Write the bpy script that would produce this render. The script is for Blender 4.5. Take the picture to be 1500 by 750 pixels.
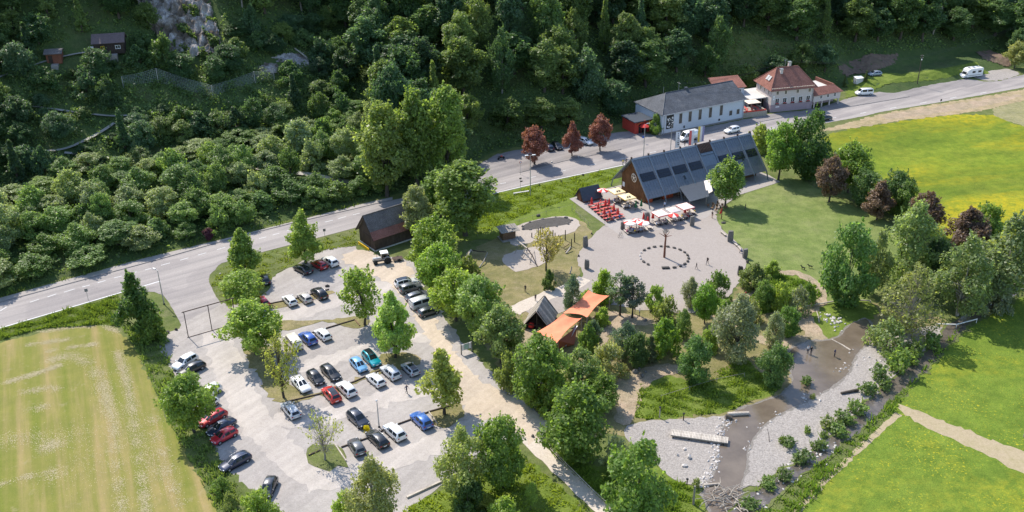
import bpy, math, random
import numpy as np
from mathutils import Vector, Matrix
from mathutils.geometry import tessellate_polygon

random.seed(7)
RNG = np.random.default_rng(11)
for o in list(bpy.data.objects):
    bpy.data.objects.remove(o)
C = bpy.context.scene.collection
scene = bpy.context.scene

# ------------------------------------------------------------------ camera
F, PITCH, ROLL, CAMH = 1450.0, 27.0, -0.8, 90.0
_t, _r = math.radians(PITCH), math.radians(ROLL)
FW = Vector((0, math.cos(_t), -math.sin(_t)))
_rt = Vector((1, 0, 0)); _up = _rt.cross(FW)
RT = _rt*math.cos(_r) + _up*math.sin(_r)
UP = -_rt*math.sin(_r) + _up*math.cos(_r)
CAM = Vector((0, 0, CAMH))
cam = bpy.data.objects.new('camera', bpy.data.cameras.new('camera'))
C.objects.link(cam)
cam.data.sensor_width = 36; cam.data.lens = 36*F/1500
cam.data.clip_start = 1; cam.data.clip_end = 8000
cam.matrix_world = Matrix(((RT.x, UP.x, -FW.x, 0), (RT.y, UP.y, -FW.y, 0), (RT.z, UP.z, -FW.z, CAMH), (0, 0, 0, 1)))
scene.camera = cam
scene.render.resolution_x = 1024; scene.render.resolution_y = 512

# ------------------------------------------------------------------ sun, sky, exposure
SUN_EL = math.radians(49); SUN_AZ = math.atan2(-0.62, 0.785)      # azimuth from +Y towards +X
SUN = Vector((math.sin(SUN_AZ)*math.cos(SUN_EL), math.cos(SUN_AZ)*math.cos(SUN_EL), math.sin(SUN_EL)))
sl = bpy.data.lights.new('sun', 'SUN'); sl.energy = 3.3; sl.angle = math.radians(0.53); sl.color = (1, 0.93, 0.83)
so = bpy.data.objects.new('sun', sl); C.objects.link(so)
so.rotation_euler = SUN.to_track_quat('Z', 'Y').to_euler(); so.location = (0, 150, 300)
world = bpy.data.worlds.new('World'); scene.world = world; world.use_nodes = True
_nt = world.node_tree
sky = _nt.nodes.new('ShaderNodeTexSky'); sky.sky_type = 'NISHITA'; sky.sun_disc = False
sky.sun_elevation = SUN_EL; sky.sun_rotation = SUN_AZ; sky.altitude = 600
_bg = _nt.nodes['Background']; _bg.inputs['Strength'].default_value = 0.15
_nt.links.new(sky.outputs[0], _bg.inputs['Color'])
scene.view_settings.view_transform = 'Standard'; scene.view_settings.look = 'None'
scene.view_settings.exposure = 0.98; scene.view_settings.gamma = 1
scene.render.engine = 'CYCLES'
scene.cycles.max_bounces = 8; scene.cycles.diffuse_bounces = 5; scene.cycles.transmission_bounces = 5; scene.cycles.transparent_max_bounces = 8

# ------------------------------------------------------------------ geometry of the valley
def ray(px, py):
    return FW + RT*((px-750)/F) - UP*((py-375)/F)
def at(px, py, z=0.0):
    d = ray(px, py); t = (z-CAMH)/d.z
    return Vector((d.x*t, d.y*t, z))
def proj(p):
    q = Vector(p) - CAM; zz = q.dot(FW)
    return 750 + F*q.dot(RT)/zz, 375 - F*q.dot(UP)/zz, zz
def pxm(p):
    return F/((Vector(p)-CAM).dot(FW))                # pixels per metre at a point
def height_to(P, py):
    lo, hi = 0.0, 45.0
    for _ in range(30):
        m = (lo+hi)/2
        if proj((P.x, P.y, P.z+m))[1] > py: lo = m
        else: hi = m
    return lo
# foot of the hill, left to right
FOOT = [at(-420, 585), at(-150, 476), at(0, 434), at(215, 376), at(334, 346), at(422, 324), at(520, 299), at(560, 290)]
FOOT += [at(640, 274), at(700, 238), at(733, 220), at(800, 212), at(842, 207), at(893, 190)]
FOOT = [(p.x, p.y) for p in FOOT] + [(30, 254), (36, 259), (58, 271.5), (68, 278), (84, 282), (100, 283), (104, 280), (112, 277.5), (126, 285), (140, 291)]
FOOT += [(p.x, p.y) for p in (at(1450, 104), at(1500, 98), at(1640, 80))] + [(420, 420)]
FA = np.array(FOOT)
def foot_dist(x, y):
    x = np.asarray(x, float); y = np.asarray(y, float)
    best = np.full(x.shape, 1e9); sg = np.ones(x.shape)
    for (ax, ay), (bx, by) in zip(FOOT[:-1], FOOT[1:]):
        dx, dy = bx-ax, by-ay; L2 = dx*dx+dy*dy
        t = np.clip(((x-ax)*dx+(y-ay)*dy)/L2, 0, 1)
        d = np.hypot(x-ax-t*dx, y-ay-t*dy)
        s = np.where(dx*(y-ay)-dy*(x-ax) >= 0, 1.0, -1.0)
        m = d < best
        best = np.where(m, d, best); sg = np.where(m, s, sg)
    return best*sg
def sstep(a, b, x):
    t = np.clip((x-a)/(b-a), 0, 1); return t*t*(3-2*t)
def hill(x, y):
    x = np.asarray(x, float); y = np.asarray(y, float)
    d = np.maximum(foot_dist(x, y), 0)
    left = 0.20*np.minimum(d, 40) + 0.66*np.maximum(d-40, 0)
    right = 0.66*np.maximum(d-1.5, 0)*np.clip(d/8, 0.3, 1)
    w = sstep(-46, -8, x)
    h = left*(1-w) + right*w
    wr = sstep(96, 106, x)                            # grass bank and terrace at the far right
    bank = np.where(d < 5, 0.42*d, 2.1 + 0.62*np.maximum(d-13, 0))
    h = h*(1-wr) + bank*wr
    n = np.sin(x*.09+1.3)*np.cos(y*.11) + .6*np.sin(x*.21+y*.17) + .4*np.sin(x*.4-y*.33+2)
    h = h + n*0.55*np.clip((d-4)/22, 0, 1)
    return np.where(h > 62, 62+20*np.tanh((h-62)/40), h)
def hz(x, y): return float(hill(np.array([x]), np.array([y]))[0])
def hit(px, py):
    """point of the hillside (or the valley floor) seen at a pixel of the photograph"""
    d = ray(px, py).normalized(); ts = np.linspace(100, 520, 1700)
    X, Y, Z = d.x*ts, d.y*ts, CAMH+d.z*ts
    below = np.nonzero(Z < hill(X, Y))[0]
    i = below[0] if len(below) else len(ts)-1
    return Vector((X[i], Y[i], hz(X[i], Y[i])))

# ------------------------------------------------------------------ helpers
def tag(o, label=None, cat=None, group=None, kind=None):
    if label: o['label'] = label
    if cat: o['category'] = cat
    if group: o['group'] = group
    if kind: o['kind'] = kind
    return o
def thing(name, label, cat, loc=(0, 0, 0), rz=0.0, group=None, scale=None):
    o = bpy.data.objects.new(name, None); C.objects.link(o)
    o.empty_display_size = .3
    o.location = loc; o.rotation_euler = (0, 0, rz)
    if scale: o.scale = scale
    return tag(o, label, cat, group)
def link(name, me, parent=None, m=None, color=None):
    o = bpy.data.objects.new(name, me); C.objects.link(o)
    if parent: o.parent = parent
    if m is not None:
        if not me.materials: me.materials.append(m)
        if me.materials[0] is not m:
            o.material_slots[0].link = 'OBJECT'; o.material_slots[0].material = m
    if color: o.color = (*color, 1)
    return o
def copy_obj(o, parent=None):
    c = o.copy(); C.objects.link(c); c.parent = parent; return c
KIDS = {}
def copy_tree(o, parent=None):
    c = copy_obj(o, parent)
    for ch in o.children: copy_tree(ch, c)
    return c

class MB:
    """collects shapes into one mesh"""
    def __init__(s): s.v = []; s.f = []; s.mi = []; s.cur = 0; s.smooth = []
    def add(s, vs, fs, sm=False):
        b = len(s.v); s.v += [tuple(v) for v in vs]
        for f in fs: s.f.append([b+i for i in f]); s.mi.append(s.cur); s.smooth.append(sm)
        return s
    def box(s, x0, x1, y0, y1, z0, z1, M=None, bev=0.0):
        if bev:
            vs = []; fs = []
            zs = [(z0, bev), (z0+bev, 0), (z1-bev, 0), (z1, bev)]
            for z, i in zs:
                vs += [(x0+i, y0+i, z), (x1-i, y0+i, z), (x1-i, y1-i, z), (x0+i, y1-i, z)]
            for k in range(3):
                for j in range(4): fs.append((4*k+j, 4*k+(j+1) % 4, 4*k+4+(j+1) % 4, 4*k+4+j))
            fs += [(3, 2, 1, 0), (12, 13, 14, 15)]
        else:
            vs = [(x, y, z) for z in (z0, z1) for x, y in ((x0, y0), (x1, y0), (x1, y1), (x0, y1))]
            fs = [(3, 2, 1, 0), (4, 5, 6, 7), (0, 1, 5, 4), (1, 2, 6, 5), (2, 3, 7, 6), (3, 0, 4, 7)]
        if M is not None: vs = [M @ Vector(v) for v in vs]
        return s.add(vs, fs)
    def beam(s, p, q, w, h):
        """rectangular bar from p to q"""
        p = Vector(p); q = Vector(q); d = (q-p).normalized()
        a = d.cross(Vector((0, 0, 1)))
        if a.length < 1e-3: a = Vector((1, 0, 0))
        a.normalize(); b = a.cross(d)
        a *= w/2; b *= h/2
        vs = [p-a-b, p+a-b, p+a+b, p-a+b, q-a-b, q+a-b, q+a+b, q-a+b]
        return s.add(vs, [(3, 2, 1, 0), (4, 5, 6, 7), (0, 1, 5, 4), (1, 2, 6, 5), (2, 3, 7, 6), (3, 0, 4, 7)])
    def tube(s, pts, rs, n=8, cap=True):
        pts = [Vector(p) for p in pts]
        if not isinstance(rs, (list, tuple)): rs = [rs]*len(pts)
        vs = []; fs = []
        ref = None
        for i, p in enumerate(pts):
            d = (pts[min(i+1, len(pts)-1)] - pts[max(i-1, 0)]).normalized()
            a = d.cross(Vector((0, 0, 1))) if abs(d.z) < .95 else d.cross(Vector((1, 0, 0)))
            if ref is not None:
                a = ref - d*ref.dot(d)
            a.normalize(); ref = a; b = d.cross(a)
            for k in range(n):
                t = 2*math.pi*k/n
                vs.append(p + (a*math.cos(t) + b*math.sin(t))*rs[i])
        for i in range(len(pts)-1):
            for k in range(n):
                fs.append((i*n+k, i*n+(k+1) % n, (i+1)*n+(k+1) % n, (i+1)*n+k))
        s.add(vs, fs, n > 5)
        if cap:
            s.add(vs[:n], [tuple(reversed(range(n)))]); s.add(vs[-n:], [tuple(range(n))])
        return s
    def lathe(s, prof, n=12, c=(0, 0, 0), M=None):
        vs = []; fs = []
        for r, z in prof:
            for k in range(n):
                t = 2*math.pi*k/n; v = Vector((r*math.cos(t)+c[0], r*math.sin(t)+c[1], z+c[2]))
                vs.append(M @ v if M is not None else v)
        m = len(prof)
        for i in range(m-1):
            for k in range(n): fs.append((i*n+k, i*n+(k+1) % n, (i+1)*n+(k+1) % n, (i+1)*n+k))
        fs.append(tuple(reversed(range(n)))); fs.append(tuple((m-1)*n+k for k in range(n)))
        return s.add(vs, fs, n > 8)
    def slab(s, pts, t, n=None):
        """flat polygon thickened by t along its normal (downwards)"""
        pts = [Vector(p) for p in pts]
        if n is None: n = (pts[1]-pts[0]).cross(pts[2]-pts[0]).normalized()
        else: n = Vector(n).normalized()
        k = len(pts); vs = pts + [p-n*t for p in pts]
        fs = [tuple(range(k)), tuple(reversed(range(k, 2*k)))] + [(i, i+k, (i+1) % k+k, (i+1) % k) for i in range(k)]
        return s.add(vs, fs)
    def build(s, name, m, parent=None, color=None):
        me = bpy.data.meshes.new(name); me.from_pydata(s.v, [], s.f); me.update()
        ms = m if isinstance(m, (list, tuple)) else [m]
        for x in ms: me.materials.append(x)
        me.polygons.foreach_set('material_index', s.mi)
        me.polygons.foreach_set('use_smooth', s.smooth)
        o = bpy.data.objects.new(name, me); C.objects.link(o)
        if parent: o.parent = parent
        if color: o.color = (*color, 1)
        return o
def quad_mesh(name, P, m):
    """P (n,4,3) loose quads as one mesh, fast"""
    n = len(P); me = bpy.data.meshes.new(name)
    me.vertices.add(4*n); me.vertices.foreach_set('co', P.reshape(-1).astype(np.float32))
    me.loops.add(4*n); me.loops.foreach_set('vertex_index', np.arange(4*n, dtype=np.int32))
    me.polygons.add(n); me.polygons.foreach_set('loop_start', np.arange(0, 4*n, 4, dtype=np.int32))
    me.polygons.foreach_set('loop_total', np.full(n, 4, dtype=np.int32))
    me.update(calc_edges=True); me.materials.append(m)
    return me
def rock_mesh(name, m, seed, sx, sy, sz, rough=.28, sub=2, pointed=0.0):
    import bmesh
    r = random.Random(seed); bm = bmesh.new()
    bmesh.ops.create_icosphere(bm, subdivisions=sub, radius=1)
    ph = [(Vector((r.gauss(0, 1), r.gauss(0, 1), r.gauss(0, 1))).normalized(), r.uniform(.35, .95)) for _ in range(9)]
    for v in bm.verts:
        c = v.co.copy()
        for n, k in ph:                              # chop facets
            d = c.dot(n)
            if d > k: c -= n*(d-k)*.9
        c *= 1 + rough*.3*(r.random()-.5)
        if pointed and c.z > 0: c.x *= 1-pointed*c.z; c.y *= 1-pointed*c.z
        v.co = (c.x*sx, c.y*sy, c.z*sz)
    me = bpy.data.meshes.new(name); bm.to_mesh(me); bm.free(); me.materials.append(m)
    return me
# ------------------------------------------------------------------ materials
class NT:
    def __init__(s, name):
        s.m = bpy.data.materials.new(name); s.m.use_nodes = True; s.t = s.m.node_tree
        s.b = s.t.nodes['Principled BSDF']; s.out = s.t.nodes['Material Output']
        s.b.inputs['Roughness'].default_value = .85
        s._co = None
    def n(s, ty, **kw):
        x = s.t.nodes.new(ty)
        for k, v in kw.items(): setattr(x, k, v)
        return x
    def l(s, a, b): s.t.links.new(a, b)
    def co(s):
        if s._co is None: s._co = s.n('ShaderNodeTexCoord').outputs['Object']
        return s._co
    def mapped(s, sc=(1, 1, 1), rot=0.0):
        """object coordinates turned so that x runs along the direction rot, then scaled"""
        r = s.n('ShaderNodeMapping'); s.l(s.co(), r.inputs[0]); r.inputs['Rotation'].default_value = (0, 0, -rot)
        x = s.n('ShaderNodeMapping'); s.l(r.outputs[0], x.inputs[0]); x.inputs['Scale'].default_value = sc
        return x.outputs[0]
    def noise(s, scale, detail=4, rough=.6, vec=None, dist=0.0):
        x = s.n('ShaderNodeTexNoise'); s.l(vec if vec is not None else s.co(), x.inputs['Vector'])
        x.inputs['Scale'].default_value = scale; x.inputs['Detail'].default_value = detail
        x.inputs['Roughness'].default_value = rough; x.inputs['Distortion'].default_value = dist
        return x.outputs['Fac']
    def ramp(s, fac, stops, interp='LINEAR'):
        x = s.n('ShaderNodeValToRGB'); s.l(fac, x.inputs[0]); cr = x.color_ramp; cr.interpolation = interp
        while len(cr.elements) < len(stops): cr.elements.new(.5)
        for e, (p, c) in zip(cr.elements, stops):
            e.position = p; e.color = (*c, 1) if len(c) == 3 else c
        return x.outputs[0]
    def mix(s, f, a, b, mode='MIX'):
        x = s.n('ShaderNodeMix', data_type='RGBA', blend_type=mode)
        for i, v in ((0, f), (6, a), (7, b)):
            if isinstance(v, (int, float)): x.inputs[i].default_value = v
            elif isinstance(v, tuple): x.inputs[i].default_value = (*v, 1)
            else: s.l(v, x.inputs[i])
        return x.outputs[2]
    def math(s, op, a, b=0.0):
        x = s.n('ShaderNodeMath', operation=op)
        for i, v in ((0, a), (1, b)):
            if isinstance(v, (int, float)): x.inputs[i].default_value = v
            else: s.l(v, x.inputs[i])
        return x.outputs[0]
    def col(s, c):
        if isinstance(c, tuple): s.b.inputs['Base Color'].default_value = (*c, 1)
        else: s.l(c, s.b.inputs['Base Color'])
        return s
    def bump(s, h, strength=.4, dist=.1):
        x = s.n('ShaderNodeBump'); s.l(h, x.inputs['Height'])
        x.inputs['Strength'].default_value = strength; x.inputs['Distance'].default_value = dist
        s.l(x.outputs[0], s.b.inputs['Normal']); return s
    def set(s, **kw):
        for k, v in kw.items(): s.b.inputs[k.replace('_', ' ')].default_value = v
        return s
def g3(a, b, c=None): return [(0.3, a), (0.7, b)] if c is None else [(0.25, a), (0.5, b), (0.75, c)]
def earth(name, big, fine, sb=.06, sf=1.2, f=.5, bump=.5, bd=.15, extra=None, rough=.95, grass=False):
    """ground: broad colour patches times fine grain"""
    t = NT(name)
    a = t.ramp(t.noise(sb, 5, .65), big)
    b = t.ramp(t.noise(sf, 6, .7), fine)
    c = t.mix(f, a, b)
    a_, b_ = ((.58,)*3, (1.36,)*3) if grass or rough in (.951, .5) else ((.82,)*3, (1.16,)*3)
    g = t.ramp(t.noise(5.5, 3, .7), [(.25, a_), (.75, b_)])
    c = t.mix(1.0, c, g, 'MULTIPLY')
    if grass:
        g2 = t.ramp(t.noise(.33, 5, .7), [(.33, (.74, .78, .74)), (.66, (1.22, 1.17, 1.2))])
        c = t.mix(1.0, c, g2, 'MULTIPLY')
    if extra: c = extra(t, c)
    t.col(c).bump(t.noise(2.2, 6, .7), bump, bd).set(Roughness=rough, Specular_IOR_Level=.2)
    return t.m
M = {}
M['rough_grass'] = earth('rough_grass', g3((0.071, 0.106, 0.024), (0.114, 0.136, 0.042), (0.162, 0.145, 0.084)), g3((0.052, 0.085, 0.018), (0.114, 0.145, 0.036), (0.171, 0.162, 0.096)), .12, .9, grass=True)
M['green_grass'] = earth('green_grass', g3((0.076, 0.124, 0.016), (0.120, 0.168, 0.025), (0.152, 0.176, 0.044)), g3((0.065, 0.106, 0.012), (0.130, 0.176, 0.025), (0.185, 0.212, 0.050)), .1, .8, grass=True)
M['lawn'] = earth('mown_lawn', g3((0.098, 0.154, 0.029), (0.150, 0.190, 0.054), (0.212, 0.220, 0.097)), g3((0.088, 0.143, 0.029), (0.150, 0.190, 0.049), (0.221, 0.229, 0.097)), .09, .7, .4, grass=True)
M['dry_lawn'] = earth('worn_lawn', g3((0.120, 0.129, 0.041), (0.194, 0.172, 0.077), (0.305, 0.240, 0.154)), g3((0.111, 0.129, 0.036), (0.203, 0.179, 0.072), (0.332, 0.267, 0.180)), .14, .8, .4, grass=True)
M['soil'] = earth('sandy_soil', g3((0.255, 0.187, 0.119), (0.340, 0.264, 0.178), (0.170, 0.170, 0.068)), g3((0.221, 0.162, 0.102), (0.340, 0.272, 0.196), (0.408, 0.340, 0.255)), .15, 1.1, grass=True)
M['straw'] = earth('dry_strip', g3((0.256, 0.195, 0.102), (0.336, 0.265, 0.162), (0.176, 0.172, 0.060)), g3((0.200, 0.156, 0.076), (0.320, 0.257, 0.153), (0.400, 0.335, 0.230)), .2, 1.3, grass=True)
M['sand'] = earth('sand', g3((0.344, 0.292, 0.241), (0.404, 0.351, 0.299)), g3((0.329, 0.285, 0.241), (0.419, 0.365, 0.322)), .2, 1.5, .5, .3, .05)
M['path'] = earth('gravel_path', g3((0.445, 0.381, 0.308), (0.530, 0.464, 0.389)), g3((0.410, 0.347, 0.284), (0.555, 0.497, 0.421)), .3, 2, .5, .3, .05)
M['track'] = earth('farm_track', g3((0.234, 0.185, 0.108), (0.360, 0.290, 0.189), (0.270, 0.238, 0.108)), g3((0.198, 0.176, 0.081), (0.342, 0.282, 0.180), (0.432, 0.352, 0.252)), .25, 1.6, .5, .4, .06)
def _lot(t, c):
    s = t.ramp(t.noise(.16, 6, .7, t.mapped((1, .35, 1), .5)), [(.3, (.88, .875, .87)), (.7, (1.1, 1.095, 1.08))])
    c = t.mix(1.0, c, s, 'MULTIPLY')
    wv = t.ramp(t.noise(.7, 3, .5, t.mapped((.12, 1, 1), .95)), [(.4, (.93, .93, .93)), (.6, (1.05, 1.05, 1.05))])
    return t.mix(1.0, c, wv, 'MULTIPLY')
M['lot'] = earth('lot_gravel', g3((0.270, 0.242, 0.226), (0.337, 0.309, 0.285), (0.376, 0.345, 0.322)), g3((0.247, 0.227, 0.212), (0.346, 0.316, 0.292), (0.404, 0.373, 0.352)), .05, 1.6, .5, .35, .05, _lot)
M['lane'] = earth('pale_gravel_lane', g3((0.371, 0.332, 0.302), (0.430, 0.389, 0.352), (0.401, 0.360, 0.330)), g3((0.341, 0.303, 0.273), (0.422, 0.382, 0.344), (0.474, 0.433, 0.403)), .07, 1.4, .5, .3, .05, _lot)
M['sandy_lane'] = earth('sandy_drive', g3((0.393, 0.316, 0.235), (0.479, 0.397, 0.310), (0.427, 0.348, 0.273)), g3((0.359, 0.291, 0.219), (0.462, 0.389, 0.303), (0.530, 0.453, 0.363)), .07, 1.2, .5, .3, .05, _lot)
M['plaza'] = earth('plaza_gravel', g3((0.272, 0.236, 0.207), (0.322, 0.282, 0.248), (0.296, 0.258, 0.230)), g3((0.260, 0.229, 0.202), (0.309, 0.271, 0.242), (0.358, 0.317, 0.288)), .09, 1.7, .5, .25, .04)
M['terrace'] = earth('terrace_paving', g3((0.304, 0.275, 0.251), (0.361, 0.330, 0.304)), g3((0.289, 0.261, 0.238), (0.361, 0.330, 0.304)), .2, 2.5, .5, .2, .03)
M['river_gravel'] = earth('river_gravel', g3((0.256, 0.235, 0.214), (0.313, 0.288, 0.257), (0.355, 0.321, 0.288)), g3((0.185, 0.167, 0.157), (0.313, 0.282, 0.257), (0.441, 0.402, 0.365)), .15, 3.0, .6, .8, .15, None, .951)
def _asph(t, c):
    s = t.ramp(t.noise(.5, 4, .6, t.mapped((.05, 1, 1), 0.60)), [(.38, (.86, .86, .87)), (.62, (1.12, 1.11, 1.1))])
    c = t.mix(1.0, c, s, 'MULTIPLY')
    p = t.ramp(t.noise(.09, 2, .4), [(.52, (1, 1, 1)), (.54, (.9, .9, .91))])
    return t.mix(1.0, c, p, 'MULTIPLY')
M['asphalt'] = earth('asphalt', g3((0.270, 0.245, 0.230), (0.324, 0.296, 0.274)), g3((0.259, 0.235, 0.221), (0.335, 0.306, 0.288)), .06, 2.5, .5, .2, .03, _asph, .85)
M['forecourt'] = earth('forecourt_asphalt', g3((0.210, 0.190, 0.190), (0.284, 0.260, 0.247)), g3((0.189, 0.180, 0.171), (0.294, 0.270, 0.257)), .1, 2.5, .5, .2, .03, _asph, .85)
M['pavement'] = earth('pavement_asphalt', g3((0.300, 0.269, 0.248), (0.370, 0.336, 0.304)), g3((0.280, 0.259, 0.239), (0.370, 0.336, 0.313)), .2, 3, .5, .2, .03)
M['kerb'] = earth('kerb_stone', g3((.2, .18, .17), (.28, .26, .25)), g3((.16, .15, .14), (.3, .28, .27)), .5, 4, .5, .3, .03)
M['pale_kerb'] = earth('pale_kerb_stone', g3((.5, .48, .45), (.6, .58, .55)), g3((.42, .4, .38), (.62, .6, .57)), .5, 3, .5, .3, .03)
M['paint'] = earth('road_paint', g3((.7, .7, .68), (.8, .8, .78)), g3((.6, .6, .58), (.82, .82, .8)), .5, 4, .5, .1, .01)
def _hay(t, c):
    v = t.mapped((.05, 1, 1), -1.15)
    s = t.ramp(t.noise(.4, 5, .65, v), [(.33, (.115, .155, .022)), (.5, (.185, .185, .05)), (.66, (.31, .235, .115))])
    c = t.mix(.65, c, s)
    k = t.ramp(t.noise(.35, 6, .75), [(.58, (0, 0, 0)), (.72, (1, 1, 1))])
    return t.mix(t.math('MULTIPLY', k, .55), c, (.33, .27, .16))
M['hay'] = earth('mown_hay_field', g3((0.142, 0.169, 0.018), (0.211, 0.190, 0.037), (0.298, 0.219, 0.068)), g3((0.125, 0.148, 0.015), (0.203, 0.184, 0.037), (0.328, 0.254, 0.094)), .035, .8, .45, .5, .12, _hay, grass=True)
def _flow(t, c):
    v = t.mapped((.35, 1, 1), 0.36)
    k = t.math('MULTIPLY', t.ramp(t.noise(.055, 6, .62, v, .6), [(.46, (0, 0, 0)), (.62, (1, 1, 1))]),
               t.ramp(t.noise(.55, 6, .75), [(.38, (.15, .15, .15)), (.6, (1, 1, 1))]))
    c = t.mix(t.math('MULTIPLY', k, .75), c, (.42, .33, .010))
    d = t.ramp(t.noise(.07, 4, .6, t.mapped((.3, 1, 1), .3)), [(.35, (.75, .8, .7)), (.6, (1.1, 1.08, 1.0))])
    return t.mix(1.0, c, d, 'MULTIPLY')
M['flowers'] = earth('buttercup_meadow', g3((0.088, 0.145, 0.010), (0.140, 0.189, 0.015), (0.199, 0.210, 0.026)), g3((0.067, 0.123, 0.008), (0.132, 0.189, 0.015), (0.220, 0.239, 0.026)), .06, .7, .5, .7, .2, _flow, grass=True)
def _flow2(t, c):
    k = t.math('MULTIPLY', t.ramp(t.noise(.045, 5, .6, None, .5), [(.52, (0, 0, 0)), (.68, (1, 1, 1))]),
               t.ramp(t.noise(.7, 6, .75), [(.42, (.1, .1, .1)), (.62, (1, 1, 1))]))
    c = t.mix(t.math('MULTIPLY', k, .5), c, (.4, .33, .015))
    s = t.math('MULTIPLY', t.ramp(t.noise(2.6, 3, .6), [(.58, (0, 0, 0)), (.66, (1, 1, 1))]), t.ramp(t.noise(.11, 4, .6), [(.42, (0, 0, 0)), (.6, (1, 1, 1))]))
    return t.mix(t.math('MULTIPLY', s, .7), c, (.5, .42, .02))
M['meadow'] = earth('green_meadow', g3((0.084, 0.142, 0.014), (0.121, 0.182, 0.020), (0.166, 0.204, 0.028)), g3((0.060, 0.116, 0.012), (0.121, 0.182, 0.020), (0.181, 0.231, 0.035)), .06, .7, .5, .7, .2, _flow2, grass=True)
M['pale_field'] = earth('pale_mown_field', g3((0.182, 0.185, 0.064), (0.238, 0.224, 0.112), (0.294, 0.264, 0.176)), g3((0.168, 0.178, 0.056), (0.238, 0.224, 0.112), (0.308, 0.277, 0.192)), .08, .7, grass=True)
M['forest_floor'] = earth('forest_floor', g3((0.038, 0.067, 0.023), (0.067, 0.104, 0.030), (0.114, 0.104, 0.057)), g3((0.028, 0.057, 0.019), (0.076, 0.114, 0.034), (0.133, 0.152, 0.057)), .1, .6, .5, .8, .4)
M['bank_soil'] = earth('bank_soil', g3((.11, .07, .05), (.17, .12, .09), (.08, .09, .03)), g3((.08, .055, .04), (.17, .12, .09), (.25, .19, .15)), .3, 1.2)
M['hill_path'] = earth('hill_path', g3((0.300, 0.285, 0.255), (0.420, 0.405, 0.360)), g3((0.255, 0.240, 0.210), (0.450, 0.420, 0.375)), .3, 1.5)
def _cliff(t, c):
    k = t.ramp(t.noise(.5, 7, .75, t.mapped((1.2, 1.2, .5))), [(.5, (0, 0, 0)), (.62, (1, 1, 1))])
    c = t.mix(k, c, (.58, .55, .53))
    q = t.ramp(t.noise(.22, 4, .6), [(.42, (0, 0, 0)), (.56, (1, 1, 1))])
    return t.mix(t.math('MULTIPLY', q, .85), c, (.09, .065, .038))
M['cliff'] = earth('limestone_cliff', g3((.22, .19, .17), (.36, .33, .30), (.14, .10, .07)), g3((.16, .14, .13), (.36, .33, .31), (.5, .47, .45)), .2, .9, .5, 1.0, .6, _cliff)
M['stone'] = earth('standing_stone', g3((.12, .11, .10), (.2, .19, .17)), g3((.09, .085, .08), (.2, .185, .17), (.28, .27, .25)), .6, 3, .5, .8, .08)
M['pale_stone'] = earth('pale_limestone', g3((.5, .46, .42), (.62, .58, .54)), g3((.42, .38, .35), (.62, .58, .54)), .6, 3, .5, .6, .06)
M['dark_stone'] = earth('dark_stone', g3((.06, .055, .05), (.1, .095, .09)), g3((.05, .045, .04), (.12, .11, .1)), .8, 4, .5, .6, .05)
def wood(name, a, b, scale=(1, 1, 1), fine=6.0, rough=.8, board=None, dirn='X'):
    t = NT(name)
    n1 = t.noise(fine, 4, .6, t.mapped(scale)); c = t.ramp(n1, [(.3, a), (.7, b)])
    n2 = t.ramp(t.noise(.5, 3, .6), [(.3, (.75, .75, .75)), (.7, (1.15, 1.15, 1.15))])
    c = t.mix(1.0, c, n2, 'MULTIPLY')
    h = n1
    if board:
        w = t.n('ShaderNodeTexWave', wave_type='BANDS', bands_direction=dirn, wave_profile='SAW'); t.l(t.co(), w.inputs[0])
        w.inputs['Scale'].default_value = board
        k = t.ramp(w.outputs['Fac'], [(0, (0, 0, 0)), (.1, (1, 1, 1)), (1, (1, 1, 1))]); h = k
        x = t.n('ShaderNodeMath', operation='FLOOR')
    t.col(c).bump(h, .6, .04).set(Roughness=rough, Specular_IOR_Level=.3)
    return t.m
M['barn_wood'] = wood('weathered_barn_boards', (.05, .036, .028), (.115, .085, .066), (6, 6, .6), 1.6)
M['cladding'] = wood('brown_cladding', (.13, .06, .026), (.26, .125, .055), (6, 6, .5), 1.5)
M['red_shed'] = wood('reddish_boards', (.15, .055, .035), (.25, .10, .06), (6, 6, .5), 1.5)
M['dark_wood'] = wood('dark_timber', (.03, .022, .017), (.07, .05, .04), (1, 1, .3), 4)
M['grey_wood'] = wood('silvered_timber', (.2, .18, .155), (.34, .31, .27), (1, 1, .4), 5)
M['log'] = wood('bare_log', (.34, .29, .23), (.52, .46, .39), (1, 1, 1), 4)
M['brown_wood'] = wood('brown_timber', (.13, .075, .04), (.23, .14, .08), (1, 1, .4), 5)
M['plank'] = wood('new_plank', (.44, .39, .33), (.56, .51, .44), (4, 1, 1), 4)
M['plank_dark'] = wood('older_plank', (.34, .3, .25), (.46, .41, .35), (4, 1, 1), 4)
M['pole_red'] = wood('red_brown_pole', (.17, .07, .045), (.28, .12, .075), (1, 1, .3), 4)
M['bark'] = wood('bark', (.05, .04, .03), (.12, .10, .08), (1, 1, .3), 5, .95)
M['pale_bark'] = wood('pale_bark', (.22, .2, .17), (.36, .33, .29), (1, 1, .3), 5, .95)
def plain(name, c, rough=.6, metal=0.0, var=.12, spec=.4, coat=0.0):
    t = NT(name)
    k = t.ramp(t.noise(2.3, 5, .65), [(.3, (1-var,)*3), (.7, (1+var,)*3)])
    t.col(t.mix(1.0, c, k, 'MULTIPLY')).set(Roughness=rough, Metallic=metal, Specular_IOR_Level=spec, Coat_Weight=coat)
    return t.m
M['metal_roof'] = plain('zinc_roof', (.155, .172, .195), .45, .3, .12, .5)
M['metal_trim'] = plain('zinc_trim', (.19, .22, .25), .45, .4, .1)
M['solar'] = plain('dark_glass_panel', (.012, .016, .024), .08, 0, .1, .6)
M['brown_tiles'] = plain('brown_roof_sheets', (.115, .085, .085), .7, 0, .25)
M['slate'] = plain('slate', (.05, .06, .075), .5, 0, .2)
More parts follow.
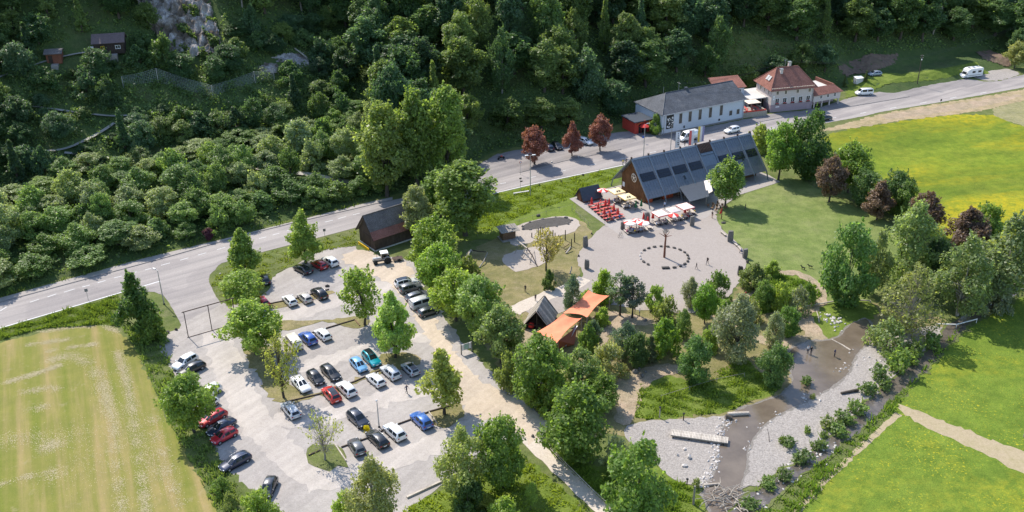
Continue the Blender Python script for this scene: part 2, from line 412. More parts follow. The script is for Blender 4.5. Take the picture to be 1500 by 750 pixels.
def tiles(name, a, b, c3, sx=1.0, moss=None):
    t = NT(name)
    v = t.n('ShaderNodeTexVoronoi', feature='F1'); t.l(t.mapped((2.8*sx, 2.8*sx, 2.8*sx)), v.inputs['Vector'])
    k = t.ramp(v.outputs['Color'], [(.2, a), (.5, b), (.8, c3)])
    d = t.ramp(t.noise(.35, 5, .7), [(.3, (.7, .7, .7)), (.7, (1.2, 1.2, 1.2))])
    c = t.mix(1.0, k, d, 'MULTIPLY')
    if moss: c = t.mix(t.ramp(t.noise(.5, 5, .7), [(.55, (0, 0, 0)), (.7, (.7, .7, .7))]), c, moss)
    w = t.n('ShaderNodeTexWave', wave_type='BANDS', bands_direction='Z', wave_profile='SAW'); t.l(t.co(), w.inputs[0])
    w.inputs['Scale'].default_value = 1.1
    t.col(c).bump(w.outputs['Fac'], .8, .06).set(Roughness=.8, Specular_IOR_Level=.25)
    return t.m
M['grey_tiles'] = tiles('grey_roof_tiles', (.1, .085, .08), (.15, .135, .13), (.22, .2, .19), 1, (.2, .19, .16))
M['dark_tiles'] = tiles('dark_roof_tiles', (.055, .062, .074), (.085, .092, .105), (.12, .127, .14), 1, (.15, .15, .155))
M['red_tiles'] = tiles('red_roof_tiles', (.19, .078, .055), (.25, .108, .08), (.32, .15, .12), 1)
M['dull_red_tiles'] = tiles('dull_red_roof_tiles', (.21, .085, .065), (.27, .12, .095), (.33, .16, .13), 1)
M['white_wall'] = plain('pale_render', (.52, .56, .61), .85, 0, .06)
M['pink_wall'] = plain('pinkish_render', (.56, .49, .45), .85, 0, .06)
M['mauve_wall'] = plain('mauve_plinth', (.33, .25, .27), .85, 0, .08)
M['stone_wall'] = earth('stone_walling', g3((.3, .26, .2), (.42, .37, .3)), g3((.22, .19, .15), (.45, .4, .33)), .5, 2.5, .6, .8, .06)
M['white'] = plain('white_paint', (.78, .77, .75), .5, 0, .04)
M['cream'] = plain('cream_fabric', (.72, .62, .5), .8, 0, .05)
M['white_fabric'] = plain('white_fabric', (.80, .70, .64), .85, 0, .05)
M['yellow_fabric'] = plain('yellow_fabric', (.74, .50, .14), .85, 0, .06)
M['pale_yellow'] = plain('pale_yellow_fabric', (.80, .68, .40), .85, 0, .06)
M['red_fabric'] = plain('red_fabric', (.60, .045, .035), .8, 0, .1)
M['green_fabric'] = plain('green_fabric', (.03, .13, .05), .8, 0, .1)
M['red'] = plain('red_paint', (.5, .06, .04), .6, 0, .15)
M['orange_red'] = plain('orange_red_panel', (.42, .085, .03), .6, 0, .15)
M['blue'] = plain('blue_paint', (.05, .12, .45), .5)
M['yellow'] = plain('yellow_paint', (.75, .5, .02), .5)
M['black'] = plain('black_trim', (.012, .012, .013), .55)
M['dark_metal'] = plain('dark_metal', (.05, .05, .052), .5, .5)
M['net'] = plain('net_wire', (.34, .38, .38), .6, .2)
M['steel'] = plain('galvanised_steel', (.42, .43, .44), .45, .6)
M['rust'] = plain('rusty_steel', (.075, .05, .042), .8, .2, .25)
M['rubber'] = plain('rubber', (.018, .018, .019), .85)
M['rim'] = plain('alloy_rim', (.42, .43, .45), .35, .8)
M['glass'] = plain('car_glass', (.015, .02, .024), .06, 0, .1, .6)
M['window'] = plain('window_glass', (.03, .035, .035), .12, 0, .3, .6)
M['lamp_lens'] = plain('lamp_lens', (.65, .66, .68), .15)
M['tail_lens'] = plain('tail_lens', (.32, .012, .012), .25)
def objcol(name, rough, coat=0.0, metal=0.0, var=.06, sss=False):
    t = NT(name); oi = t.n('ShaderNodeObjectInfo')
    k = t.ramp(t.noise(3, 5, .65), [(.3, (1-var,)*3), (.7, (1+var,)*3)])
    t.col(t.mix(1.0, oi.outputs['Color'], k, 'MULTIPLY')).set(Roughness=rough, Coat_Weight=coat, Metallic=metal, Coat_Roughness=.05)
    return t.m
M['car_paint'] = objcol('car_paint', .35, .9, .15)
M['cloth'] = objcol('cloth', .85, 0, 0, .12)
M['trousers'] = plain('dark_trousers', (.035, .04, .06), .85)
M['skin'] = plain('skin', (.5, .31, .22), .6)
M['hair'] = plain('hair', (.06, .04, .028), .7)
M['sail'] = (lambda t: (t.col(t.mix(1.0, (.80, .235, .115), t.ramp(t.noise(.8, 4, .6), [(.3, (.85,)*3), (.7, (1.1,)*3)]), 'MULTIPLY')).set(Roughness=.8), t.m)[1])(NT('orange_sailcloth'))
def leafmat(name, trans=.58, lo=.65, hi=1.45, gloss=.42, tone=(2.65, 2.2, 3.0)):
    t = NT(name); oi = t.n('ShaderNodeObjectInfo'); ge = t.n('ShaderNodeNewGeometry')
    r = ge.outputs['Random Per Island']
    k = t.ramp(r, [(0, (lo, lo, lo)), (.7, (1, 1, 1)), (1, (hi, hi*.98, hi*.85))])
    c = t.mix(1.0, oi.outputs['Color'], k, 'MULTIPLY')
    c = t.mix(1.0, c, tone, 'MULTIPLY')
    h = t.ramp(oi.outputs['Random'], [(0, (.9, .93, .95)), (.5, (1, 1, 1)), (1, (1.1, 1.07, 1.0))])
    c = t.mix(1.0, c, h, 'MULTIPLY')
    t.col(c).set(Roughness=gloss, Specular_IOR_Level=.35)
    tr = t.n('ShaderNodeBsdfTranslucent'); t.l(t.mix(1.0, c, (1.5, 1.5, .7), 'MULTIPLY'), tr.inputs[0])
    mx = t.n('ShaderNodeMixShader'); mx.inputs[0].default_value = trans
    t.l(t.b.outputs[0], mx.inputs[1]); t.l(tr.outputs[0], mx.inputs[2]); t.l(mx.outputs[0], t.out.inputs[0])
    return t.m
M['leaf'] = leafmat('leaf'); M['grass'] = leafmat('grass_blade', .4, .75, 1.25, .8, (1.75, 1.5, 1.6))
M['copper_leaf'] = leafmat('copper_leaf', .4, tone=(1.5, 1.6, 1.5))
M['straw_bit'] = plain('straw', (.42, .36, .21), .9, 0, .2)
def _water():
    t = NT('shallow_stream_water')
    c = t.ramp(t.noise(.25, 4, .6), [(.35, (.115, .09, .066)), (.65, (.165, .132, .098))])
    t.col(c).bump(t.noise(2.0, 5, .65), .28, .08).set(Roughness=.05, Specular_IOR_Level=.5)
    return t.m
M['water'] = _water()
def _brook():
    t = NT('brook_water')
    c = t.ramp(t.noise(.8, 5, .7), [(.35, (.07, .06, .05)), (.6, (.13, .11, .09)), (.75, (.24, .21, .18))])
    t.col(c).bump(t.noise(3.5, 4, .6), .35, .08).set(Roughness=.07, Specular_IOR_Level=.5)
    return t.m
M['brook'] = _brook()
M['wet_gravel'] = earth('wet_gravel', g3((.16, .14, .12), (.21, .19, .165)), g3((.11, .1, .085), (.2, .18, .155), (.33, .3, .27)), .2, 2.5, .6, .7, .1, None, .5)
# ------------------------------------------------------------------ ground
def densify(pts, step=.8, jit=.2, closed=True, seed=1):
    r = random.Random(seed); out = []
    n = len(pts)
    for i in range(n if closed else n-1):
        a = Vector(pts[i]); b = Vector(pts[(i+1) % n]); L = (b-a).length
        k = max(1, min(60, int(L/step)))
        for j in range(k):
            p = a.lerp(b, j/k)
            if j or jit: p = p + Vector((r.gauss(0, jit), r.gauss(0, jit), 0))
            out.append(p)
    if not closed: out.append(Vector(pts[-1]))
    return out
def chaikin(pts, it=2, closed=True):
    pts = [Vector(p) for p in pts]
    for _ in range(it):
        o = []
        n = len(pts)
        if not closed: o.append(pts[0])
        for i in range(n if closed else n-1):
            a, b = pts[i], pts[(i+1) % n]
            o += [a.lerp(b, .25), a.lerp(b, .75)]
        if not closed: o.append(pts[-1])
        pts = o
    return pts
LAY = [0]
def sheet(name, world, level, m, kind='structure', z=None):
    LAY[0] += 1                                       # every sheet a little above the one laid before it
    zz = level*.004 + LAY[0]*.0009 if z is None else z
    vs = [Vector((p[0], p[1], zz)) for p in world]
    tri = tessellate_polygon([vs])
    area = sum((vs[i].xy-vs[j].xy).length for i, j in zip(range(len(vs)), range(1, len(vs))))
    fs = []
    for a, b, c in tri:
        n = (vs[b]-vs[a]).cross(vs[c]-vs[a])
        fs.append((a, b, c) if n.z > 0 else (a, c, b))
    me = bpy.data.meshes.new(name); me.from_pydata(vs, [], fs); me.update(); me.materials.append(m)
    o = bpy.data.objects.new(name, me); C.objects.link(o)
    return tag(o, kind=kind)
def zone(name, px, level, m, jit=.18, smooth=1, step=.8):
    w = [at(*p) for p in px]
    if smooth: w = chaikin(w, smooth)
    return sheet(name, densify(w, step, jit, seed=len(px)*7+level), level, m)
def ribbon_pts(world, width, jit=0.0, seed=3):
    r = random.Random(seed); L = []; R = []
    for i, p in enumerate(world):
        d = world[min(i+1, len(world)-1)] - world[max(i-1, 0)]
        n = Vector((-d.y, d.x, 0)).normalized()
        wd = width[i] if isinstance(width, list) else width
        L.append(p + n*(wd/2 + r.gauss(0, jit))); R.append(p - n*(wd/2 + r.gauss(0, jit)))
    return L + R[::-1]
def ribbon(name, px, width, level, m, jit=.12, smooth=2):
    w = chaikin([at(*p) for p in px], smooth, False)
    w = densify(w, .8, 0, False)
    return sheet(name, ribbon_pts(w, width, jit, len(px)), level, m)
def strip_prism(name, world, w, h, m, z0=0.0, parent=None):
    """raised strip (kerb, beam on the ground) along a polyline"""
    n = len(world); b = MB(); vs = []
    for i, p in enumerate(world):
        d = world[min(i+1, n-1)] - world[max(i-1, 0)]
        q = Vector((-d.y, d.x, 0)).normalized()*(w/2)
        vs += [(p.x+q.x, p.y+q.y, z0), (p.x-q.x, p.y-q.y, z0), (p.x-q.x, p.y-q.y, z0+h), (p.x+q.x, p.y+q.y, z0+h)]
    fs = [(3, 2, 1, 0), (4*n-4, 4*n-3, 4*n-2, 4*n-1)]
    for i in range(n-1):
        for k in range(4): fs.append((4*i+k, 4*i+(k+1) % 4, 4*i+4+(k+1) % 4, 4*i+4+k))
    b.add(vs, fs)
    return b.build(name, m, parent)

S = 4000
tag(MB().add([(-S, -1500, 0), (S, -1500, 0), (S, S, 0), (-S, S, 0)], [(0, 1, 2, 3)]).build('ground', M['rough_grass']), kind='structure')

# hillside: grid behind the foot line
def make_hill():
    xs = np.concatenate([np.arange(-900, -170, 30), np.arange(-170, 220, 1.5), np.arange(220, 950, 30)])
    ys = np.concatenate([np.arange(100, 380, 1.5), np.arange(380, 900, 26)])
    X, Y = np.meshgrid(xs, ys); D = foot_dist(X, Y); Z = hill(X, Y)
    Z = np.where(D > 0, Z + .006, -0.4)
    nx, ny = len(xs), len(ys)
    idx = np.arange(nx*ny).reshape(ny, nx)
    q = np.stack([idx[:-1, :-1], idx[:-1, 1:], idx[1:, 1:], idx[1:, :-1]], -1).reshape(-1, 4)
    keep = (D.reshape(-1)[q] > -1.6).any(1); q = q[keep]
    used = np.unique(q); re = np.full(nx*ny, -1); re[used] = np.arange(len(used))
    co = np.stack([X, Y, Z], -1).reshape(-1, 3)[used]
    me = bpy.data.meshes.new('hillside'); me.from_pydata(co.tolist(), [], re[q].tolist())
    me.polygons.foreach_set('use_smooth', np.ones(len(q), bool)); me.update(); me.materials.append(M['forest_floor'])
    o = bpy.data.objects.new('hillside', me); C.objects.link(o); tag(o, kind='structure')
make_hill()

# fields
zone('hay_field', [(-260, 590), (-60, 520), (60, 486), (110, 478), (150, 477), (178, 486), (200, 512), (224, 562), (250, 622), (288, 692), (318, 745), (345, 830), (100, 980), (-500, 980)], 1, M['hay'], .25)
zone('buttercup_meadow', [(1200, 205), (1220, 194), (1290, 181), (1437, 163), (1500, 187), (1640, 222), (1900, 300), (1800, 440), (1500, 372), (1400, 360), (1320, 330), (1260, 270)], 1, M['flowers'], .4)
zone('pale_field', [(1440, 163), (1500, 146), (1640, 113), (1850, 150), (1700, 240), (1500, 186)], 2, M['pale_field'], .3)
zone('green_meadow', [(1392, 500), (1420, 480), (1470, 450), (1560, 400), (1800, 420), (2000, 560), (2000, 980), (1150, 980), (1120, 830), (1185, 735), (1245, 668), (1318, 594), (1350, 545)], 1, M['meadow'], .35)
zone('farm_track', [(1312, 590), (1336, 598), (1420, 631), (1500, 663), (1640, 720), (1640, 752), (1500, 693), (1420, 654), (1330, 614)], 2, M['track'], .22)
ribbon('wheel_track', [(1160, 760), (1190, 722), (1240, 674), (1290, 630), (1316, 606)], .9, 2, M['track'], .09)
zone('soil_strip', [(1190, 193), (1250, 178), (1291, 166), (1443, 141), (1500, 131), (1640, 106), (1660, 122), (1500, 147), (1437, 163), (1360, 172), (1288, 181), (1240, 190)], 2, M['straw'], .3)
zone('bare_soil', [(1290, 168), (1400, 152), (1490, 138), (1500, 142), (1430, 158), (1340, 171), (1295, 176)], 3, M['soil'], .35)
zone('park_ground', [(700, 400), (760, 435), (850, 425), (900, 440), (1060, 450), (1100, 400), (1210, 445), (1290, 440), (1400, 470), (1390, 500), (1200, 560), (1060, 620), (920, 640), (860, 640), (790, 620), (740, 560), (690, 470)], 1, M['dry_lawn'], .4)
zone('park_lawn', [(1052, 330), (1058, 305), (1090, 285), (1125, 262), (1170, 260), (1215, 288), (1300, 325), (1330, 345), (1300, 420), (1262, 440), (1215, 446), (1180, 440), (1150, 425), (1100, 408), (1085, 372)], 2, M['lawn'], .3)
zone('road_verge', [(600, 330), (715, 286), (780, 272), (913, 243), (920, 262), (850, 292), (838, 300), (868, 345), (850, 362), (850, 372), (720, 350), (690, 350), (650, 360)], 1, M['green_grass'], .25)
zone('playground_lawn', [(680, 400), (690, 365), (730, 348), (760, 330), (850, 318), (872, 345), (852, 365), (850, 400), (838, 418), (760, 438), (720, 420)], 2, M['dry_lawn'], .25)
zone('creek_bank_grass', [(925, 610), (935, 560), (960, 540), (1010, 560), (1060, 555), (1090, 520), (1130, 560), (1150, 572), (1100, 590), (1060, 606), (1000, 611), (950, 616)], 2, M['green_grass'], .3)
zone('inlet_grass', [(1180, 460), (1210, 444), (1260, 438), (1290, 448), (1285, 466), (1250, 474), (1225, 492), (1200, 498), (1192, 480)], 2, M['green_grass'], .3)
zone('mound_grass', [(1140, 402), (1170, 400), (1196, 418), (1204, 436), (1190, 450), (1150, 452), (1120, 440), (1100, 470), (1090, 440), (1110, 410)], 3, M['green_grass'], .3)
zone('foreground_grass', [(590, 745), (640, 720), (700, 690), (770, 668), (830, 722), (880, 770), (860, 840), (560, 840)], 2, M['green_grass'], .25)
zone('foreground_verge', [(800, 662), (830, 655), (880, 690), (930, 660), (1000, 705), (1030, 720), (1040, 800), (930, 800)], 1, M['green_grass'], .25)

# roads
ROAD_LO = [(-300, 578), (-150, 524), (0, 481), (173, 430), (235, 412), (320, 387), (378, 371), (475, 346), (524, 333), (600, 312), (715, 284), (780, 269), (913, 241), (1000, 222), (1100, 201), (1194, 182), (1267, 169), (1291, 163), (1443, 138), (1500, 128), (1700, 95), (2200, 20)]
ROAD_HI = [(-300, 531), (-150, 484), (0, 443), (230, 381), (361, 344), (425, 328), (520, 306), (540, 301), (575, 293), (640, 281), (705, 267), (761, 253), (827, 236), (910, 219), (967, 206), (1037, 193), (1143, 173), (1247, 156), (1332, 142), (1500, 113), (1700, 80), (2200, 5)]
road = sheet('road', [at(*p) for p in ROAD_LO] + [at(*p) for p in reversed(ROAD_HI)], 5, M['asphalt'])
zone('access_road', [(172, 436), (235, 408), (330, 380), (318, 392), (305, 406), (309, 422), (325, 448), (350, 478), (354, 488), (276, 497), (262, 470), (250, 446), (234, 428), (205, 428)], 4, M['asphalt'], .06)
zone('forecourt', [(650, 284), (700, 241), (733, 223), (800, 214), (842, 209), (893, 195), (925, 192), (968, 199), (1088, 176), (1128, 166), (1190, 161), (1235, 146), (1279, 136), (1373, 120), (1405, 113), (1455, 122), (1500, 108), (1700, 76), (1700, 90), (1500, 122), (1332, 150), (1143, 182), (967, 214), (827, 245), (705, 276)], 3, M['forecourt'], .12)
zone('gravel_yard', [(1366, 100), (1400, 92), (1428, 87), (1450, 95), (1490, 104), (1495, 110), (1450, 121), (1415, 110), (1390, 106)], 4, M['river_gravel'], .2)
dash_px = [(0, 456, 10, 450), (44.2, 443, 57, 438.7), (69.7, 435.3, 82.5, 430.8), (94.2, 428.3, 109.2, 423.7), (120.3, 420.8, 131.7, 418), (143, 414.7, 154.7, 411.2), (167.2, 407.5, 178.3, 404.7), (190, 401.3, 200.8, 398.3), (212.5, 395.8, 221.7, 393.3), (236, 389, 249, 385.5), (264, 381.5, 276, 378), (290, 374, 302, 370.5), (318, 366, 330, 362.5), (352, 356, 362, 353.4), (379.8, 349.8, 390, 347.4), (399.5, 344.5, 409.2, 341.9), (420, 338.5, 431, 336), (440, 334, 452, 330.5), (460.5, 328.4, 467.8, 326.9), (476, 325.5, 487.8, 322.8), (495.6, 320.5, 506.8, 317.5), (517, 315, 527, 312.5)]
for i in range(20):
    x = 600+i*44; y0 = 297-(x-600)*.2075 if x < 1100 else 193.3-(x-1100)*.168
    dash_px.append((x, y0, x+9, y0-1.75))
for x0, y0, x1, y1 in dash_px:
    a, b = at(x0, y0), at(x1, y1); n = Vector((-(b-a).y, (b-a).x, 0)).normalized()*.07
    o = MB().add([Vector((p.x, p.y, .055)) for p in (a-n, b-n, b+n, a+n)], [(0, 1, 2, 3)]).build('lane_dash', M['paint'], road)
lo = [at(*p) for p in [(722, 283.5), (780, 270), (913, 242), (1000, 223), (1100, 202)]]
strip_prism('road_edge_kerb', densify(lo, 3, 0, False), .45, .05, M['pale_kerb'], .0); bpy.data.objects['road_edge_kerb']['kind'] = 'structure'
zone('road_edge_path', [(1190, 184), (1267, 170), (1291, 164), (1370, 151), (1443, 138.5), (1500, 128), (1500, 125), (1443, 135), (1370, 148), (1300, 158), (1267, 165)], 6, M['pavement'], .05, 0)
lo = [at(*p) for p in ROAD_LO[1:5]]
strip_prism('road_edge_line', densify(lo, 3, 0, False), .22, .006, M['paint'], .045)['kind'] = 'structure'
KERB = [at(*p) for p in ROAD_HI]
for nm, a, b in (('road_kerb', 1, 9), ('forecourt_kerb', 11, 14), ('roadside_kerb', 15, 19)):
    strip_prism(nm, densify(KERB[a:b], 3, 0, False), .22, .14, M['kerb'], .0)['kind'] = 'structure'
side = [at(*p) for p in [(-150, 476), (0, 437), (207, 380), (334, 349), (422, 327), (520, 302), (548, 295), (575, 289)]]
b = MB()
kin = [p + (q-p).normalized()*.11 for p, q in zip(KERB[1:9], side)]
vs = [(p.x, p.y, .11) for p in densify(side, 4, 0, False)]
sheet('pavement', [(p.x, p.y) for p in densify(KERB[1:9], 4, 0, False)] + [(p[0], p[1]) for p in reversed(vs)], 0, M['pavement'], z=.11)

# car park
zone('car_park', [(236, 500), (256, 482), (266, 474), (330, 444), (350, 436), (392, 432), (396, 404), (440, 384), (455, 371), (490, 361), (522, 361), (545, 376), (602, 376), (618, 418), (652, 468), (692, 520), (740, 565), (795, 605), (806, 640), (775, 652), (742, 640), (702, 680), (650, 712), (600, 740), (560, 800), (430, 790), (388, 735), (348, 706), (318, 665), (299, 620), (274, 578), (254, 548), (242, 524)], 3, M['lot'], .3)
ribbon('gravel_lane', [(316, 482), (330, 530), (352, 580), (384, 630), (430, 676), (480, 704)], [4.8]*200, 4, M['lane'], .35)
ribbon('gravel_lane', [(380, 478), (440, 458), (500, 438), (560, 420), (610, 405)], [4.2]*200, 5, M['lane'], .35)
ribbon('gravel_lane', [(350, 535), (430, 545), (500, 520), (580, 500), (660, 488)], [3.2]*200, 5, M['lane'], .35)
ribbon('gravel_lane', [(400, 618), (470, 612), (540, 590), (610, 570), (690, 562)], [4.2]*200, 6, M['lane'], .35)
ribbon('gravel_lane', [(450, 712), (530, 694), (610, 660), (690, 630), (742, 600)], [4.2]*200, 7, M['lane'], .35)
zone('sandy_drive', [(560, 378), (600, 382), (622, 440), (652, 492), (690, 548), (730, 574), (762, 590), (798, 612), (800, 640), (772, 650), (735, 610), (700, 618), (672, 590), (655, 560), (640, 520), (610, 470), (580, 420), (520, 392), (495, 376), (530, 364)], 8, M['sandy_lane'], .35)
def island(px, m='dry_lawn', jit=.3, lev=10): return zone('grass_island', px, lev, M[m], jit)
zone('junction_verge', [(324, 389), (350, 380), (378, 374), (440, 357), (480, 347), (522, 337), (530, 352), (522, 362), (490, 362), (455, 372), (440, 385), (398, 404), (392, 432), (350, 440), (335, 452), (322, 440), (310, 420), (307, 406)], 9, M['rough_grass'], .15)
island([(350, 516), (372, 502), (396, 504), (402, 536), (420, 560), (445, 572), (434, 586), (402, 592), (388, 575), (376, 540)])
island([(418, 587), (470, 574), (520, 556), (562, 538), (566, 543), (520, 563), (470, 581), (420, 593)], 'dry_lawn')
island([(550, 524), (575, 516), (604, 516), (622, 526), (606, 536), (575, 544), (562, 538)])
island([(443, 670), (452, 656), (474, 650), (498, 652), (512, 672), (505, 684), (478, 690), (455, 684)], 'rough_grass')
island([(624, 604), (652, 592), (672, 590), (684, 608), (660, 622), (640, 626)])
island([(392, 470), (470, 470), (535, 462), (545, 474), (520, 484), (478, 470), (455, 476), (410, 488)], 'dry_lawn', .1)
island([(390, 447), (440, 437), (484, 424), (492, 430), (440, 445), (392, 456)], 'dry_lawn', .1)
zone('weedy_edge', [(200, 478), (236, 500), (244, 526), (256, 550), (276, 580), (300, 622), (320, 668), (350, 710), (390, 740), (345, 800), (318, 745), (288, 692), (250, 622), (224, 562), (200, 512)], 2, M['rough_grass'], .3)
zone('gravel_pullout', [(232, 500), (250, 486), (272, 480), (280, 500), (296, 560), (320, 620), (350, 680), (340, 700), (318, 664), (299, 620), (274, 578), (254, 548), (240, 520)], 4, M['lot'], .2)

# park surfaces
HO = Vector((30.1, 199.3, 0)); HA = math.radians(27.7); HU = Vector((math.cos(HA), math.sin(HA), 0)); HV = Vector((-HU.y, HU.x, 0))
def HL(u, v, z=0.0): return HO + HU*u + HV*v + Vector((0, 0, z))
sheet('plaza', densify(chaikin([at(*p) for p in [(884, 330), (868, 346), (850, 364), (844, 385), (856, 402), (846, 420), (800, 432), (764, 440), (766, 456), (800, 468), (872, 436), (905, 450), (1000, 462), (1058, 448), (1076, 424), (1090, 398), (1094, 380), (1082, 356), (1060, 340), (1048, 322), (1052, 304), (1040, 288), (1000, 296), (930, 310)]], 1), .8, .15), 6, M['plaza'])
sheet('terrace', [HL(u, v) for u, v in [(-12.6, 12.6), (-5.5, 13.2), (0, 13.4), (33.4, 13.4), (35.5, 1.0), (35, -3.4), (22, -4.6), (14, -8), (7.6, -10.7), (-13.2, -10.7), (-13.1, -4)]], 7, M['terrace'])
for px in ([(700, 356), (740, 346), (760, 342), (765, 352), (730, 376)],):
    pass
zone('sand_pit', [(729, 377), (762, 366), (790, 360), (806, 368), (806, 384), (770, 396), (752, 400)], 5, M['sand'], .15)
zone('pool_surround', [(742, 348), (756, 332), (778, 323), (820, 316), (846, 320), (850, 330), (838, 342), (805, 348), (775, 356), (752, 362)], 5, M['sand'], .15)
ribbon('park_path', [(856, 408), (835, 422), (800, 434), (770, 446), (752, 458)], 3.0, 9, M['path'])
ribbon('foot_path', [(772, 642), (800, 668), (830, 698), (870, 735), (915, 775), (960, 815)], 2.3, 4, M['path'], .1)
zone('sandy_clearing', [(890, 566), (915, 548), (940, 540), (990, 530), (1010, 545), (960, 552), (940, 570), (934, 600), (925, 620), (912, 628), (898, 610), (905, 590)], 3, M['soil'], .3)
zone('sandy_clearing', [(860, 470), (885, 455), (930, 460), (960, 470), (1000, 470), (980, 480), (930, 475), (890, 490), (880, 520), (865, 515)], 3, M['soil'], .3)
zone('sandy_clearing', [(760, 468), (800, 480), (830, 500), (820, 515), (780, 505), (752, 520), (740, 505), (755, 488)], 3, M['soil'], .3)
ribbon('sandy_trail', [(1140, 400), (1165, 398), (1188, 410), (1205, 430), (1200, 448), (1176, 460)], 2.0, 4, M['soil'], .25)
ribbon('sandy_trail', [(1072, 446), (1095, 440), (1110, 428), (1130, 418)], 2.2, 4, M['soil'], .2)
ribbon('sandy_trail', [(1172, 462), (1184, 476), (1192, 490), (1204, 502)], 3.2, 4, M['soil'], .25)
ribbon('sandy_trail', [(1030, 450), (1060, 470), (1090, 490), (1120, 500), (1160, 505)], 2.4, 2, M['soil'], .3)
ribbon('sandy_trail', [(1140, 510), (1165, 500), (1185, 500)], 4.5, 4, M['soil'], .3)

# stream, gravel banks, brook
zone('gravel_beach', [(911, 627), (936, 618), (1004, 613), (1057, 608), (1075, 612), (1062, 632), (1060, 655), (1058, 674), (1052, 697), (1035, 712), (1006, 711), (981, 702), (964, 682), (934, 654), (916, 646)], 3, M['river_gravel'], .15)
zone('gravel_bank', [(1078, 716), (1090, 692), (1090, 663), (1098, 642), (1114, 622), (1135, 607), (1175, 588), (1205, 573), (1226, 558), (1242, 544), (1250, 520), (1270, 505), (1300, 490), (1340, 480), (1375, 476), (1392, 484), (1376, 502), (1350, 520), (1320, 545), (1290, 572), (1262, 598), (1240, 620), (1212, 642), (1185, 662), (1155, 686), (1120, 712)], 3, M['river_gravel'], .2)
zone('gravel_bank', [(1182, 498), (1204, 502), (1226, 496), (1246, 478), (1262, 466), (1270, 470), (1250, 480), (1236, 496), (1210, 510), (1190, 512), (1162, 506), (1148, 520), (1140, 505), (1160, 494)], 3, M['river_gravel'], .15)
STREAM = chaikin([at(*p) for p in [(1270, 466), (1254, 471), (1241, 480), (1231, 494), (1206, 501), (1182, 500), (1164, 508), (1153, 518), (1156, 538), (1164, 562), (1146, 580), (1110, 591), (1094, 596), (1066, 608), (1064, 620), (1055, 634), (1054, 655), (1053, 676), (1044, 702), (1026, 722), (1040, 745), (1060, 790), (1085, 790), (1100, 742), (1092, 730), (1080, 716), (1093, 690), (1093, 663), (1101, 644), (1116, 624), (1136, 609), (1177, 590), (1205, 575), (1228, 560), (1244, 546), (1250, 524), (1264, 508), (1278, 496), (1276, 478)]], 2)
def grown(w, k):
    a = sum(p.x*q.y-q.x*p.y for p, q in zip(w, w[1:]+w[:1])); s_ = 1 if a > 0 else -1; o = []
    for i, p in enumerate(w):
        d = (w[(i+1) % len(w)]-w[i-1]).normalized(); o.append(p + Vector((d.y, -d.x, 0))*k*s_)
    return o
sheet('wet_gravel', densify(grown(STREAM, .38), .5, .16, seed=5), 4, M['wet_gravel'])
sheet('stream', densify(STREAM, .5, .07, seed=6), 5, M['water'])
BRK = [(1040, 830), (1075, 765), (1096, 742), (1141, 709), (1169, 688), (1197, 669), (1222, 649), (1250, 626), (1272, 604), (1300, 577), (1330, 552), (1358, 529), (1382, 501), (1396, 484), (1412, 470), (1432, 459), (1466, 438), (1500, 416), (1560, 380), (1700, 330), (2000, 240)]
ribbon('brook_bank', BRK, [3.1]*400, 5, M['rough_grass'], .3)
ribbon('brook', BRK, [2.3]*400, 6, M['brook'], .22)

# rock face, hill paths and clearings draped over the hillside
def drape(name, px, width, m, lift=.12):
    w = [hit(*p) for p in px]; w = chaikin(w, 2, False); w = densify(w, 1.0, 0, False)
    vs = []; fs = []
    for i, p in enumerate(w):
        d = w[min(i+1, len(w)-1)] - w[max(i-1, 0)]; n = Vector((-d.y, d.x, 0)).normalized()*width/2
        for q in (p+n, p-n): vs.append((q.x, q.y, hz(p.x, p.y)+lift))
        if i: fs.append((2*i-2, 2*i-1, 2*i+1, 2*i))
    return tag(MB().add(vs, fs).build(name, m), kind='structure')
drape('hill_path', [(-60, 226), (10, 222), (72, 222), (98, 218), (122, 206), (150, 192), (166, 180)], 2.0, M['hill_path'])
drape('hill_path', [(20, 152), (80, 160), (120, 165), (165, 171), (198, 168)], 1.9, M['hill_path'])
drape('hill_path', [(95, 224), (150, 228), (220, 236), (300, 240), (380, 246), (460, 256), (520, 268), (552, 274)], 2.3, M['hill_path'])
drape('hill_path', [(-40, 130), (5, 110), (40, 98), (70, 88), (100, 80), (140, 76)], 1.8, M['hill_path'])
def draped_patch(name, px, m, amp, nu=46, lift=.3, seed=1):
    """irregular patch of the hillside, raised and roughened"""
    r = np.random.default_rng(seed); poly = np.array([hit(*p)[:2] for p in px])
    x0, y0 = poly.min(0); x1, y1 = poly.max(0)
    xs = np.linspace(x0, x1, nu); ys = np.linspace(y0, y1, nu); X, Y = np.meshgrid(xs, ys)
    ins = inside(poly, X.ravel(), Y.ravel()).reshape(X.shape)
    Z = hill(X, Y); n = np.zeros_like(Z)
    for k in range(14):
        a = r.uniform(0, 6.28); f = r.uniform(.3, 2.6); n += np.abs(np.sin((X*math.cos(a)+Y*math.sin(a))*f+r.uniform(0, 6)))*(.5/f**.6)
    n += r.normal(0, .12, Z.shape)
    Z = Z + lift + amp*(n-n.mean())
    idx = np.arange(nu*nu).reshape(nu, nu)
    q = np.stack([idx[:-1, :-1], idx[:-1, 1:], idx[1:, 1:], idx[1:, :-1]], -1).reshape(-1, 4)
    q = q[ins.ravel()[q].all(1)]
    me = bpy.data.meshes.new(name); me.from_pydata(np.stack([X, Y, Z], -1).reshape(-1, 3).tolist(), [], q.tolist()); me.materials.append(m)
    o = bpy.data.objects.new(name, me); C.objects.link(o); return tag(o, kind='structure')
